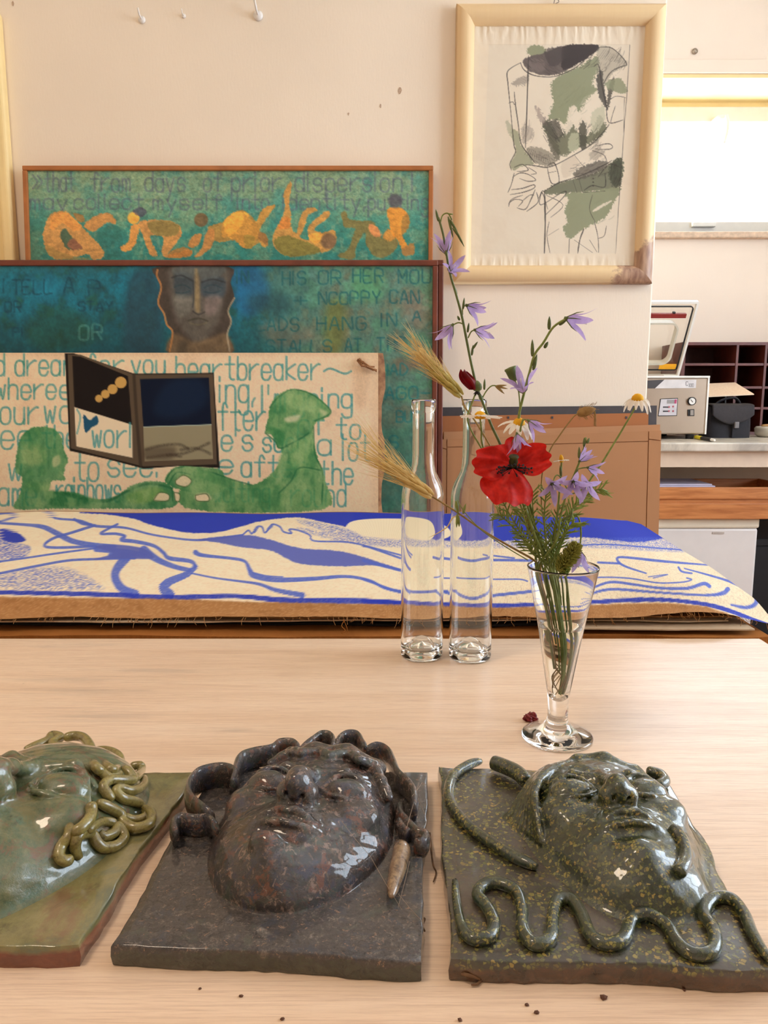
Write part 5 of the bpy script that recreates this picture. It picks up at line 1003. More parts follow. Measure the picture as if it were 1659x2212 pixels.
# ---- sea green mask with snake hair, cut by the left edge of the view
M_sea = glaze('sea_green_glaze', None, [(0.30, (44, 58, 43)), (0.44, (82, 96, 68)), (0.54, (101, 106, 75)), (0.68, (125, 122, 87))], [(0.54, (67, 104, 87), 36, 0.12), (0.53, (122, 79, 61), 60, 0.09), (0.56, (113, 104, 60), 40, 0.12), (0.60, (44, 60, 46), 90, 0.08)], None, 0.13, None, 80, 0.35)
M_seas = glaze('olive_slab_glaze', None, [(0.30, (90, 88, 59)), (0.45, (120, 113, 72)), (0.56, (135, 126, 82)), (0.68, (142, 135, 93))], [(0.55, (126, 93, 70), 26, 0.12), (0.55, (86, 104, 88), 22, 0.12), (0.60, (75, 68, 48), 40, 0.10)], ((100, 48, 32), (142, 79, 54)), 0.24, None, 40, 0.2)
M_snake = glaze('olive_snake_glaze', None, [(0.30, (88, 78, 40)), (0.48, (130, 116, 62)), (0.66, (156, 146, 80))], [(0.60, (60, 50, 32), 500, 0.04)], None, 0.14, None, 120, 0.3)
LX = onZ(-330, 2010, ZT); LB_ = onZ(-150, 1640, ZT)
SR_ = root('ceramic_mask', (onZ(60, 1850, T).x, onZ(60, 1850, T).y, T), 'sea green ceramic face relief with olive snakes for hair, cut by the left edge', 'sculpture', 'ceramic face reliefs on the table')
c4 = corners([(163, 2040), (422, 1668)]); dx = 0.165
mk('slab', slab([(c4[0][0]-dx, c4[0][1]), c4[0], c4[1], (c4[1][0]-dx, c4[1][1]+0.004)], ST+0.001, ZT, 0.0006, 9), M_seas, SR_, auto=50)
W, Q, hS = face(0.0610, -0.2070, 0.3790, math.radians(-14), ZT, 'sea', h=0.017, zs=0.85)
mk('face', (W, Q), M_sea, SR_, smooth=True)
Zs = Zm(0, 1560, 3.770)
for pts, r, dz in (([(200, 225), (300, 190), (390, 150), (425, 108), (490, 125), (430, 165), (455, 200), (560, 205), (680, 225), (740, 240)], 0.0034, 0.001), ([(520, 130), (600, 112), (680, 128), (730, 190), (742, 250), (700, 268)], 0.0034, 0.003), ([(770, 218), (870, 228), (960, 268), (982, 340), (930, 388), (870, 362), (830, 310), (785, 268), (742, 290), (765, 350), (835, 410), (900, 452), (985, 410)], 0.0030, 0.001), ([(1000, 370), (1050, 410), (1080, 468), (1000, 472), (900, 470), (842, 520), (870, 580), (922, 640)], 0.0031, 0.001), ([(1060, 365), (1140, 352), (1150, 400), (1100, 462)], 0.0028, 0.0), ([(1180, 450), (1160, 520), (1080, 560), (985, 540), (945, 562), (1000, 620), (1080, 642), (1170, 670)], 0.0030, 0.0), ([(1170, 690), (1232, 750), (1212, 830), (1100, 862), (1005, 812), (980, 750), (880, 690), (790, 650)], 0.0031, 0.0015), ([(1000, 770), (1100, 800), (1190, 765), (1180, 705)], 0.0028, 0.0), ([(735, 650), (745, 730), (720, 800), (650, 870), (600, 890)], 0.0032, 0.002), ([(565, 830), (562, 920), (500, 1010), (482, 1090), (530, 1130), (582, 1108)], 0.0030, 0.0005), ([(655, 1110), (612, 1030), (640, 930), (740, 905), (790, 980), (850, 1022), (960, 1000), (1012, 930), (960, 850), (930, 900), (850, 932), (812, 890)], 0.0030, 0.0005), ([(720, 880), (830, 812), (940, 822)], 0.0026, 0.0)):
    snake(pts, r, 'snake_coil', SR_, hS, Zs, M_snake, dz)
# ------------------------------------------------------------------ glass bottles
M_glass = glassmat('clear_glass', (0.985, 0.995, 0.985), 1.5); M_glass2 = glassmat('fine_clear_glass', (0.995, 1, 0.995), 1.48)
def bottle(px, py, label):
    b = onZ(px, py, T); Y = b.y; zz = lambda q: onY(px, q, Y).z-T
    out = [(0, 0.0135), (0.006, 0.0115), (0.011, 0.0075), (0.0150, 0.0022), (0.0172, 0.0), (0.0192, 0.0004), (0.0204, 0.0026), (0.0206, 0.0055), (0.0203, 0.0072), (0.0206, 0.009), (0.0206, zz(1082))]
    for q, r in ((1066, 0.0203), (1053, 0.0192), (1041, 0.0172), (1030, 0.0146), (1020, 0.0124), (1009, 0.0111), (996, 0.0105), (980, 0.0103), (930, 0.0102), (892, 0.0103), (889, 0.0108), (886, 0.0115), (869, 0.0115), (864, 0.0111), (862, 0.0104)): out.append((r, zz(q)))
    inn = [(0.0088, zz(862)), (0.0082, zz(868)), (0.0083, zz(980)), (0.0088, zz(1000)), (0.0105, zz(1018)), (0.0128, zz(1030)), (0.0156, zz(1043)), (0.0176, zz(1056)), (0.0187, zz(1070)), (0.0189, zz(1085)), (0.0189, 0.016), (0.0182, 0.0115), (0.0165, 0.0095), (0.0140, 0.0105), (0.0105, 0.0155), (0.006, 0.0195), (0, 0.0215)]
    R = root('glass_bottle', (b.x, b.y, T), label, 'bottle', 'empty clear bottles')
    mk('bottle_glass', lathe(out+inn, 64, (b.x, b.y, T)), M_glass, R, smooth=True)
bottle(911, 1417, 'tall slim empty clear glass bottle, the left of two'); bottle(1015, 1420, 'tall slim empty clear glass bottle behind the poppy, the right of two')
# ------------------------------------------------------------------ footed vase
vb = onZ(1203, 1592, T); VY = vb.y; vz = lambda q: onY(1203, q, VY).z-T
VR = root('footed_glass_vase', (vb.x, vb.y, T), 'small conical footed glass holding the wildflowers', 'vase')
z0 = vz(1512); zr = vz(1222)
out = [(0, 0.0006), (0.012, 0.0005), (0.020, 0.0003), (0.0245, 0.0), (0.0260, 0.0006), (0.0262, 0.0018), (0.0250, 0.0028), (0.020, 0.0044), (0.0145, 0.0064), (0.0108, 0.0088), (0.0086, 0.0120), (0.0074, 0.0155), (0.0074, 0.024), (0.0075, z0-0.002), (0.0083, z0+0.006), (0.0160, z0+0.053), (0.0252, zr-0.002), (0.0256, zr-0.0006), (0.0253, zr)]
inn = [(0.0247, zr), (0.0246, zr-0.002), (0.0150, z0+0.053), (0.0090, z0+0.022), (0.0062, z0+0.009), (0.0048, z0+0.003), (0.0025, z0+0.0008), (0, z0)]
mk('vase_glass', lathe(out+inn, 72, (vb.x, vb.y, T)), M_glass2, VR, smooth=True)
zw = vz(1352)
def inr(z):
    a = sorted([(h, r) for r, h in inn]); return float(np.interp(z, [h for h, r in a], [r for h, r in a]))
wp = [(0, z0+0.0004)]+[(max(inr(z)-0.0003, 0.0005), z) for z in np.linspace(z0+0.0012, zw-0.0006, 12)]+[(inr(zw)-0.0003, zw), (inr(zw)-0.0018, zw-0.0006), (0, zw-0.0007)]
mk('water', lathe(wp, 56, (vb.x, vb.y, T)), glassmat('cloudy_water', (0.97, 0.95, 0.84), 1.33), VR, smooth=True)
# ------------------------------------------------------------------ wildflowers
def leafm(name, c, c2=None, rough=0.55, trans=0.25):
    n = NT(name); v = n.coord('Object'); n.set(Base_Color=n.ramp(n.noise(v, 180, 4), [(0.3, c), (0.7, c2 or tuple(min(255, x*1.25) for x in c))]), Roughness=rough, Specular_IOR_Level=0.3)
    tl_ = n.node('ShaderNodeBsdfTranslucent', {'Color': L4(c2 or c)}); mx = n.node('ShaderNodeMixShader', {0: trans, 1: n.p.outputs[0], 2: tl_.outputs[0]}); n.link(mx.outputs[0], n.out.inputs[0]); return n.m
M_stem = leafm('green_stem', (112, 128, 62), (150, 162, 88), 0.5, 0.1); M_leaf = leafm('feathery_leaf', (126, 148, 66), (178, 192, 106), 0.5, 0.35); M_sdk = leafm('dark_stem', (84, 98, 54), (114, 126, 74), 0.5, 0.05)
M_lil = leafm('lilac_petal', (158, 132, 200), (204, 182, 230), 0.6, 0.4); M_redp = leafm('poppy_red', (160, 12, 12), (228, 46, 34), 0.55, 0.25); M_dred = leafm('dark_red_petal', (92, 8, 18), (140, 18, 28), 0.4, 0.2)
M_whitep = leafm('white_petal', (238, 230, 216), (250, 246, 236), 0.6, 0.3); M_yel = leafm('yellow_disc', (222, 156, 20), (244, 190, 40), 0.7, 0.05); M_straw = leafm('straw', (222, 190, 116), (244, 220, 154), 0.6, 0.2); M_ear = leafm('barley_green', (190, 176, 92), (224, 204, 126), 0.6, 0.2); M_blk = plain('black_anther', (22, 16, 22), 0.6, 0.3, 400); M_bud = leafm('hairy_bud', (138, 104, 58), (172, 138, 86), 0.8, 0.05); M_drys = leafm('dry_stem', (150, 122, 72), (178, 150, 92), 0.6, 0.1)
FG = 'wildflowers in the footed glass'
BX = {'n': 0}
def fpath(pts, Y0, Y1, enter=True, sub=5):
    """stem line taken from image pixels at the given depths; then down into the glass"""
    n = len(pts); P_ = [onY(x, y, Y0+(Y1-Y0)*i/max(n-1, 1)) for i, (x, y) in enumerate(pts)]
    if enter:
        BX['n'] += 1; a = BX['n']*2.399
        u_ = math.sqrt((BX['n']*0.618) % 1); dp = (BX['n']*0.371) % 1        # each stem finds its own place and depth in the glass
        def at_(fr, off, sp): zz_ = zr-(zr-z0)*fr; r_ = inr(zz_)*sp*u_; return Vector((vb.x+off*inr(zz_)+r_*math.cos(a), VY+r_*math.sin(a), T+zz_))
        P_ += [at_(0.03, -0.42, 0.50), at_(0.30, -0.22, 0.55)]
        if dp > 0.22: P_ += [at_(0.55, 0.0, 0.65)]
        if dp > 0.42: P_ += [at_(0.70+0.10*dp, 0.1, 0.6)]
        if dp > 0.70: P_ += [at_(0.90+0.05*dp, 0.0, 0.5)]
    return catmull(P_, sub)
def stem(parent, pts, Y0, Y1, r, mat=None, enter=True, name='stem'):
    P_ = fpath(pts, Y0, Y1, enter); return mk(name, tube(P_, list(np.interp(np.linspace(0, 1, len(P_)), [0, 0.7, 1], [r*0.75, r, r*0.7])), 6), mat or M_stem, parent, smooth=True)
def orient(base, d):
    z = Vector(d).normalized(); x = z.orthogonal().normalized(); y_ = z.cross(x); return Matrix(((x.x, y_.x, z.x, base[0]), (x.y, y_.y, z.y, base[1]), (x.z, y_.z, z.z, base[2]), (0, 0, 0, 1)))
def bell(parent, bpx, mpx, Y, dY=0.0, L=None, flare=0.5, twist=0.0, sep=True):
    a = onY(*bpx, Y); b = onY(*mpx, Y+dY); d = b-a; Lz = L or d.length; M = orient(a, d) @ Matrix.Rotation(twist, 4, 'Z')
    def fn(u, v):
        ph = 2*math.pi*u; k = abs(((5*u) % 1)-0.5)*2; tm = 1-0.66*k**1.05; t = v*tm
        rad = Lz*(0.05+0.25*math.sin(min(t/0.45, 1)*math.pi/2)+flare*max(0, t-0.40)**1.5*1.9); zz_ = Lz*(t-flare*0.35*max(0, t-0.55)**1.6)
        return M @ Vector((rad*math.cos(ph), rad*math.sin(ph), zz_))
    c = mk('blossom', grid(50, 9, fn), M_lil, parent, smooth=True)
    if sep:
        cs = [tube([M @ Vector((0, 0, -Lz*0.10)), M @ Vector((0, 0, 0.06*Lz))], [Lz*0.05, Lz*0.10], 6)]
        for q in range(5):
            p_ = 2*math.pi*(q+0.5)/5; ce, se = math.cos(p_), math.sin(p_)
            cs.append(tube([M @ Vector((0.06*Lz*ce, 0.06*Lz*se, 0)), M @ Vector((0.30*Lz*ce, 0.30*Lz*se, 0.28*Lz)), M @ Vector((0.42*Lz*ce, 0.42*Lz*se, 0.52*Lz))], [0.022*Lz, 0.02*Lz, 0.004*Lz], 4))
        mk('calyx', join(*cs), M_sdk, c, smooth=True)
        mk('style', tube([M @ Vector((0, 0, 0.1*Lz)), M @ Vector((0, 0, 0.62*Lz)), M @ Vector((0.03*Lz, 0, 0.78*Lz))], [0.015*Lz, 0.02*Lz, 0.03*Lz], 5), M_whitep, c, smooth=True)
def budm(parent, apx, bpx, Y, w=0.0018, mat=None, name='bud'):
    a, b = onY(*apx, Y), onY(*bpx, Y); P_ = [a.lerp(b, t) for t in (0, 0.15, 0.4, 0.7, 0.9, 1)]; w = w*0.7 if name == 'bud' and mat is None else w
    mk(name, tube(P_, [w*0.5, w*0.9, w, w*0.8, w*0.4, w*0.1], 7), mat or M_sdk, parent, smooth=True)
def thin(parent, pts, Y, r=0.0005, mat=None, name='pedicel', Y1=None):
    P_ = fpath(pts, Y, Y if Y1 is None else Y1, False, 4); mk(name, tube(P_, r, 5), mat or M_stem, parent, smooth=True)
def sprig(label): return root('bellflower_sprig', tuple(vb+Vector((0, 0, 0.02))), label, 'flower', FG)
S1 = sprig('tallest lilac bellflower sprig reaching up beside the framed drawing')
Ya, Yb = 0.535, 0.525
stem(S1, [(947, 470), (957, 505), (963, 540), (972, 590), (985, 635), (997, 680), (1008, 735), (1019, 790), (1030, 835), (1043, 870), (1062, 920), (1083, 965), (1115, 1050), (1150, 1140)], Ya, Yb, 0.0010, M_sdk)
bell(S1, (964, 548), (957, 503), Ya, 0, None, 0.45); bell(S1, (972, 588), (991, 563), Ya, -0.012, 0.0115, 0.75); bell(S1, (1009, 660), (1048, 680), Ya, 0, None, 0.5, 0.4); bell(S1, (977, 703), (950, 742), Ya, 0, None, 0.5); bell(S1, (1027, 713), (1068, 722), Ya, -0.004, None, 0.5, 0.9)
thin(S1, [(999, 680), (1000, 663), (1010, 660)], Ya); thin(S1, [(1000, 700), (990, 697), (977, 703)], Ya); thin(S1, [(1011, 730), (1018, 716), (1027, 713)], Ya); thin(S1, [(951, 482), (956, 465), (968, 461), (976, 475)], Ya); thin(S1, [(970, 462), (978, 463)], Ya)
for q in (((947, 478), (941, 452)), ((968, 468), (979, 515)), ((972, 475), (990, 505)), ((980, 490), (1003, 533)), ((978, 492), (998, 520)), ((978, 615), (988, 635)), ((1000, 668), (1003, 643)), ((993, 692), (988, 682)), ((1010, 718), (1013, 697)), ((1019, 768), (1022, 745)), ((1020, 755), (1032, 738)), ((1046, 842), (1047, 818)), ((1036, 833), (1018, 816))): budm(S1, q[0], q[1], Ya, 0.0013)
thin(S1, [(1043, 858), (1052, 843), (1064, 833), (1080, 836)], Ya)
for q in ((1095, 832), (1097, 840), (1090, 851), (1086, 845)): budm(S1, (1070, 834), q, Ya, 0.0008, M_drys, 'withered_sepal')
budm(S1, (1042, 865), (1034, 850), Ya, 0.0022); 
S2 = sprig('lilac bellflower sprig arching right to one large drooping bloom')
stem(S2, [(1228, 686), (1196, 706), (1174, 740), (1155, 766), (1144, 804), (1136, 834), (1125, 878), (1121, 900), (1118, 945), (1125, 1010), (1150, 1120)], 0.51, 0.515, 0.0010)
bell(S2, (1224, 688), (1280, 705), 0.51, -0.004, None, 0.45, 0.3); bell(S2, (1131, 848), (1122, 812), 0.515, -0.008, 0.0150, 0.7)
for q in (((1186, 712), (1187, 683)), ((1208, 702), (1226, 688)), ((1150, 770), (1150, 733)), ((1152, 800), (1160, 765)), ((1150, 790), (1158, 770)), ((1176, 752), (1184, 738))): budm(S2, q[0], q[1], 0.512, 0.0018)
S3 = sprig('lilac bellflower sprig with two blooms hanging just over the poppy')
stem(S3, [(1130, 905), (1124, 930), (1122, 1000), (1148, 1120)], 0.505, 0.51, 0.0008)
thin(S3, [(1126, 920), (1132, 906), (1143, 910)], 0.505); bell(S3, (1142, 909), (1172, 938), 0.503, 0, None, 0.5, 0.2); bell(S3, (1117, 938), (1126, 978), 0.490, -0.004, None, 0.55, 0.5)
thin(S3, [(1122, 950), (1116, 934), (1117, 939)], 0.50, Y1=0.49)
S4 = sprig('lilac bellflower sprig with a cluster of open stars right of the poppy')
stem(S4, [(1266, 945), (1258, 980), (1243, 1020), (1226, 1060), (1212, 1110), (1200, 1170)], 0.500, 0.505, 0.0009)
bell(S4, (1252, 996), (1278, 972), 0.500, 0, None, 0.3, 0.1); bell(S4, (1270, 1010), (1302, 1018), 0.498, 0, None, 0.5, 0.6); bell(S4, (1192, 1045), (1201, 1060), 0.492, -0.012, 0.0128, 0.75, 0.2); bell(S4, (1238, 1040), (1242, 1056), 0.492, -0.012, 0.0124, 0.75, 0.7); bell(S4, (1268, 1045), (1266, 1060), 0.496, -0.012, 0.0124, 0.72, 1.1)
for q in (((1251, 990), (1251, 965)), ((1262, 965), (1262, 945)), ((1268, 958), (1273, 946)), ((1212, 1030), (1210, 1005)), ((1244, 1030), (1248, 1010)), ((1265, 1060), (1278, 1045)), ((1214, 1125), (1232, 1112)), ((1232, 1118), (1238, 1098))): budm(S4, q[0], q[1], 0.500, 0.0014)
thin(S4, [(1245, 1014), (1258, 1011), (1270, 1010)], 0.5); thin(S4, [(1226, 1058), (1210, 1030), (1200, 1028), (1194, 1045)], 0.5, Y1=0.494); thin(S4, [(1228, 1056), (1234, 1046), (1240, 1042)], 0.5, Y1=0.494); thin(S4, [(1222, 1070), (1250, 1062), (1268, 1046)], 0.5, Y1=0.496)
S5 = sprig('single lilac bellflower hanging into the rim of the glass')
stem(S5, [(1232, 1120), (1242, 1110), (1252, 1125), (1255, 1155), (1252, 1185)], 0.51, 0.52, 0.0007, enter=False); bell(S5, (1252, 1190), (1250, 1236), 0.522, -0.006, None, 0.45, 0.3)
thin(S5, [(1232, 1120), (1222, 1150), (1205, 1200), (1196, 1240)], 0.51, Y1=0.52)
# ---- poppy
PP = root('poppy', tuple(vb+Vector((0, 0, 0.02))), 'large open red poppy at the centre of the bouquet', 'flower', FG)
stem(PP, [(1106, 1012), (1120, 1060), (1142, 1120), (1165, 1180)], 0.496, 0.512, 0.0011)
pc = onY(1105, 1006, 0.490)
def petal(tip, width, cup, curl, seed, back=0.0):
    tp = onY(*tip, 0.490+back); d = tp-pc; L = d.length; d.normalize(); nrm = Vector((0, -1, 0.25)).normalized(); s_ = d.cross(nrm).normalized(); nrm = s_.cross(d).normalized()
    rs = np.random.RandomState(seed); ph = rs.rand(4)*6.28
    def fn(u, v):
        a = (u-0.5)*2; edge = 1-0.16*a*a*a*a-0.05*math.cos(a*9+ph[0])*v; w_ = width*L*(0.14+0.86*math.sin(min(v*1.05, 1)*math.pi/2)**0.9)*math.sqrt(max(0, 1-0.42*max(0, v-0.5)**2*4*0.5))
        y_ = v*L*edge*(1-0.12*a*a); x_ = a*w_*(1-0.10*v*v)
        z_ = cup*L*(v*v*0.5)+curl*L*(a*a)*v-0.045*L*math.sin(a*10+ph[1]+v*3)*v-0.09*L*math.sin(a*4.5+ph[2])*v*v+0.015*L*math.sin(v*12+a*5)
        return pc+d*y_+s_*x_+nrm*z_
    mk('petal', grid(36, 20, fn), M_redp, PP, smooth=True)
petal((1085, 962), 0.95, 0.12, 0.12, 1, 0.012); petal((1140, 968), 0.85, 0.14, 0.12, 5, 0.010)
petal((1020, 1000), 0.50, 0.22, 0.10, 2, -0.002); petal((1188, 985), 0.48, 0.22, 0.12, 3, -0.002); petal((1090, 1088), 0.72, -0.05, -0.10, 4, -0.016)
cup = pc+Vector((0, -0.006, 0.000))
mk('seed_capsule', xf(lathe([(0, -0.002), (0.0022, -0.001), (0.0030, 0.002), (0.0026, 0.0048), (0.0034, 0.0056), (0.0030, 0.0066), (0, 0.0072)], 14), orient(cup+Vector((0, 0, 0.001)), (0, -0.35, 1))), leafm('capsule_green', (40, 38, 22), (84, 84, 40), 0.6, 0.0), PP, smooth=True)
st_ = []
for k in range(46):
    a = random.random()*6.283; r_ = 0.004+0.0045*random.random(); e = cup+Vector((r_*math.cos(a)*1.5, -0.003-0.002*random.random(), -0.002+r_*math.sin(a)*0.5)); st_ += [tube([cup+Vector((0, 0.002, -0.001)), e], 0.00018, 3, False), tube([e-Vector((0.0005, 0, 0)), e, e+Vector((0.0005, 0, 0.0003))], [0.0004, 0.0008, 0.0004], 5)]
s_ = mk('stamens', join(*st_), M_blk, PP); s_['kind'] = 'stuff'
# ---- dark red shrivelled petal on its capsule, and the cut capsule
WP = root('seed_capsule_stalk', tuple(vb+Vector((0, 0, 0.02))), 'poppy seed head keeping one shrivelled dark red petal', 'flower', FG)
stem(WP, [(1030, 842), (1020, 870), (1010, 900), (1018, 930), (1050, 985), (1105, 1080), (1150, 1150)], 0.520, 0.52, 0.0007)
budm(WP, (1030, 845), (1031, 822), 0.520, 0.0036, M_sdk, 'capsule')
q0 = onY(1020, 842, 0.518); q1 = onY(1001, 800, 0.516); dd = q1-q0
mk('shrivelled_petal', grid(10, 10, lambda u, v: q0+dd*v+Vector((0.0045*(u-0.5)*2*math.sin(math.pi*min(v*0.75+0.12, 1))*1.25, -0.002*math.sin(u*9+v*4), 0.0010*math.sin(u*12)*v))), M_dred, WP, smooth=True)
for k in range(8): budm(WP, (1030, 845), (1022+k*2.6, 852+(k % 3)*2), 0.519, 0.0004, M_blk, 'stamen')
CP = root('seed_capsule_stalk', tuple(vb+Vector((0, 0, 0.02))), 'green poppy seed head with a flat dark cap beside the upper bellflower', 'flower', FG)
stem(CP, [(1113, 822), (1121, 850), (1123, 900), (1117, 950), (1128, 1050), (1158, 1150)], 0.522, 0.52, 0.0006)
mk('capsule', xf(lathe([(0, 0), (0.0018, 0.0005), (0.0034, 0.0035), (0.0040, 0.0085), (0.0044, 0.0092), (0.0040, 0.0102), (0, 0.0106)], 14), orient(onY(1113, 824, 0.522), onY(1104, 800, 0.522)-onY(1113, 824, 0.522))), M_sdk, CP, smooth=True)
# ---- daisies
def daisy(label, c, up, Y, stempts, np_=13, L=0.0095, droop=0.5, Y1=0.515, r=0.0042):
    R = root('chamomile', tuple(vb+Vector((0, 0, 0.02))), label, 'flower', FG)
    stem(R, [c]+stempts, Y, Y1, 0.0008); cc = onY(*c, Y); M = orient(cc, up)
    mk('disc', xf(lathe([(0, -0.001), (r*0.8, -0.0008), (r, 0.0006), (r*0.86, 0.0026), (r*0.5, 0.0040), (0, 0.0046)], 16), M), M_yel, R, smooth=True)
    for k in range(np_):
        a = 6.283*k/np_+0.2*random.random(); dr = droop*(0.7+0.6*random.random()); ll = L*(0.85+0.3*random.random()); Rz = Matrix.Rotation(a, 4, 'Z')
        def fn(u, v): w_ = ll*0.19*math.sin(math.pi*min(0.12+0.80*v, 1))**0.6; return M @ Rz @ Vector((r*0.8+ll*v*(1-0.25*dr*v), (u-0.5)*2*w_, 0.0002-dr*ll*v*v+0.0007*(abs(u-0.5)*2)**2))
        mk('petal', grid(4, 6, fn), M_whitep, R, smooth=True)
    return R
daisy('chamomile daisy seen from the side in front of the right bottle neck', (1037, 902), (0.05, 0.12, 1), 0.512, [(1040, 930), (1043, 965), (1075, 1040), (1140, 1140)], 11, 0.0105, 0.02)
daisy('chamomile daisy with yellow dome and drooping petals above the poppy', (1121, 916), (0.10, -0.35, 1), 0.515, [(1120, 950), (1125, 1020), (1155, 1130)], 12, 0.0105, 0.55)
daisy('chamomile daisy furthest right on a long bare stem by the leaning boards', (1377, 864), (-0.08, -0.25, 1), 0.520, [(1372, 880), (1348, 922), (1323, 963), (1297, 1005), (1271, 1042), (1240, 1095), (1212, 1170)], 13, 0.0085, 0.95)
R = daisy('faded chamomile with tiny pale petals right of the poppy', (1213, 996), (-0.1, 0.1, 1), 0.51, [(1212, 1020), (1205, 1100), (1196, 1180)], 10, 0.0040, 0.1, r=0.0016)
HB = root('poppy_bud', tuple(vb+Vector((0, 0, 0.02))), 'nodding brown hairy poppy bud on a thin bent stalk', 'flower', FG)
stem(HB, [(1250, 893), (1240, 899), (1222, 922), (1206, 945), (1189, 971), (1172, 1020), (1170, 1090), (1180, 1170)], 0.520, 0.52, 0.0006, M_drys)
budm(HB, (1248, 894), (1287, 883), 0.520, 0.0036, M_bud)
hr = [tube([onY(1250+36*t, 893-9*t, 0.520)+Vector((0, 0.0034*math.cos(a), 0.0034*math.sin(a))), onY(1252+36*t, 893-9*t, 0.520)+Vector((0.001, 0.0055*math.cos(a), 0.0055*math.sin(a)))], 0.00012, 3, False) for t, a in [(random.random(), random.random()*6.28) for _ in range(60)]]
x_ = mk('bud_hairs', join(*hr), M_bud, HB); x_['kind'] = 'stuff'
thin(HB, [(1280, 884), (1284, 895), (1284, 920)], 0.520, 0.0004, M_drys, 'dry_thread'); thin(HB, [(1284, 884), (1287, 900), (1287, 921)], 0.520, 0.0003, M_drys, 'dry_thread')
# ---- barley
def barley(label, bpx, tpx, Y, stempts, awn, n=12, Y1=0.515, ca=M_ear, cb=M_straw):
    R = root('barley_ear', tuple(vb+Vector((0, 0, 0.02))), label, 'grass', FG)
    stem(R, [bpx]+stempts, Y, Y1, 0.0008, M_drys)
    a = onY(*bpx, Y); b = onY(*tpx, Y); d = b-a; L = d.length; M = orient(a, d); aw = []
    for k in range(n):
        for sd in (0, 1, 2):
            an = sd*2.094+k*0.9; t = k/n; c_ = M @ Vector((0.0018*math.cos(an), 0.0018*math.sin(an), t*L)); e = M @ Vector((0.0042*math.cos(an)*(1-0.4*t), 0.0042*math.sin(an)*(1-0.4*t), t*L+0.0125))
            mk('spikelet', tube([c_, c_.lerp(e, 0.3), c_.lerp(e, 0.7), e], [0.0006, 0.0016, 0.0013, 0.0003], 6), ca if k < n*0.75 else cb, R, smooth=True)
            for q in range(4):
                f1 = 0.10+0.30*random.random(); l_ = awn*(0.7+0.6*random.random()); an2 = an+random.uniform(-0.7, 0.7)
                aw.append(tube([e, M @ Vector((0.0040*math.cos(an)+l_*0.48*f1*math.cos(an2), 0.0040*math.sin(an)+l_*0.48*f1*math.sin(an2), t*L+0.0125+l_*0.5)), M @ Vector((0.0038*math.cos(an)+l_*f1*math.cos(an2), 0.0038*math.sin(an)+l_*f1*math.sin(an2), t*L+0.0125+l_))], [0.00022, 0.00016, 0.00005], 3, False))
    x_ = mk('awns', join(*aw), cb, R); x_['kind'] = 'stuff'; return R
barley('upper barley ear leaning left above the right bottle', (997, 856), (918, 776), 0.530, [(1005, 880), (1030, 915), (1065, 975), (1110, 1060), (1150, 1150)], 0.017, 13)
R = barley('lower barley ear with long awns lying across the left bottle', (934, 1073), (850, 1012), 0.510, [(985, 1105), (1050, 1150), (1110, 1185), (1150, 1208)], 0.032, 11, ca=M_straw)
bl = catmull([onY(x, y, 0.512) for x, y in ((1006, 1112), (980, 1117), (966, 1138), (945, 1152), (926, 1161))], 5)
mk('leaf_blade', tube(bl, list(np.interp(np.linspace(0, 1, len(bl)), [0, 0.3, 0.7, 1], [0.0008, 0.0018, 0.0012, 0.0002])), 6, True, 0.25), M_straw, R, smooth=True)
for q in (((985, 1082), (990, 1112)), ((988, 1110), (986, 1140)), ((990, 1115), (992, 1138)), ((1000, 1110), (1006, 1088)), ((988, 1100), (983, 1088))): budm(R, q[0], q[1], 0.509, 0.0010, M_stem, 'oat_spikelet')
thin(R, [(988, 1080), (1005, 1108), (1040, 1145), (1090, 1180), (1140, 1210)], 0.508, 0.0004, M_stem, 'grass_stalk')
# ---- cocksfoot tuft
CT = root('grass_head', tuple(vb+Vector((0, 0, 0.02))), 'plump green bristly grass head bending over the rim of the glass', 'grass', FG)
stem(CT, [(1240, 1180), (1228, 1205), (1212, 1232), (1205, 1252)], 0.503, 0.51, 0.0007, enter=False)
def tuft(apx, bpx, w, n):
    a, b = onY(*apx, 0.502), onY(*bpx, 0.502); br = []
    for k in range(n):
        t = random.random(); a2 = random.random()*6.283; r_ = w*math.sin(math.pi*(0.12+0.78*t))**0.6; c_ = a.lerp(b, t); o_ = ((b-a).normalized().orthogonal()*math.cos(a2)+(b-a).normalized().cross((b-a).normalized().orthogonal())*math.sin(a2)).normalized(); dn = (b-a).normalized()
        rr_ = random.uniform(0.7, 1.25); br.append(tube([c_+o_*r_*0.2, c_+o_*r_*0.65*rr_+dn*0.0006, c_+o_*r_*1.1*rr_+dn*0.0016], [0.0005, 0.00075, 0.00006], 4, False))
    return join(*br)
x_ = mk('bristles', tuft((1206, 1234), (1248, 1176), 0.0058, 520), leafm('grass_head_green', (132, 138, 58), (184, 180, 92), 0.7, 0.2), CT, smooth=True); x_['kind'] = 'stuff'
x_ = mk('bristles', tuft((1222, 1240), (1218, 1228), 0.0040, 120), M_leaf, CT, smooth=True); x_['kind'] = 'stuff'
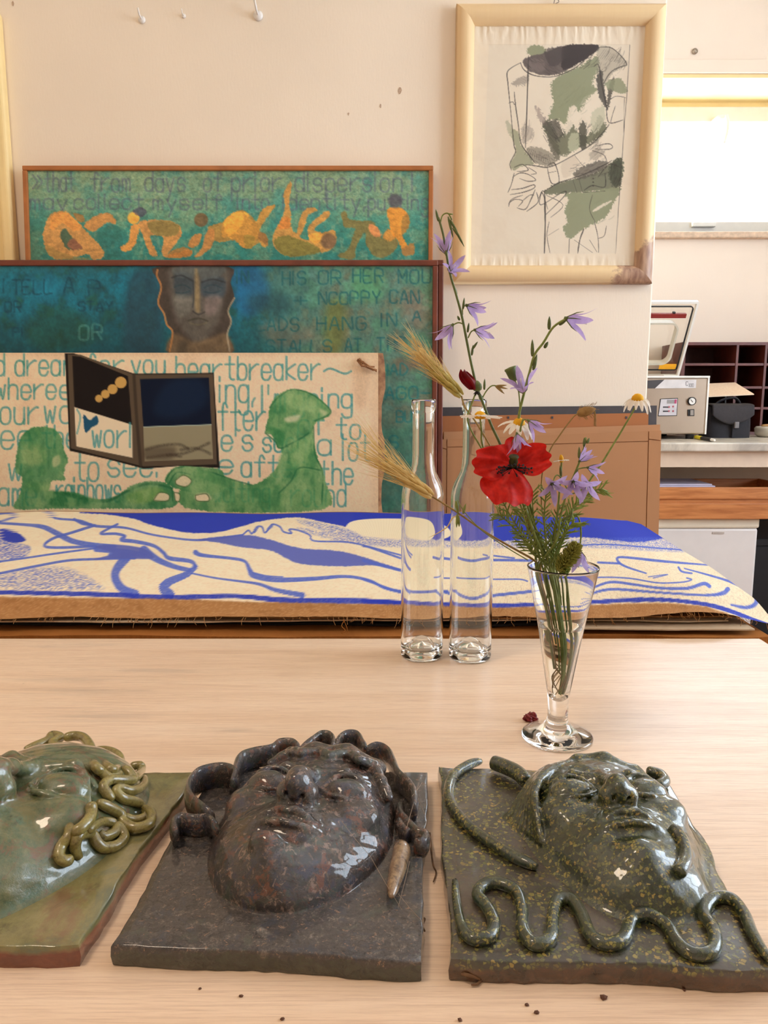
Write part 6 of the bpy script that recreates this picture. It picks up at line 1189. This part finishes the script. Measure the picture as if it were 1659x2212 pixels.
# ---- feathery leaf sprays
def frond(pts, Y0, Y1, label, n=9, ll=0.009, enter=True):
    R = root('feathery_leaf_spray', tuple(vb+Vector((0, 0, 0.02))), label, 'leaves', 'feathery green leaf sprays in the glass')
    P_ = fpath(pts, Y0, Y1, False, 6); stem(R, pts, Y0, Y1, 0.0007, None, enter); lf = []
    for k in range(len(P_)-1):
        for sd in (-1, 1):
            if random.random() < 0.25: continue
            c_ = Vector(P_[k]); t_ = (Vector(P_[max(k-1, 0)])-Vector(P_[k+1])).normalized(); sdv = (t_.cross(Vector((0, -1, 0)))*sd+Vector((0, random.uniform(-0.8, 0.8), 0))).normalized()
            l_ = ll*(0.5+0.8*random.random()); e = c_+(t_*0.7+sdv*0.8).normalized()*l_; lf.append(tube([c_, c_.lerp(e, 0.5)+t_*0.0004, e], [0.0004, 0.0006, 0.0001], 4, False))
            for s2 in (-1, 1):
                m_ = c_.lerp(e, 0.55); e2 = m_+(t_*0.8+sdv*0.5+Vector((0, 0, 0.4*s2))).normalized()*l_*0.45; lf.append(tube([m_, e2], [0.00045, 0.0001], 4, False))
    x_ = mk('leaflets', join(*lf), M_leaf, R, smooth=True); x_['kind'] = 'stuff'
FR = ((((1085, 1080), (1100, 1110), (1125, 1150), (1150, 1190)), 0.508, 'feathery leaf spray spreading left below the poppy'), (((1075, 1110), (1100, 1130), (1130, 1165), (1155, 1200)), 0.515, 'lowest left feathery leaf spray above the rim'), (((1120, 1075), (1130, 1110), (1145, 1160), (1165, 1205)), 0.500, 'feathery leaf spray straight under the poppy petal'), (((1150, 1060), (1152, 1110), (1162, 1160), (1176, 1210)), 0.510, 'upright feathery leaf spray right of the poppy stem'),
      (((1180, 1065), (1176, 1110), (1178, 1160), (1184, 1210)), 0.505, 'feathery leaf spray beneath the open bellflower stars'), (((1210, 1090), (1200, 1130), (1192, 1175), (1190, 1215)), 0.515, 'feathery leaf spray rising right of the bouquet centre'), (((1250, 1085), (1232, 1110), (1210, 1150), (1196, 1200)), 0.508, 'feathery leaf spray reaching right below the star cluster'), (((1240, 1130), (1225, 1145), (1205, 1180), (1192, 1215)), 0.500, 'short feathery leaf spray beside the bristly grass head'), (((1300, 1056), (1280, 1062), (1250, 1085), (1215, 1130), (1195, 1190)), 0.512, 'thin leafy twig ending right of the star cluster'))
for pts, Y_, lb in FR: frond(pts, Y_, 0.515, lb)
# leaves seen inside the glass
LG = root('broad_leaf_sprig', tuple(vb+Vector((0, 0, 0.02))), 'leafy sprig pushed down inside the glass above the water', 'leaves', FG)
for k, (bx, by, tx, ty, w_) in enumerate(((1185, 1235, 1205, 1300, 0.0030), (1178, 1240, 1192, 1320, 0.0030), (1196, 1240, 1214, 1290, 0.0022), (1200, 1250, 1208, 1330, 0.0020), (1188, 1260, 1178, 1310, 0.0018), (1190, 1280, 1200, 1345, 0.0028), (1205, 1290, 1212, 1330, 0.0020))):
    a, b = onY(bx, by, VY-0.004+0.0015*k), onY(tx, ty, VY-0.003+0.001*k); P_ = [a.lerp(b, t) for t in np.linspace(0, 1, 7)]
    mk('leaf', tube(P_, [w_*x for x in (0.2, 0.6, 0.95, 1, 0.8, 0.5, 0.08)], 6, True, 0.25), M_leaf, LG, smooth=True)
rt = []
for k in range(16):
    a0 = random.random()*6.28; z_ = T+z0+0.002+0.012*random.random(); r_ = 0.003
    rt.append(tube(catmull([(vb.x+r_*math.cos(a0), VY+r_*math.sin(a0), z_), (vb.x+r_*1.3*math.cos(a0+1), VY+r_*1.2*math.sin(a0+1), z_+0.008), (vb.x+r_*math.cos(a0+2.2), VY+r_*math.sin(a0+2.2), z_+0.016)], 4), 0.0003, 4, False))
x_ = mk('root_threads', join(*rt), M_drys, LG); x_['kind'] = 'stuff'
# ---- fallen petal crumb and scraps
q = onZ(1147, 1557, T)
FP = root('fallen_petal', (q.x, q.y, T), 'crumpled dark red poppy petal fallen on the table by the vase', 'petal')
M_crumb = plain('dark_red_crumpled_petal', (120, 10, 18), 0.3, 0.4, 300)
bm = bmesh.new(); bmesh.ops.create_icosphere(bm, subdivisions=4, radius=1)
V = []
for v_ in bm.verts:
    c_ = v_.co; r_ = 1+0.22*math.sin(c_.x*5+c_.y*3)+0.18*math.sin(c_.y*8-c_.z*6)+0.12*math.sin(c_.z*11+c_.x*9); V.append((q.x+c_.x*r_*0.0046, q.y+c_.y*r_*0.0036, max(T+0.0001, T+0.0026+c_.z*r_*0.0034)))
bm.verts.index_update(); Fc = [[v_.index for v_ in f_.verts] for f_ in bm.faces]; bm.free()
mk('crumpled_ball', (V, Fc), M_crumb, FP, smooth=True)
mk('curled_tip', grid(6, 6, lambda u, v: Vector((q.x-0.0036-0.0022*v, q.y-0.0015+0.003*(u-0.5), T+0.0006+0.0022*v*v+0.0006*math.sin(u*6)))), M_crumb, FP, smooth=True)
M_dust = leafm('dry_brown_scrap', (92, 66, 48), (128, 98, 72), 0.9, 0.0)
def scrap(pts, r, label):
    P_ = catmull([onZ(x, y, T+0.0012+h) for x, y, h in pts], 5); c_ = P_[0]
    tag(mk('dry_tendril', tube(P_, list(np.linspace(r, r*0.4, len(P_))), 6), M_dust, smooth=True, origin=(c_[0], c_[1], T)), label, 'scrap', 'dry plant scraps between the masks')
scrap([(985, 2098, 0), (1005, 2105, 0.003), (1025, 2110, 0.002), (1038, 2117, 0), (1030, 2126, 0), (1018, 2127, 0)], 0.0010, 'curled dry tendril at the front left corner of the green mask')
scrap([(928, 1800, 0.001), (932, 1840, 0.004), (936, 1870, 0.003), (942, 1885, 0), (936, 1905, 0)], 0.0007, 'long dry tendril lying between the dark and green masks')
scrap([(916, 1985, 0), (912, 2000, 0.002), (918, 2012, 0)], 0.0009, 'short dry scrap beside the right edge of the dark mask')

M_crumbs = plain('brown_crumb', (96, 62, 44), 0.8, 0.3, 500)
for px, py, r_, lb_ in ((521, 2153, 0.0008, 'brown crumb centred in front of the dark mask'), (432, 2137, 0.0006, 'leftmost tiny brown crumb in front of the dark mask'), (1138, 2172, 0.0008, 'left one of the close pair of crumbs before the green mask'), (1160, 2189, 0.0010, 'right one of the close pair of crumbs before the green mask'), (1303, 2157, 0.0014, 'largest brown crumb in front of the green mask'), (993, 2205, 0.0009, 'brown crumb at the picture bottom below the gap between masks'), (610, 2203, 0.0009, 'brown crumb at the picture bottom below the dark mask'), (1478, 2140, 0.0007, 'rightmost tiny crumb by the front edge of the green mask')):
    q = onZ(px, py, T); bm = bmesh.new(); bmesh.ops.create_icosphere(bm, subdivisions=1, radius=r_); V = [(q.x+v_.co.x*random.uniform(0.8, 1.6), q.y+v_.co.y*random.uniform(0.7, 1.2), max(T+0.00005, T+r_*0.5+v_.co.z*0.7)) for v_ in bm.verts]; bm.verts.index_update(); Fc = [[v_.index for v_ in f_.verts] for f_ in bm.faces]; bm.free()
    tag(mk('crumb', (V, Fc), M_crumbs, origin=(q.x, q.y, T)), lb_, 'crumb', 'crumbs in front of the masks')
M_web = plain('dusty_web', (150, 128, 108), 0.9, 0.2)
CW = root('cobweb', (onZ(890, 1900, T).x, onZ(890, 1900, T).y, ZT), 'fine dusty cobweb threads along the right side of the dark mask', 'cobweb')
for a_, b_, za, zb_ in (((735, 1770), (800, 1850), 0.034, 0.016), ((800, 1850), (868, 1965), 0.016, 0.001), ((905, 1690), (878, 1790), 0.012, 0.014), ((895, 1700), (918, 1760), 0.014, 0.004), ((860, 1930), (912, 1990), 0.006, 0.001), ((885, 1860), (860, 1960), 0.010, 0.001), ((890, 1720), (912, 1690), 0.016, 0.006)):
    mk('thread', tube([onZ(*a_, ZT+za), (onZ(*a_, ZT+za)+onZ(*b_, ZT+zb_))/2-Vector((0, 0, 0.0006)), onZ(*b_, ZT+zb_)], 0.00012, 4, False), M_web, CW)
# ------------------------------------------------------------------ kitchen corner on the right
CF = 2.08; CZ = onY(1550, 957, CF).z
def marblem():
    n = NT('pale_marble'); v = n.coord('Object'); a = n.noise(v, 5, 7, 0.65, 1.5)
    n.set(Base_Color=n.ramp(a, [(0.35, (170, 160, 148)), (0.5, (206, 196, 180)), (0.7, (222, 212, 198))]), Roughness=0.3); return n.m
CT_ = root('counter', (1.4, 2.45, 0), 'pale marble kitchen counter with a painted apron under the high window', 'counter')
mk('worktop', box(0.636, 2.18, CF, 2.797, CZ-0.024, CZ, 0.004), marblem(), CT_)
mk('apron', box(0.64, 2.16, CF+0.025, CF+0.045, CZ-0.070, CZ-0.024), plain('beige_paint', (220, 196, 172), 0.6, 0.05), CT_)
mk('support_panel', box(2.10, 2.14, CF+0.045, 2.79, 0, CZ-0.024), M_white, CT_); mk('support_panel', box(0.637, 0.655, CF+0.05, 2.79, 0, CZ-0.024), M_white, CT_)
# ---- pigeonhole shelf
M_maho = plain('dark_mahogany', (98, 42, 32), 0.45, 0.25, 22)
SY = 2.60; SL = onY(1472, 790, SY).x; STp = onY(1590, 739, SY).z
PS = root('pigeonhole_shelf', (1.3, 2.7, CZ), 'dark mahogany pigeonhole shelf standing on the counter against the wall', 'shelf')
SRt = 1.72; t_ = 0.008
mk('side_panel', box(SL, SL+0.012, SY, 2.79, CZ, STp), M_maho, PS); mk('side_panel', box(SRt-0.012, SRt, SY, 2.79, CZ, STp), M_maho, PS)
mk('top_panel', box(SL+0.012, SRt-0.012, SY, 2.79, STp-0.010, STp), M_maho, PS); mk('base_panel', box(SL+0.012, SRt-0.012, SY, 2.79, CZ, CZ+0.010), M_maho, PS); mk('back_panel', box(SL+0.012, SRt-0.012, 2.782, 2.79, CZ+0.010, STp-0.010), plain('dark_maroon_back', (84, 46, 42), 0.6, 0.2), PS)
vx = [onY(1594, 760, SY).x, onY(1656, 760, SY).x]; dxv = vx[1]-vx[0]; vx += [vx[1]+dxv*k for k in (1, 2)]
for x in vx: mk('divider', box(x-t_/2, x+t_/2, SY+0.002, 2.782, CZ+0.010, STp-0.010), M_maho, PS)
rows = [onY(1590, q, SY).z for q in (787, 837, 882)]; xs_ = [SL+0.012]+vx+[SRt-0.012]
for z in rows:
    for i in range(len(xs_)-1):
        a, b = xs_[i]+(t_/2 if i else 0), xs_[i+1]-(t_/2 if i < len(xs_)-2 else 0); mk('shelf_board', box(a, b, SY+0.004, 2.782, z-t_/2, z+t_/2), M_maho, PS)
# ---- vacuum sealer
VF_ = 2.30; q = lambda x, y, Y=VF_: onY(x, y, Y)
vx1 = q(1527, 880).x; vz0 = q(1500, 938).z; vz1 = q(1500, 812).z; vx0 = 0.662
M_steel = plain('brushed_steel', (176, 158, 140), 0.36, 0.10, 6, metallic=0.7); M_rub = plain('black_rubber', (24, 22, 24), 0.6, 0.2)
VS = root('vacuum_sealer', ((vx0+vx1)/2, VF_+0.14, CZ), 'stainless steel vacuum sealer with open clear lid on the counter', 'appliance')
mk('body', box(vx0, vx1, VF_, 2.58, vz0, vz1-0.006, 0.004), M_steel, VS)
mk('edge_trim', join(box(vx0-0.001, vx1+0.003, VF_-0.003, 2.582, vz1-0.006, vz1, 0.001), box(vx1-0.003, vx1+0.002, VF_-0.003, VF_+0.001, vz0, vz1-0.006)), M_white, VS)
for fx in (vx0+0.03, vx1-0.05):
    for fy in (VF_+0.02, 2.54): mk('foot', lathe([(0, 0), (0.012, 0), (0.012, vz0-CZ), (0, vz0-CZ)], 14, (fx+0.01, fy, CZ)), M_rub, VS)
def plate(name, pts, m, par=VS, d=0.0012, Y=VF_, dep=0.0):
    P_ = [q(x, y, Y) for x, y in pts]; n_ = len(P_); V = [(p_.x, Y-d-dep, p_.z) for p_ in P_]+[(p_.x, Y-dep, p_.z) for p_ in P_]
    return mk(name, (V, [tuple(range(n_)), tuple(range(2*n_-1, n_-1, -1))]+[(i, n_+i, n_+(i+1) % n_, (i+1) % n_) for i in range(n_)]), m, par)
Zv = Zm(1380, 620, 5.82)
bd = plate('badge', Zv([(110, 1275), (200, 1275), (320, 1165), (110, 1175)]), plain('dark_badge', (62, 58, 60), 0.5), dep=0.0); bd2 = plate('badge', Zv([(200, 1275), (715, 1270), (722, 1165), (320, 1165)]), plain('white_badge', (214, 208, 208), 0.45))
def letters(txt, Z, x0, x1, base, cap, r, m, par, Y=VF_, dep=0.0012):
    x = 0; adv = []
    for ch in txt: adv.append(x); x += 5.2
    kx = (x1-x0)/max(x-1.2, 1); ky = (base-cap)/6; parts = []
    for ch, cx in zip(txt, adv):
        for pl in FONT.get(ch, '').split(','):
            g_ = [(x0+(cx+int(c[0]))*kx, base-(int(c[1])-3)*ky) for c in pl.split()]
            P_ = [Vector((q(*w_, Y).x, Y-dep, q(*w_, Y).z)) for w_ in Z(catmull(g_, 3))]; parts.append(tube(P_, r, 4))
    mk('lettering', join(*parts), m, par)
M_ink = plain('black_ink', (52, 46, 50), 0.6)
letters('C', Zv, 590, 618, 1238, 1190, 0.0006, M_ink, bd2); letters('300', Zv, 622, 685, 1255, 1215, 0.0005, M_ink, bd2)
cp = plate('control_panel', Zv([(240, 1625), (478, 1620), (490, 1395), (268, 1405)]), M_rub); plate('panel_face', Zv([(246, 1615), (470, 1612), (482, 1405), (276, 1412)]), plain('panel_white', (206, 200, 204), 0.4), cp, 0.0006, dep=0.0012)
plate('display', Zv([(350, 1465), (440, 1465), (445, 1415), (352, 1418)]), plain('grey_display', (150, 146, 146), 0.3), cp, 0.0005, dep=0.0018); plate('stripe', Zv([(442, 1465), (470, 1465), (476, 1412), (447, 1415)]), plain('magenta_print', (170, 60, 100), 0.5), cp, 0.0005, dep=0.0018)
M_btn = plain('rose_button', (178, 92, 104), 0.5)
for cx, cy in ((378, 1508), (375, 1560), (428, 1502), (428, 1560)):
    c_ = q(*Zv([(cx, cy)])[0]); mk('button', xf(lathe([(0, 0), (0.0030, 0), (0.0028, 0.0010), (0, 0.0012)], 12), Matrix.Translation((c_.x, VF_-0.0018, c_.z)) @ Matrix.Rotation(math.pi/2, 4, 'X')), M_btn, cp)
for cy in (1510, 1562): plate('bar', Zv([(300, cy+8), (365, cy+8), (365, cy-8), (300, cy-8)]), M_ink, cp, 0.0005, dep=0.0018)
c_ = q(*Zv([(662, 1435)])[0])
gg = mk('pressure_gauge', xf(lathe([(0, 0), (0.0125, 0), (0.0125, 0.006), (0.0105, 0.007), (0.0103, 0.005), (0, 0.005)], 24), Matrix.Translation((c_.x, VF_, c_.z)) @ Matrix.Rotation(math.pi/2, 4, 'X')), M_rub, VS)
mk('dial', xf(lathe([(0, 0.0048), (0.0102, 0.0048), (0.0102, 0.0056), (0, 0.0056)], 24), Matrix.Translation((c_.x, VF_, c_.z)) @ Matrix.Rotation(math.pi/2, 4, 'X')), M_white, gg); mk('needle', tube([(c_.x+0.002, VF_-0.0064, c_.z-0.003), (c_.x-0.005, VF_-0.0064, c_.z+0.005)], 0.0007, 4), M_ink, gg)
sw = plate('switch', Zv([(615, 1622), (692, 1622), (692, 1535), (615, 1540)]), M_rub, d=0.003); plate('rocker', Zv([(640, 1612), (680, 1612), (680, 1545), (640, 1548)]), plain('grey_rocker', (150, 140, 132), 0.4), sw, 0.002, dep=0.003)
# lid: clear cover hinged at the back, leaning forward at the top
hb, ht = Vector((0, 2.56, vz1+0.006)), Vector((0, 2.425, onY(1450, 650, 2.425).z)); ld = ht-hb; Ln = ld.length; ang = math.atan2(ld.y, ld.z)
ML = Matrix.Translation((0, 2.56, vz1+0.006)) @ Matrix.Rotation(-ang, 4, 'X')
lx1 = vx1+0.008; lx0 = vx0
def ring(x0, x1, z0_, z1_, w_, y0, y1, rr=0.02, m=14):
    def rr_(x0, x1, z0_, z1_, r): 
        o = []
        for cx, cz, a0 in ((x1-r, z1_-r, 0), (x0+r, z1_-r, 90), (x0+r, z0_+r, 180), (x1-r, z0_+r, 270)):
            for k in range(m+1): a = math.radians(a0+90*k/m); o.append((cx+r*math.cos(a), cz+r*math.sin(a)))
        return o
    A = rr_(x0, x1, z0_, z1_, rr); B_ = rr_(x0+w_, x1-w_, z0_+w_, z1_-w_, max(rr-w_, 0.002)); n_ = len(A)
    V = [(x, y0, z) for x, z in A]+[(x, y0, z) for x, z in B_]+[(x, y1, z) for x, z in A]+[(x, y1, z) for x, z in B_]; Fc = []
    for i in range(n_):
        j = (i+1) % n_; Fc += [(i, j, n_+j, n_+i), (2*n_+i, 3*n_+i, 3*n_+j, 2*n_+j), (i, 2*n_+i, 2*n_+j, j), (n_+i, n_+j, 3*n_+j, 3*n_+i)]
    return V, Fc
lid = mk('lid', xf(ring(lx0, lx1, 0, Ln, 0.007, -0.006, 0.006, 0.006), ML), plain('clear_white_acrylic_edge', (236, 232, 226), 0.2, 0.02), VS)
M_acr = panemat('clear_acrylic', 0.06, (0.97, 0.96, 0.93))
mk('lid_pane', xf(box(lx0+0.007, lx1-0.007, 0.0, 0.004, 0.007, Ln-0.007), ML), M_acr, lid)
mk('gasket', xf(ring(lx0+0.012, lx1-0.014, 0.028, Ln-0.014, 0.0035, -0.009, -0.004, 0.012), ML), M_rub, lid)
mk('inner_dome', xf(ring(lx0+0.02, lx1-0.052, 0.058, Ln-0.062, 0.006, -0.028, -0.004, 0.03), ML), plain('milky_acrylic', (196, 188, 172), 0.25, 0.05), lid)
mk('sealing_bar', xf(box(lx0+0.02, lx1-0.034, -0.014, -0.004, Ln-0.052, Ln-0.038), ML), plain('dark_red_bar', (132, 28, 22), 0.5), lid); mk('bar_clip', xf(box(lx1-0.078, lx1-0.070, -0.012, -0.004, Ln-0.038, Ln-0.033), ML), M_rub, lid)
mk('sticker', xf(box(lx1-0.076, lx1-0.020, -0.0075, -0.004, 0.032, 0.050), ML), plain('yellow_sticker', (238, 168, 20), 0.5), lid)
mk('hinge_block', box(vx0+0.05, lx1-0.055, 2.545, 2.575, vz1, vz1+0.012), M_steel, VS)
# ---- sheet of board, corners from image pixels, tilted and held on added legs
sa, sb, sc_, sd = onY(1480, 858, 2.47), onY(1629, 851, 2.47), onY(1588, 826, 2.592), onY(1480, 831, 2.592)
sa.x = sd.x = vx1+0.012
ed = Vector((0, 0, 0.003)); V = [sa, sb, sc_, sd, sa-ed, sb-ed, sc_-ed, sd-ed]
PB = root('printed_board', tuple((sa+sb)/2), 'thin cream printed board tilted on added legs in front of the pigeonhole shelf', 'board')
def printm():
    n = NT('printed_cream'); v = n.coord('Object'); b_ = n.node('ShaderNodeTexBrick', {'Vector': v, 'Color1': L4((216, 150, 128)), 'Color2': L4((224, 176, 150)), 'Mortar': L4((236, 214, 186)), 'Scale': 90.0, 'Mortar Size': 0.03}); n.set(Base_Color=n.mix(n.ramp(n.noise(v, 160, 3), [(0.35, K1), (0.6, (170, 170, 170))]), (238, 214, 186), b_.outputs[0]), Roughness=0.6); return n.m
mk('sheet', (V, [(0, 1, 2, 3), (7, 6, 5, 4), (0, 4, 5, 1), (1, 5, 6, 2), (2, 6, 7, 3), (3, 7, 4, 0)]), printm(), PB)
mk('added_legs', join(tube([sd+Vector((0.05, 0.0, -0.003)), Vector((sd.x+0.05, 2.592, CZ))], 0.004, 6), tube([sc_+Vector((-0.03, 0, -0.003)), Vector((sc_.x-0.03, 2.592, CZ))], 0.004, 6), tube([sa+Vector((0.06, 0.012, -0.003)), Vector((sa.x+0.06, 2.49, CZ))], 0.004, 6)), M_rub, PB)  # legs added under the tilted board to hold it up
# ---- camera bag
BY = 2.36; bl_, br_ = onY(1531, 900, BY).x, onY(1632, 900, BY).x; bzt = onY(1580, 878, BY).z
M_bag = plain('black_nylon', (26, 23, 30), 0.8, 0.25, 120, 0.3, 900); M_bag2 = plain('charcoal_nylon', (46, 40, 42), 0.75, 0.2, 120, 0.3, 900)
BG = root('camera_bag', ((bl_+br_)/2, BY+0.05, CZ), 'black camera bag with flap and buckle beside the vacuum sealer', 'bag')
def bagf(u, v):
    a = 2*math.pi*u; n_ = 3.2; c_, s_ = math.cos(a), math.sin(a); wx = (br_-bl_)/2*(1.0-0.06*v**3+0.03*math.sin(v*3)); wy = 0.048*(1-0.25*v*v)
    return Vector(((bl_+br_)/2+wx*abs(c_)**(2/n_)*math.copysign(1, c_), BY+0.05+wy*abs(s_)**(2/n_)*math.copysign(1, s_), CZ+(bzt-CZ)*(1-(1-min(v, 1))**1.0)))
vf = grid(44, 10, bagf); top = [vf[0][10*45+i] for i in range(44)]; bot = [vf[0][i] for i in range(44)]
vf = (vf[0], vf[1]+[tuple(10*45+i for i in range(44)), tuple(i for i in range(43, -1, -1))])
bod = mk('body', vf, M_bag, BG, auto=45)
def bagflap(u, v):
    x = bl_+0.008+(br_-bl_-0.016)*u; e = 1-abs(u-0.45)*1.4; dz = v
    if v < 0.35: t = v/0.35; return Vector((x, BY+0.085-0.085*t, bzt+0.004+0.004*math.sin(t*3.14)))
    t = (v-0.35)/0.65; return Vector((x, BY-0.002-0.004*math.sin(t*2.2), bzt+0.004-t*(0.030+0.030*max(0, 1-(abs(u-0.5)*2)**2))))
fl = mk('flap', grid(24, 16, bagflap), M_bag2, BG, smooth=True)
so = fl.modifiers.new('thickness', 'SOLIDIFY'); so.thickness = 0.004; so.offset = 0
bx = onY(1588, 918, BY); mk('buckle', box(bx.x-0.007, bx.x+0.007, BY-0.014, BY-0.004, bx.z-0.010, bx.z+0.010, 0.002), plain('grey_buckle', (112, 106, 106), 0.4), BG); mk('strap', box(bx.x-0.010, bx.x+0.006, BY-0.006, BY-0.001, CZ+0.003, bx.z+0.03), M_bag, BG)
mk('handle', tube(catmull([onY(1545, 874, BY+0.04), onY(1556, 866, BY+0.035), onY(1575, 860, BY+0.03), onY(1588, 860, BY+0.03), onY(1596, 868, BY+0.035), onY(1598, 877, BY+0.04)], 5), 0.006, 8, True, 0.6), M_bag, BG, smooth=True)
# ---- marker, dish
ma, mb = onZ(1503, 944, CZ+0.006), onZ(1544, 951, CZ+0.006); d_ = mb-ma
MK = root('paint_marker', ((ma.x+mb.x)/2, (ma.y+mb.y)/2, CZ), 'black marker with yellow cap lying near the counter edge', 'marker')
mk('cap', tube([ma, ma+d_*0.34], 0.006, 10), plain('yellow_plastic', (226, 206, 40), 0.4), MK, auto=40); mk('barrel', tube([ma+d_*0.34, ma+d_*0.85], 0.0055, 10), M_rub, MK, auto=40); mk('nib', tube([ma+d_*0.85, mb], [0.005, 0.003], 10), M_white, MK, auto=40)
ds = onZ(1668, 944, CZ)
DS = root('white_tray', (ds.x, ds.y, CZ), 'glazed white dish at the right end of the counter', 'dish')
mk('dish', lathe([(0, 0), (0.042, 0), (0.052, 0.008), (0.055, 0.028), (0.050, 0.034), (0.046, 0.030), (0.042, 0.012), (0, 0.010)], 40, (ds.x, ds.y, CZ)), plain('grey_white_glaze', (204, 198, 186), 0.25, 0.05), DS, smooth=True)
wc = plain('tan_wood', (206, 160, 104), 0.6, 0.2)
tag(mk('wooden_spatula', tube([(ds.x-0.045, ds.y-0.02, CZ+0.034+0.004), (ds.x+0.02, ds.y, CZ+0.04), (ds.x+0.12, ds.y+0.03, CZ+0.042)], [0.007, 0.009, 0.006], 8, True, 0.5), wc, smooth=True, origin=(ds.x, ds.y, CZ+0.034)), 'flat tan wooden spatula lying across the white dish', 'spatula')
# ---- fridge with wooden drawer box on it
FY = 2.13; fxr = onY(1638, 1150, FY).x; fzt = onY(1540, 1119, FY).z
FRG = root('small_fridge', (0.86, FY+0.22, 0), 'small white fridge under the counter', 'fridge')
M_frg = plain('fridge_white', (226, 220, 216), 0.3, 0.02)
mk('body', box(0.662, fxr-0.002, FY+0.05, FY+0.48, 0.02, fzt-0.004, 0.006), M_frg, FRG); dr = mk('door', box(0.662, fxr, FY, FY+0.045, 0.05, fzt-0.030, 0.008), M_frg, FRG)
mk('top_edge', box(0.660, fxr+0.001, FY-0.004, FY+0.049, fzt-0.030, fzt, 0.006), plain('cream_plastic', (232, 222, 200), 0.35, 0.03), FRG)
c_ = onY(1552, 1151, FY); mk('nameplate', box(c_.x-0.018, c_.x+0.016, FY-0.002, FY, c_.z-0.003, c_.z+0.003), plain('grey_plate', (190, 178, 168), 0.4), dr)
for k in range(2): mk('foot', lathe([(0, 0), (0.018, 0), (0.018, 0.02), (0, 0.02)], 12, (0.70+k*0.32, FY+0.1, 0)), M_rub, FRG); mk('foot', lathe([(0, 0), (0.018, 0), (0.018, 0.02), (0, 0.02)], 12, (0.70+k*0.32, FY+0.43, 0)), M_rub, FRG)
WY = 2.105; wz0 = fzt+0.0005; wz1 = onY(1540, 1053, WY).z; wx0, wx1 = 0.665, 1.20
def orangewood():
    n = NT('orange_pine'); v = n.coord('Object', (3, 30, 30)); a = n.noise(v, 3, 5, 0.6, 0.6); n.set(Base_Color=n.ramp(a, [(0.3, (168, 98, 46)), (0.6, (200, 128, 70)), (0.8, (214, 146, 88))]), Roughness=0.45); return n.m
M_pine = orangewood()
WB = root('wooden_drawer_box', (0.93, WY+0.12, wz0), 'orange pine drawer box with grooved front standing on the small fridge', 'box')
gz = onY(1540, 1083, WY).z
mk('front_board', box(wx0, wx1, WY, WY+0.014, gz+0.006, wz1, 0.002), M_pine, WB); mk('groove_strip', box(wx0, wx1, WY+0.006, WY+0.014, gz-0.006, gz+0.006), M_pine, WB); mk('front_board', box(wx0, wx1, WY, WY+0.014, wz0, gz-0.006, 0.002), M_pine, WB)
for x in (wx0, wx1-0.012): mk('side_board', box(x, x+0.012, WY+0.014, WY+0.25, wz0, wz1, 0.001), M_pine, WB)
mk('back_board', box(wx0+0.012, wx1-0.012, WY+0.238, WY+0.25, wz0, wz1, 0.001), M_pine, WB); mk('bottom_board', box(wx0+0.012, wx1-0.012, WY+0.014, WY+0.238, wz0, wz0+0.008), M_pine, WB)
pz = wz0+0.0085
for i, (x1_, c, h_, nm, lb) in enumerate(((1.00, (206, 96, 56), wz1-wz0-0.017, 'folder', 'thick orange paper folder in the wooden drawer box'), (0.97, (206, 196, 214), 0.014, 'paper_bundle', 'lilac white papers on top of the orange folder'))):
    n_ = 3; 
    o = tag(mk(nm, join(*[box(0.69, x1_-0.006*k, WY+0.03+0.008*k, WY+0.21-0.004*k, pz+h_*k/n_, pz+h_*(k+1)/n_-0.0006) for k in range(n_)]), plain(nm+'_paper', c, 0.7, 0.05), origin=(0.8, WY+0.1, pz)), lb, 'papers'); pz += h_
# ---- black box added to fill the black gap right of the fridge
kx = onY(1650, 1200, 2.35).x; kz = onY(1650, 1164, 2.30).z
BK = root('black_gap_box', (kx+0.2, 2.45, 0), 'black box added on the floor to fill the gap right of the fridge', 'crate')
M_gapbox = plain('black_gap_fill', (18, 17, 19), 0.7, 0.2)
mk('wall', join(box(fxr+0.012, fxr+0.45, 2.30, 2.315, 0.0, kz, 0.003), box(fxr+0.012, fxr+0.45, 2.685, 2.70, 0, kz, 0.003), box(fxr+0.012, fxr+0.027, 2.315, 2.685, 0, kz, 0.003), box(fxr+0.435, fxr+0.45, 2.315, 2.685, 0, kz, 0.003)), M_gapbox, BK); mk('base', box(fxr+0.027, fxr+0.435, 2.315, 2.685, 0.0, 0.012), M_gapbox, BK); mk('rim', box(fxr+0.008, fxr+0.454, 2.294, 2.30, kz-0.02, kz), M_gapbox, BK); mk('lid', box(fxr+0.027, fxr+0.435, 2.315, 2.685, kz-0.012, kz-0.002), M_gapbox, BK)
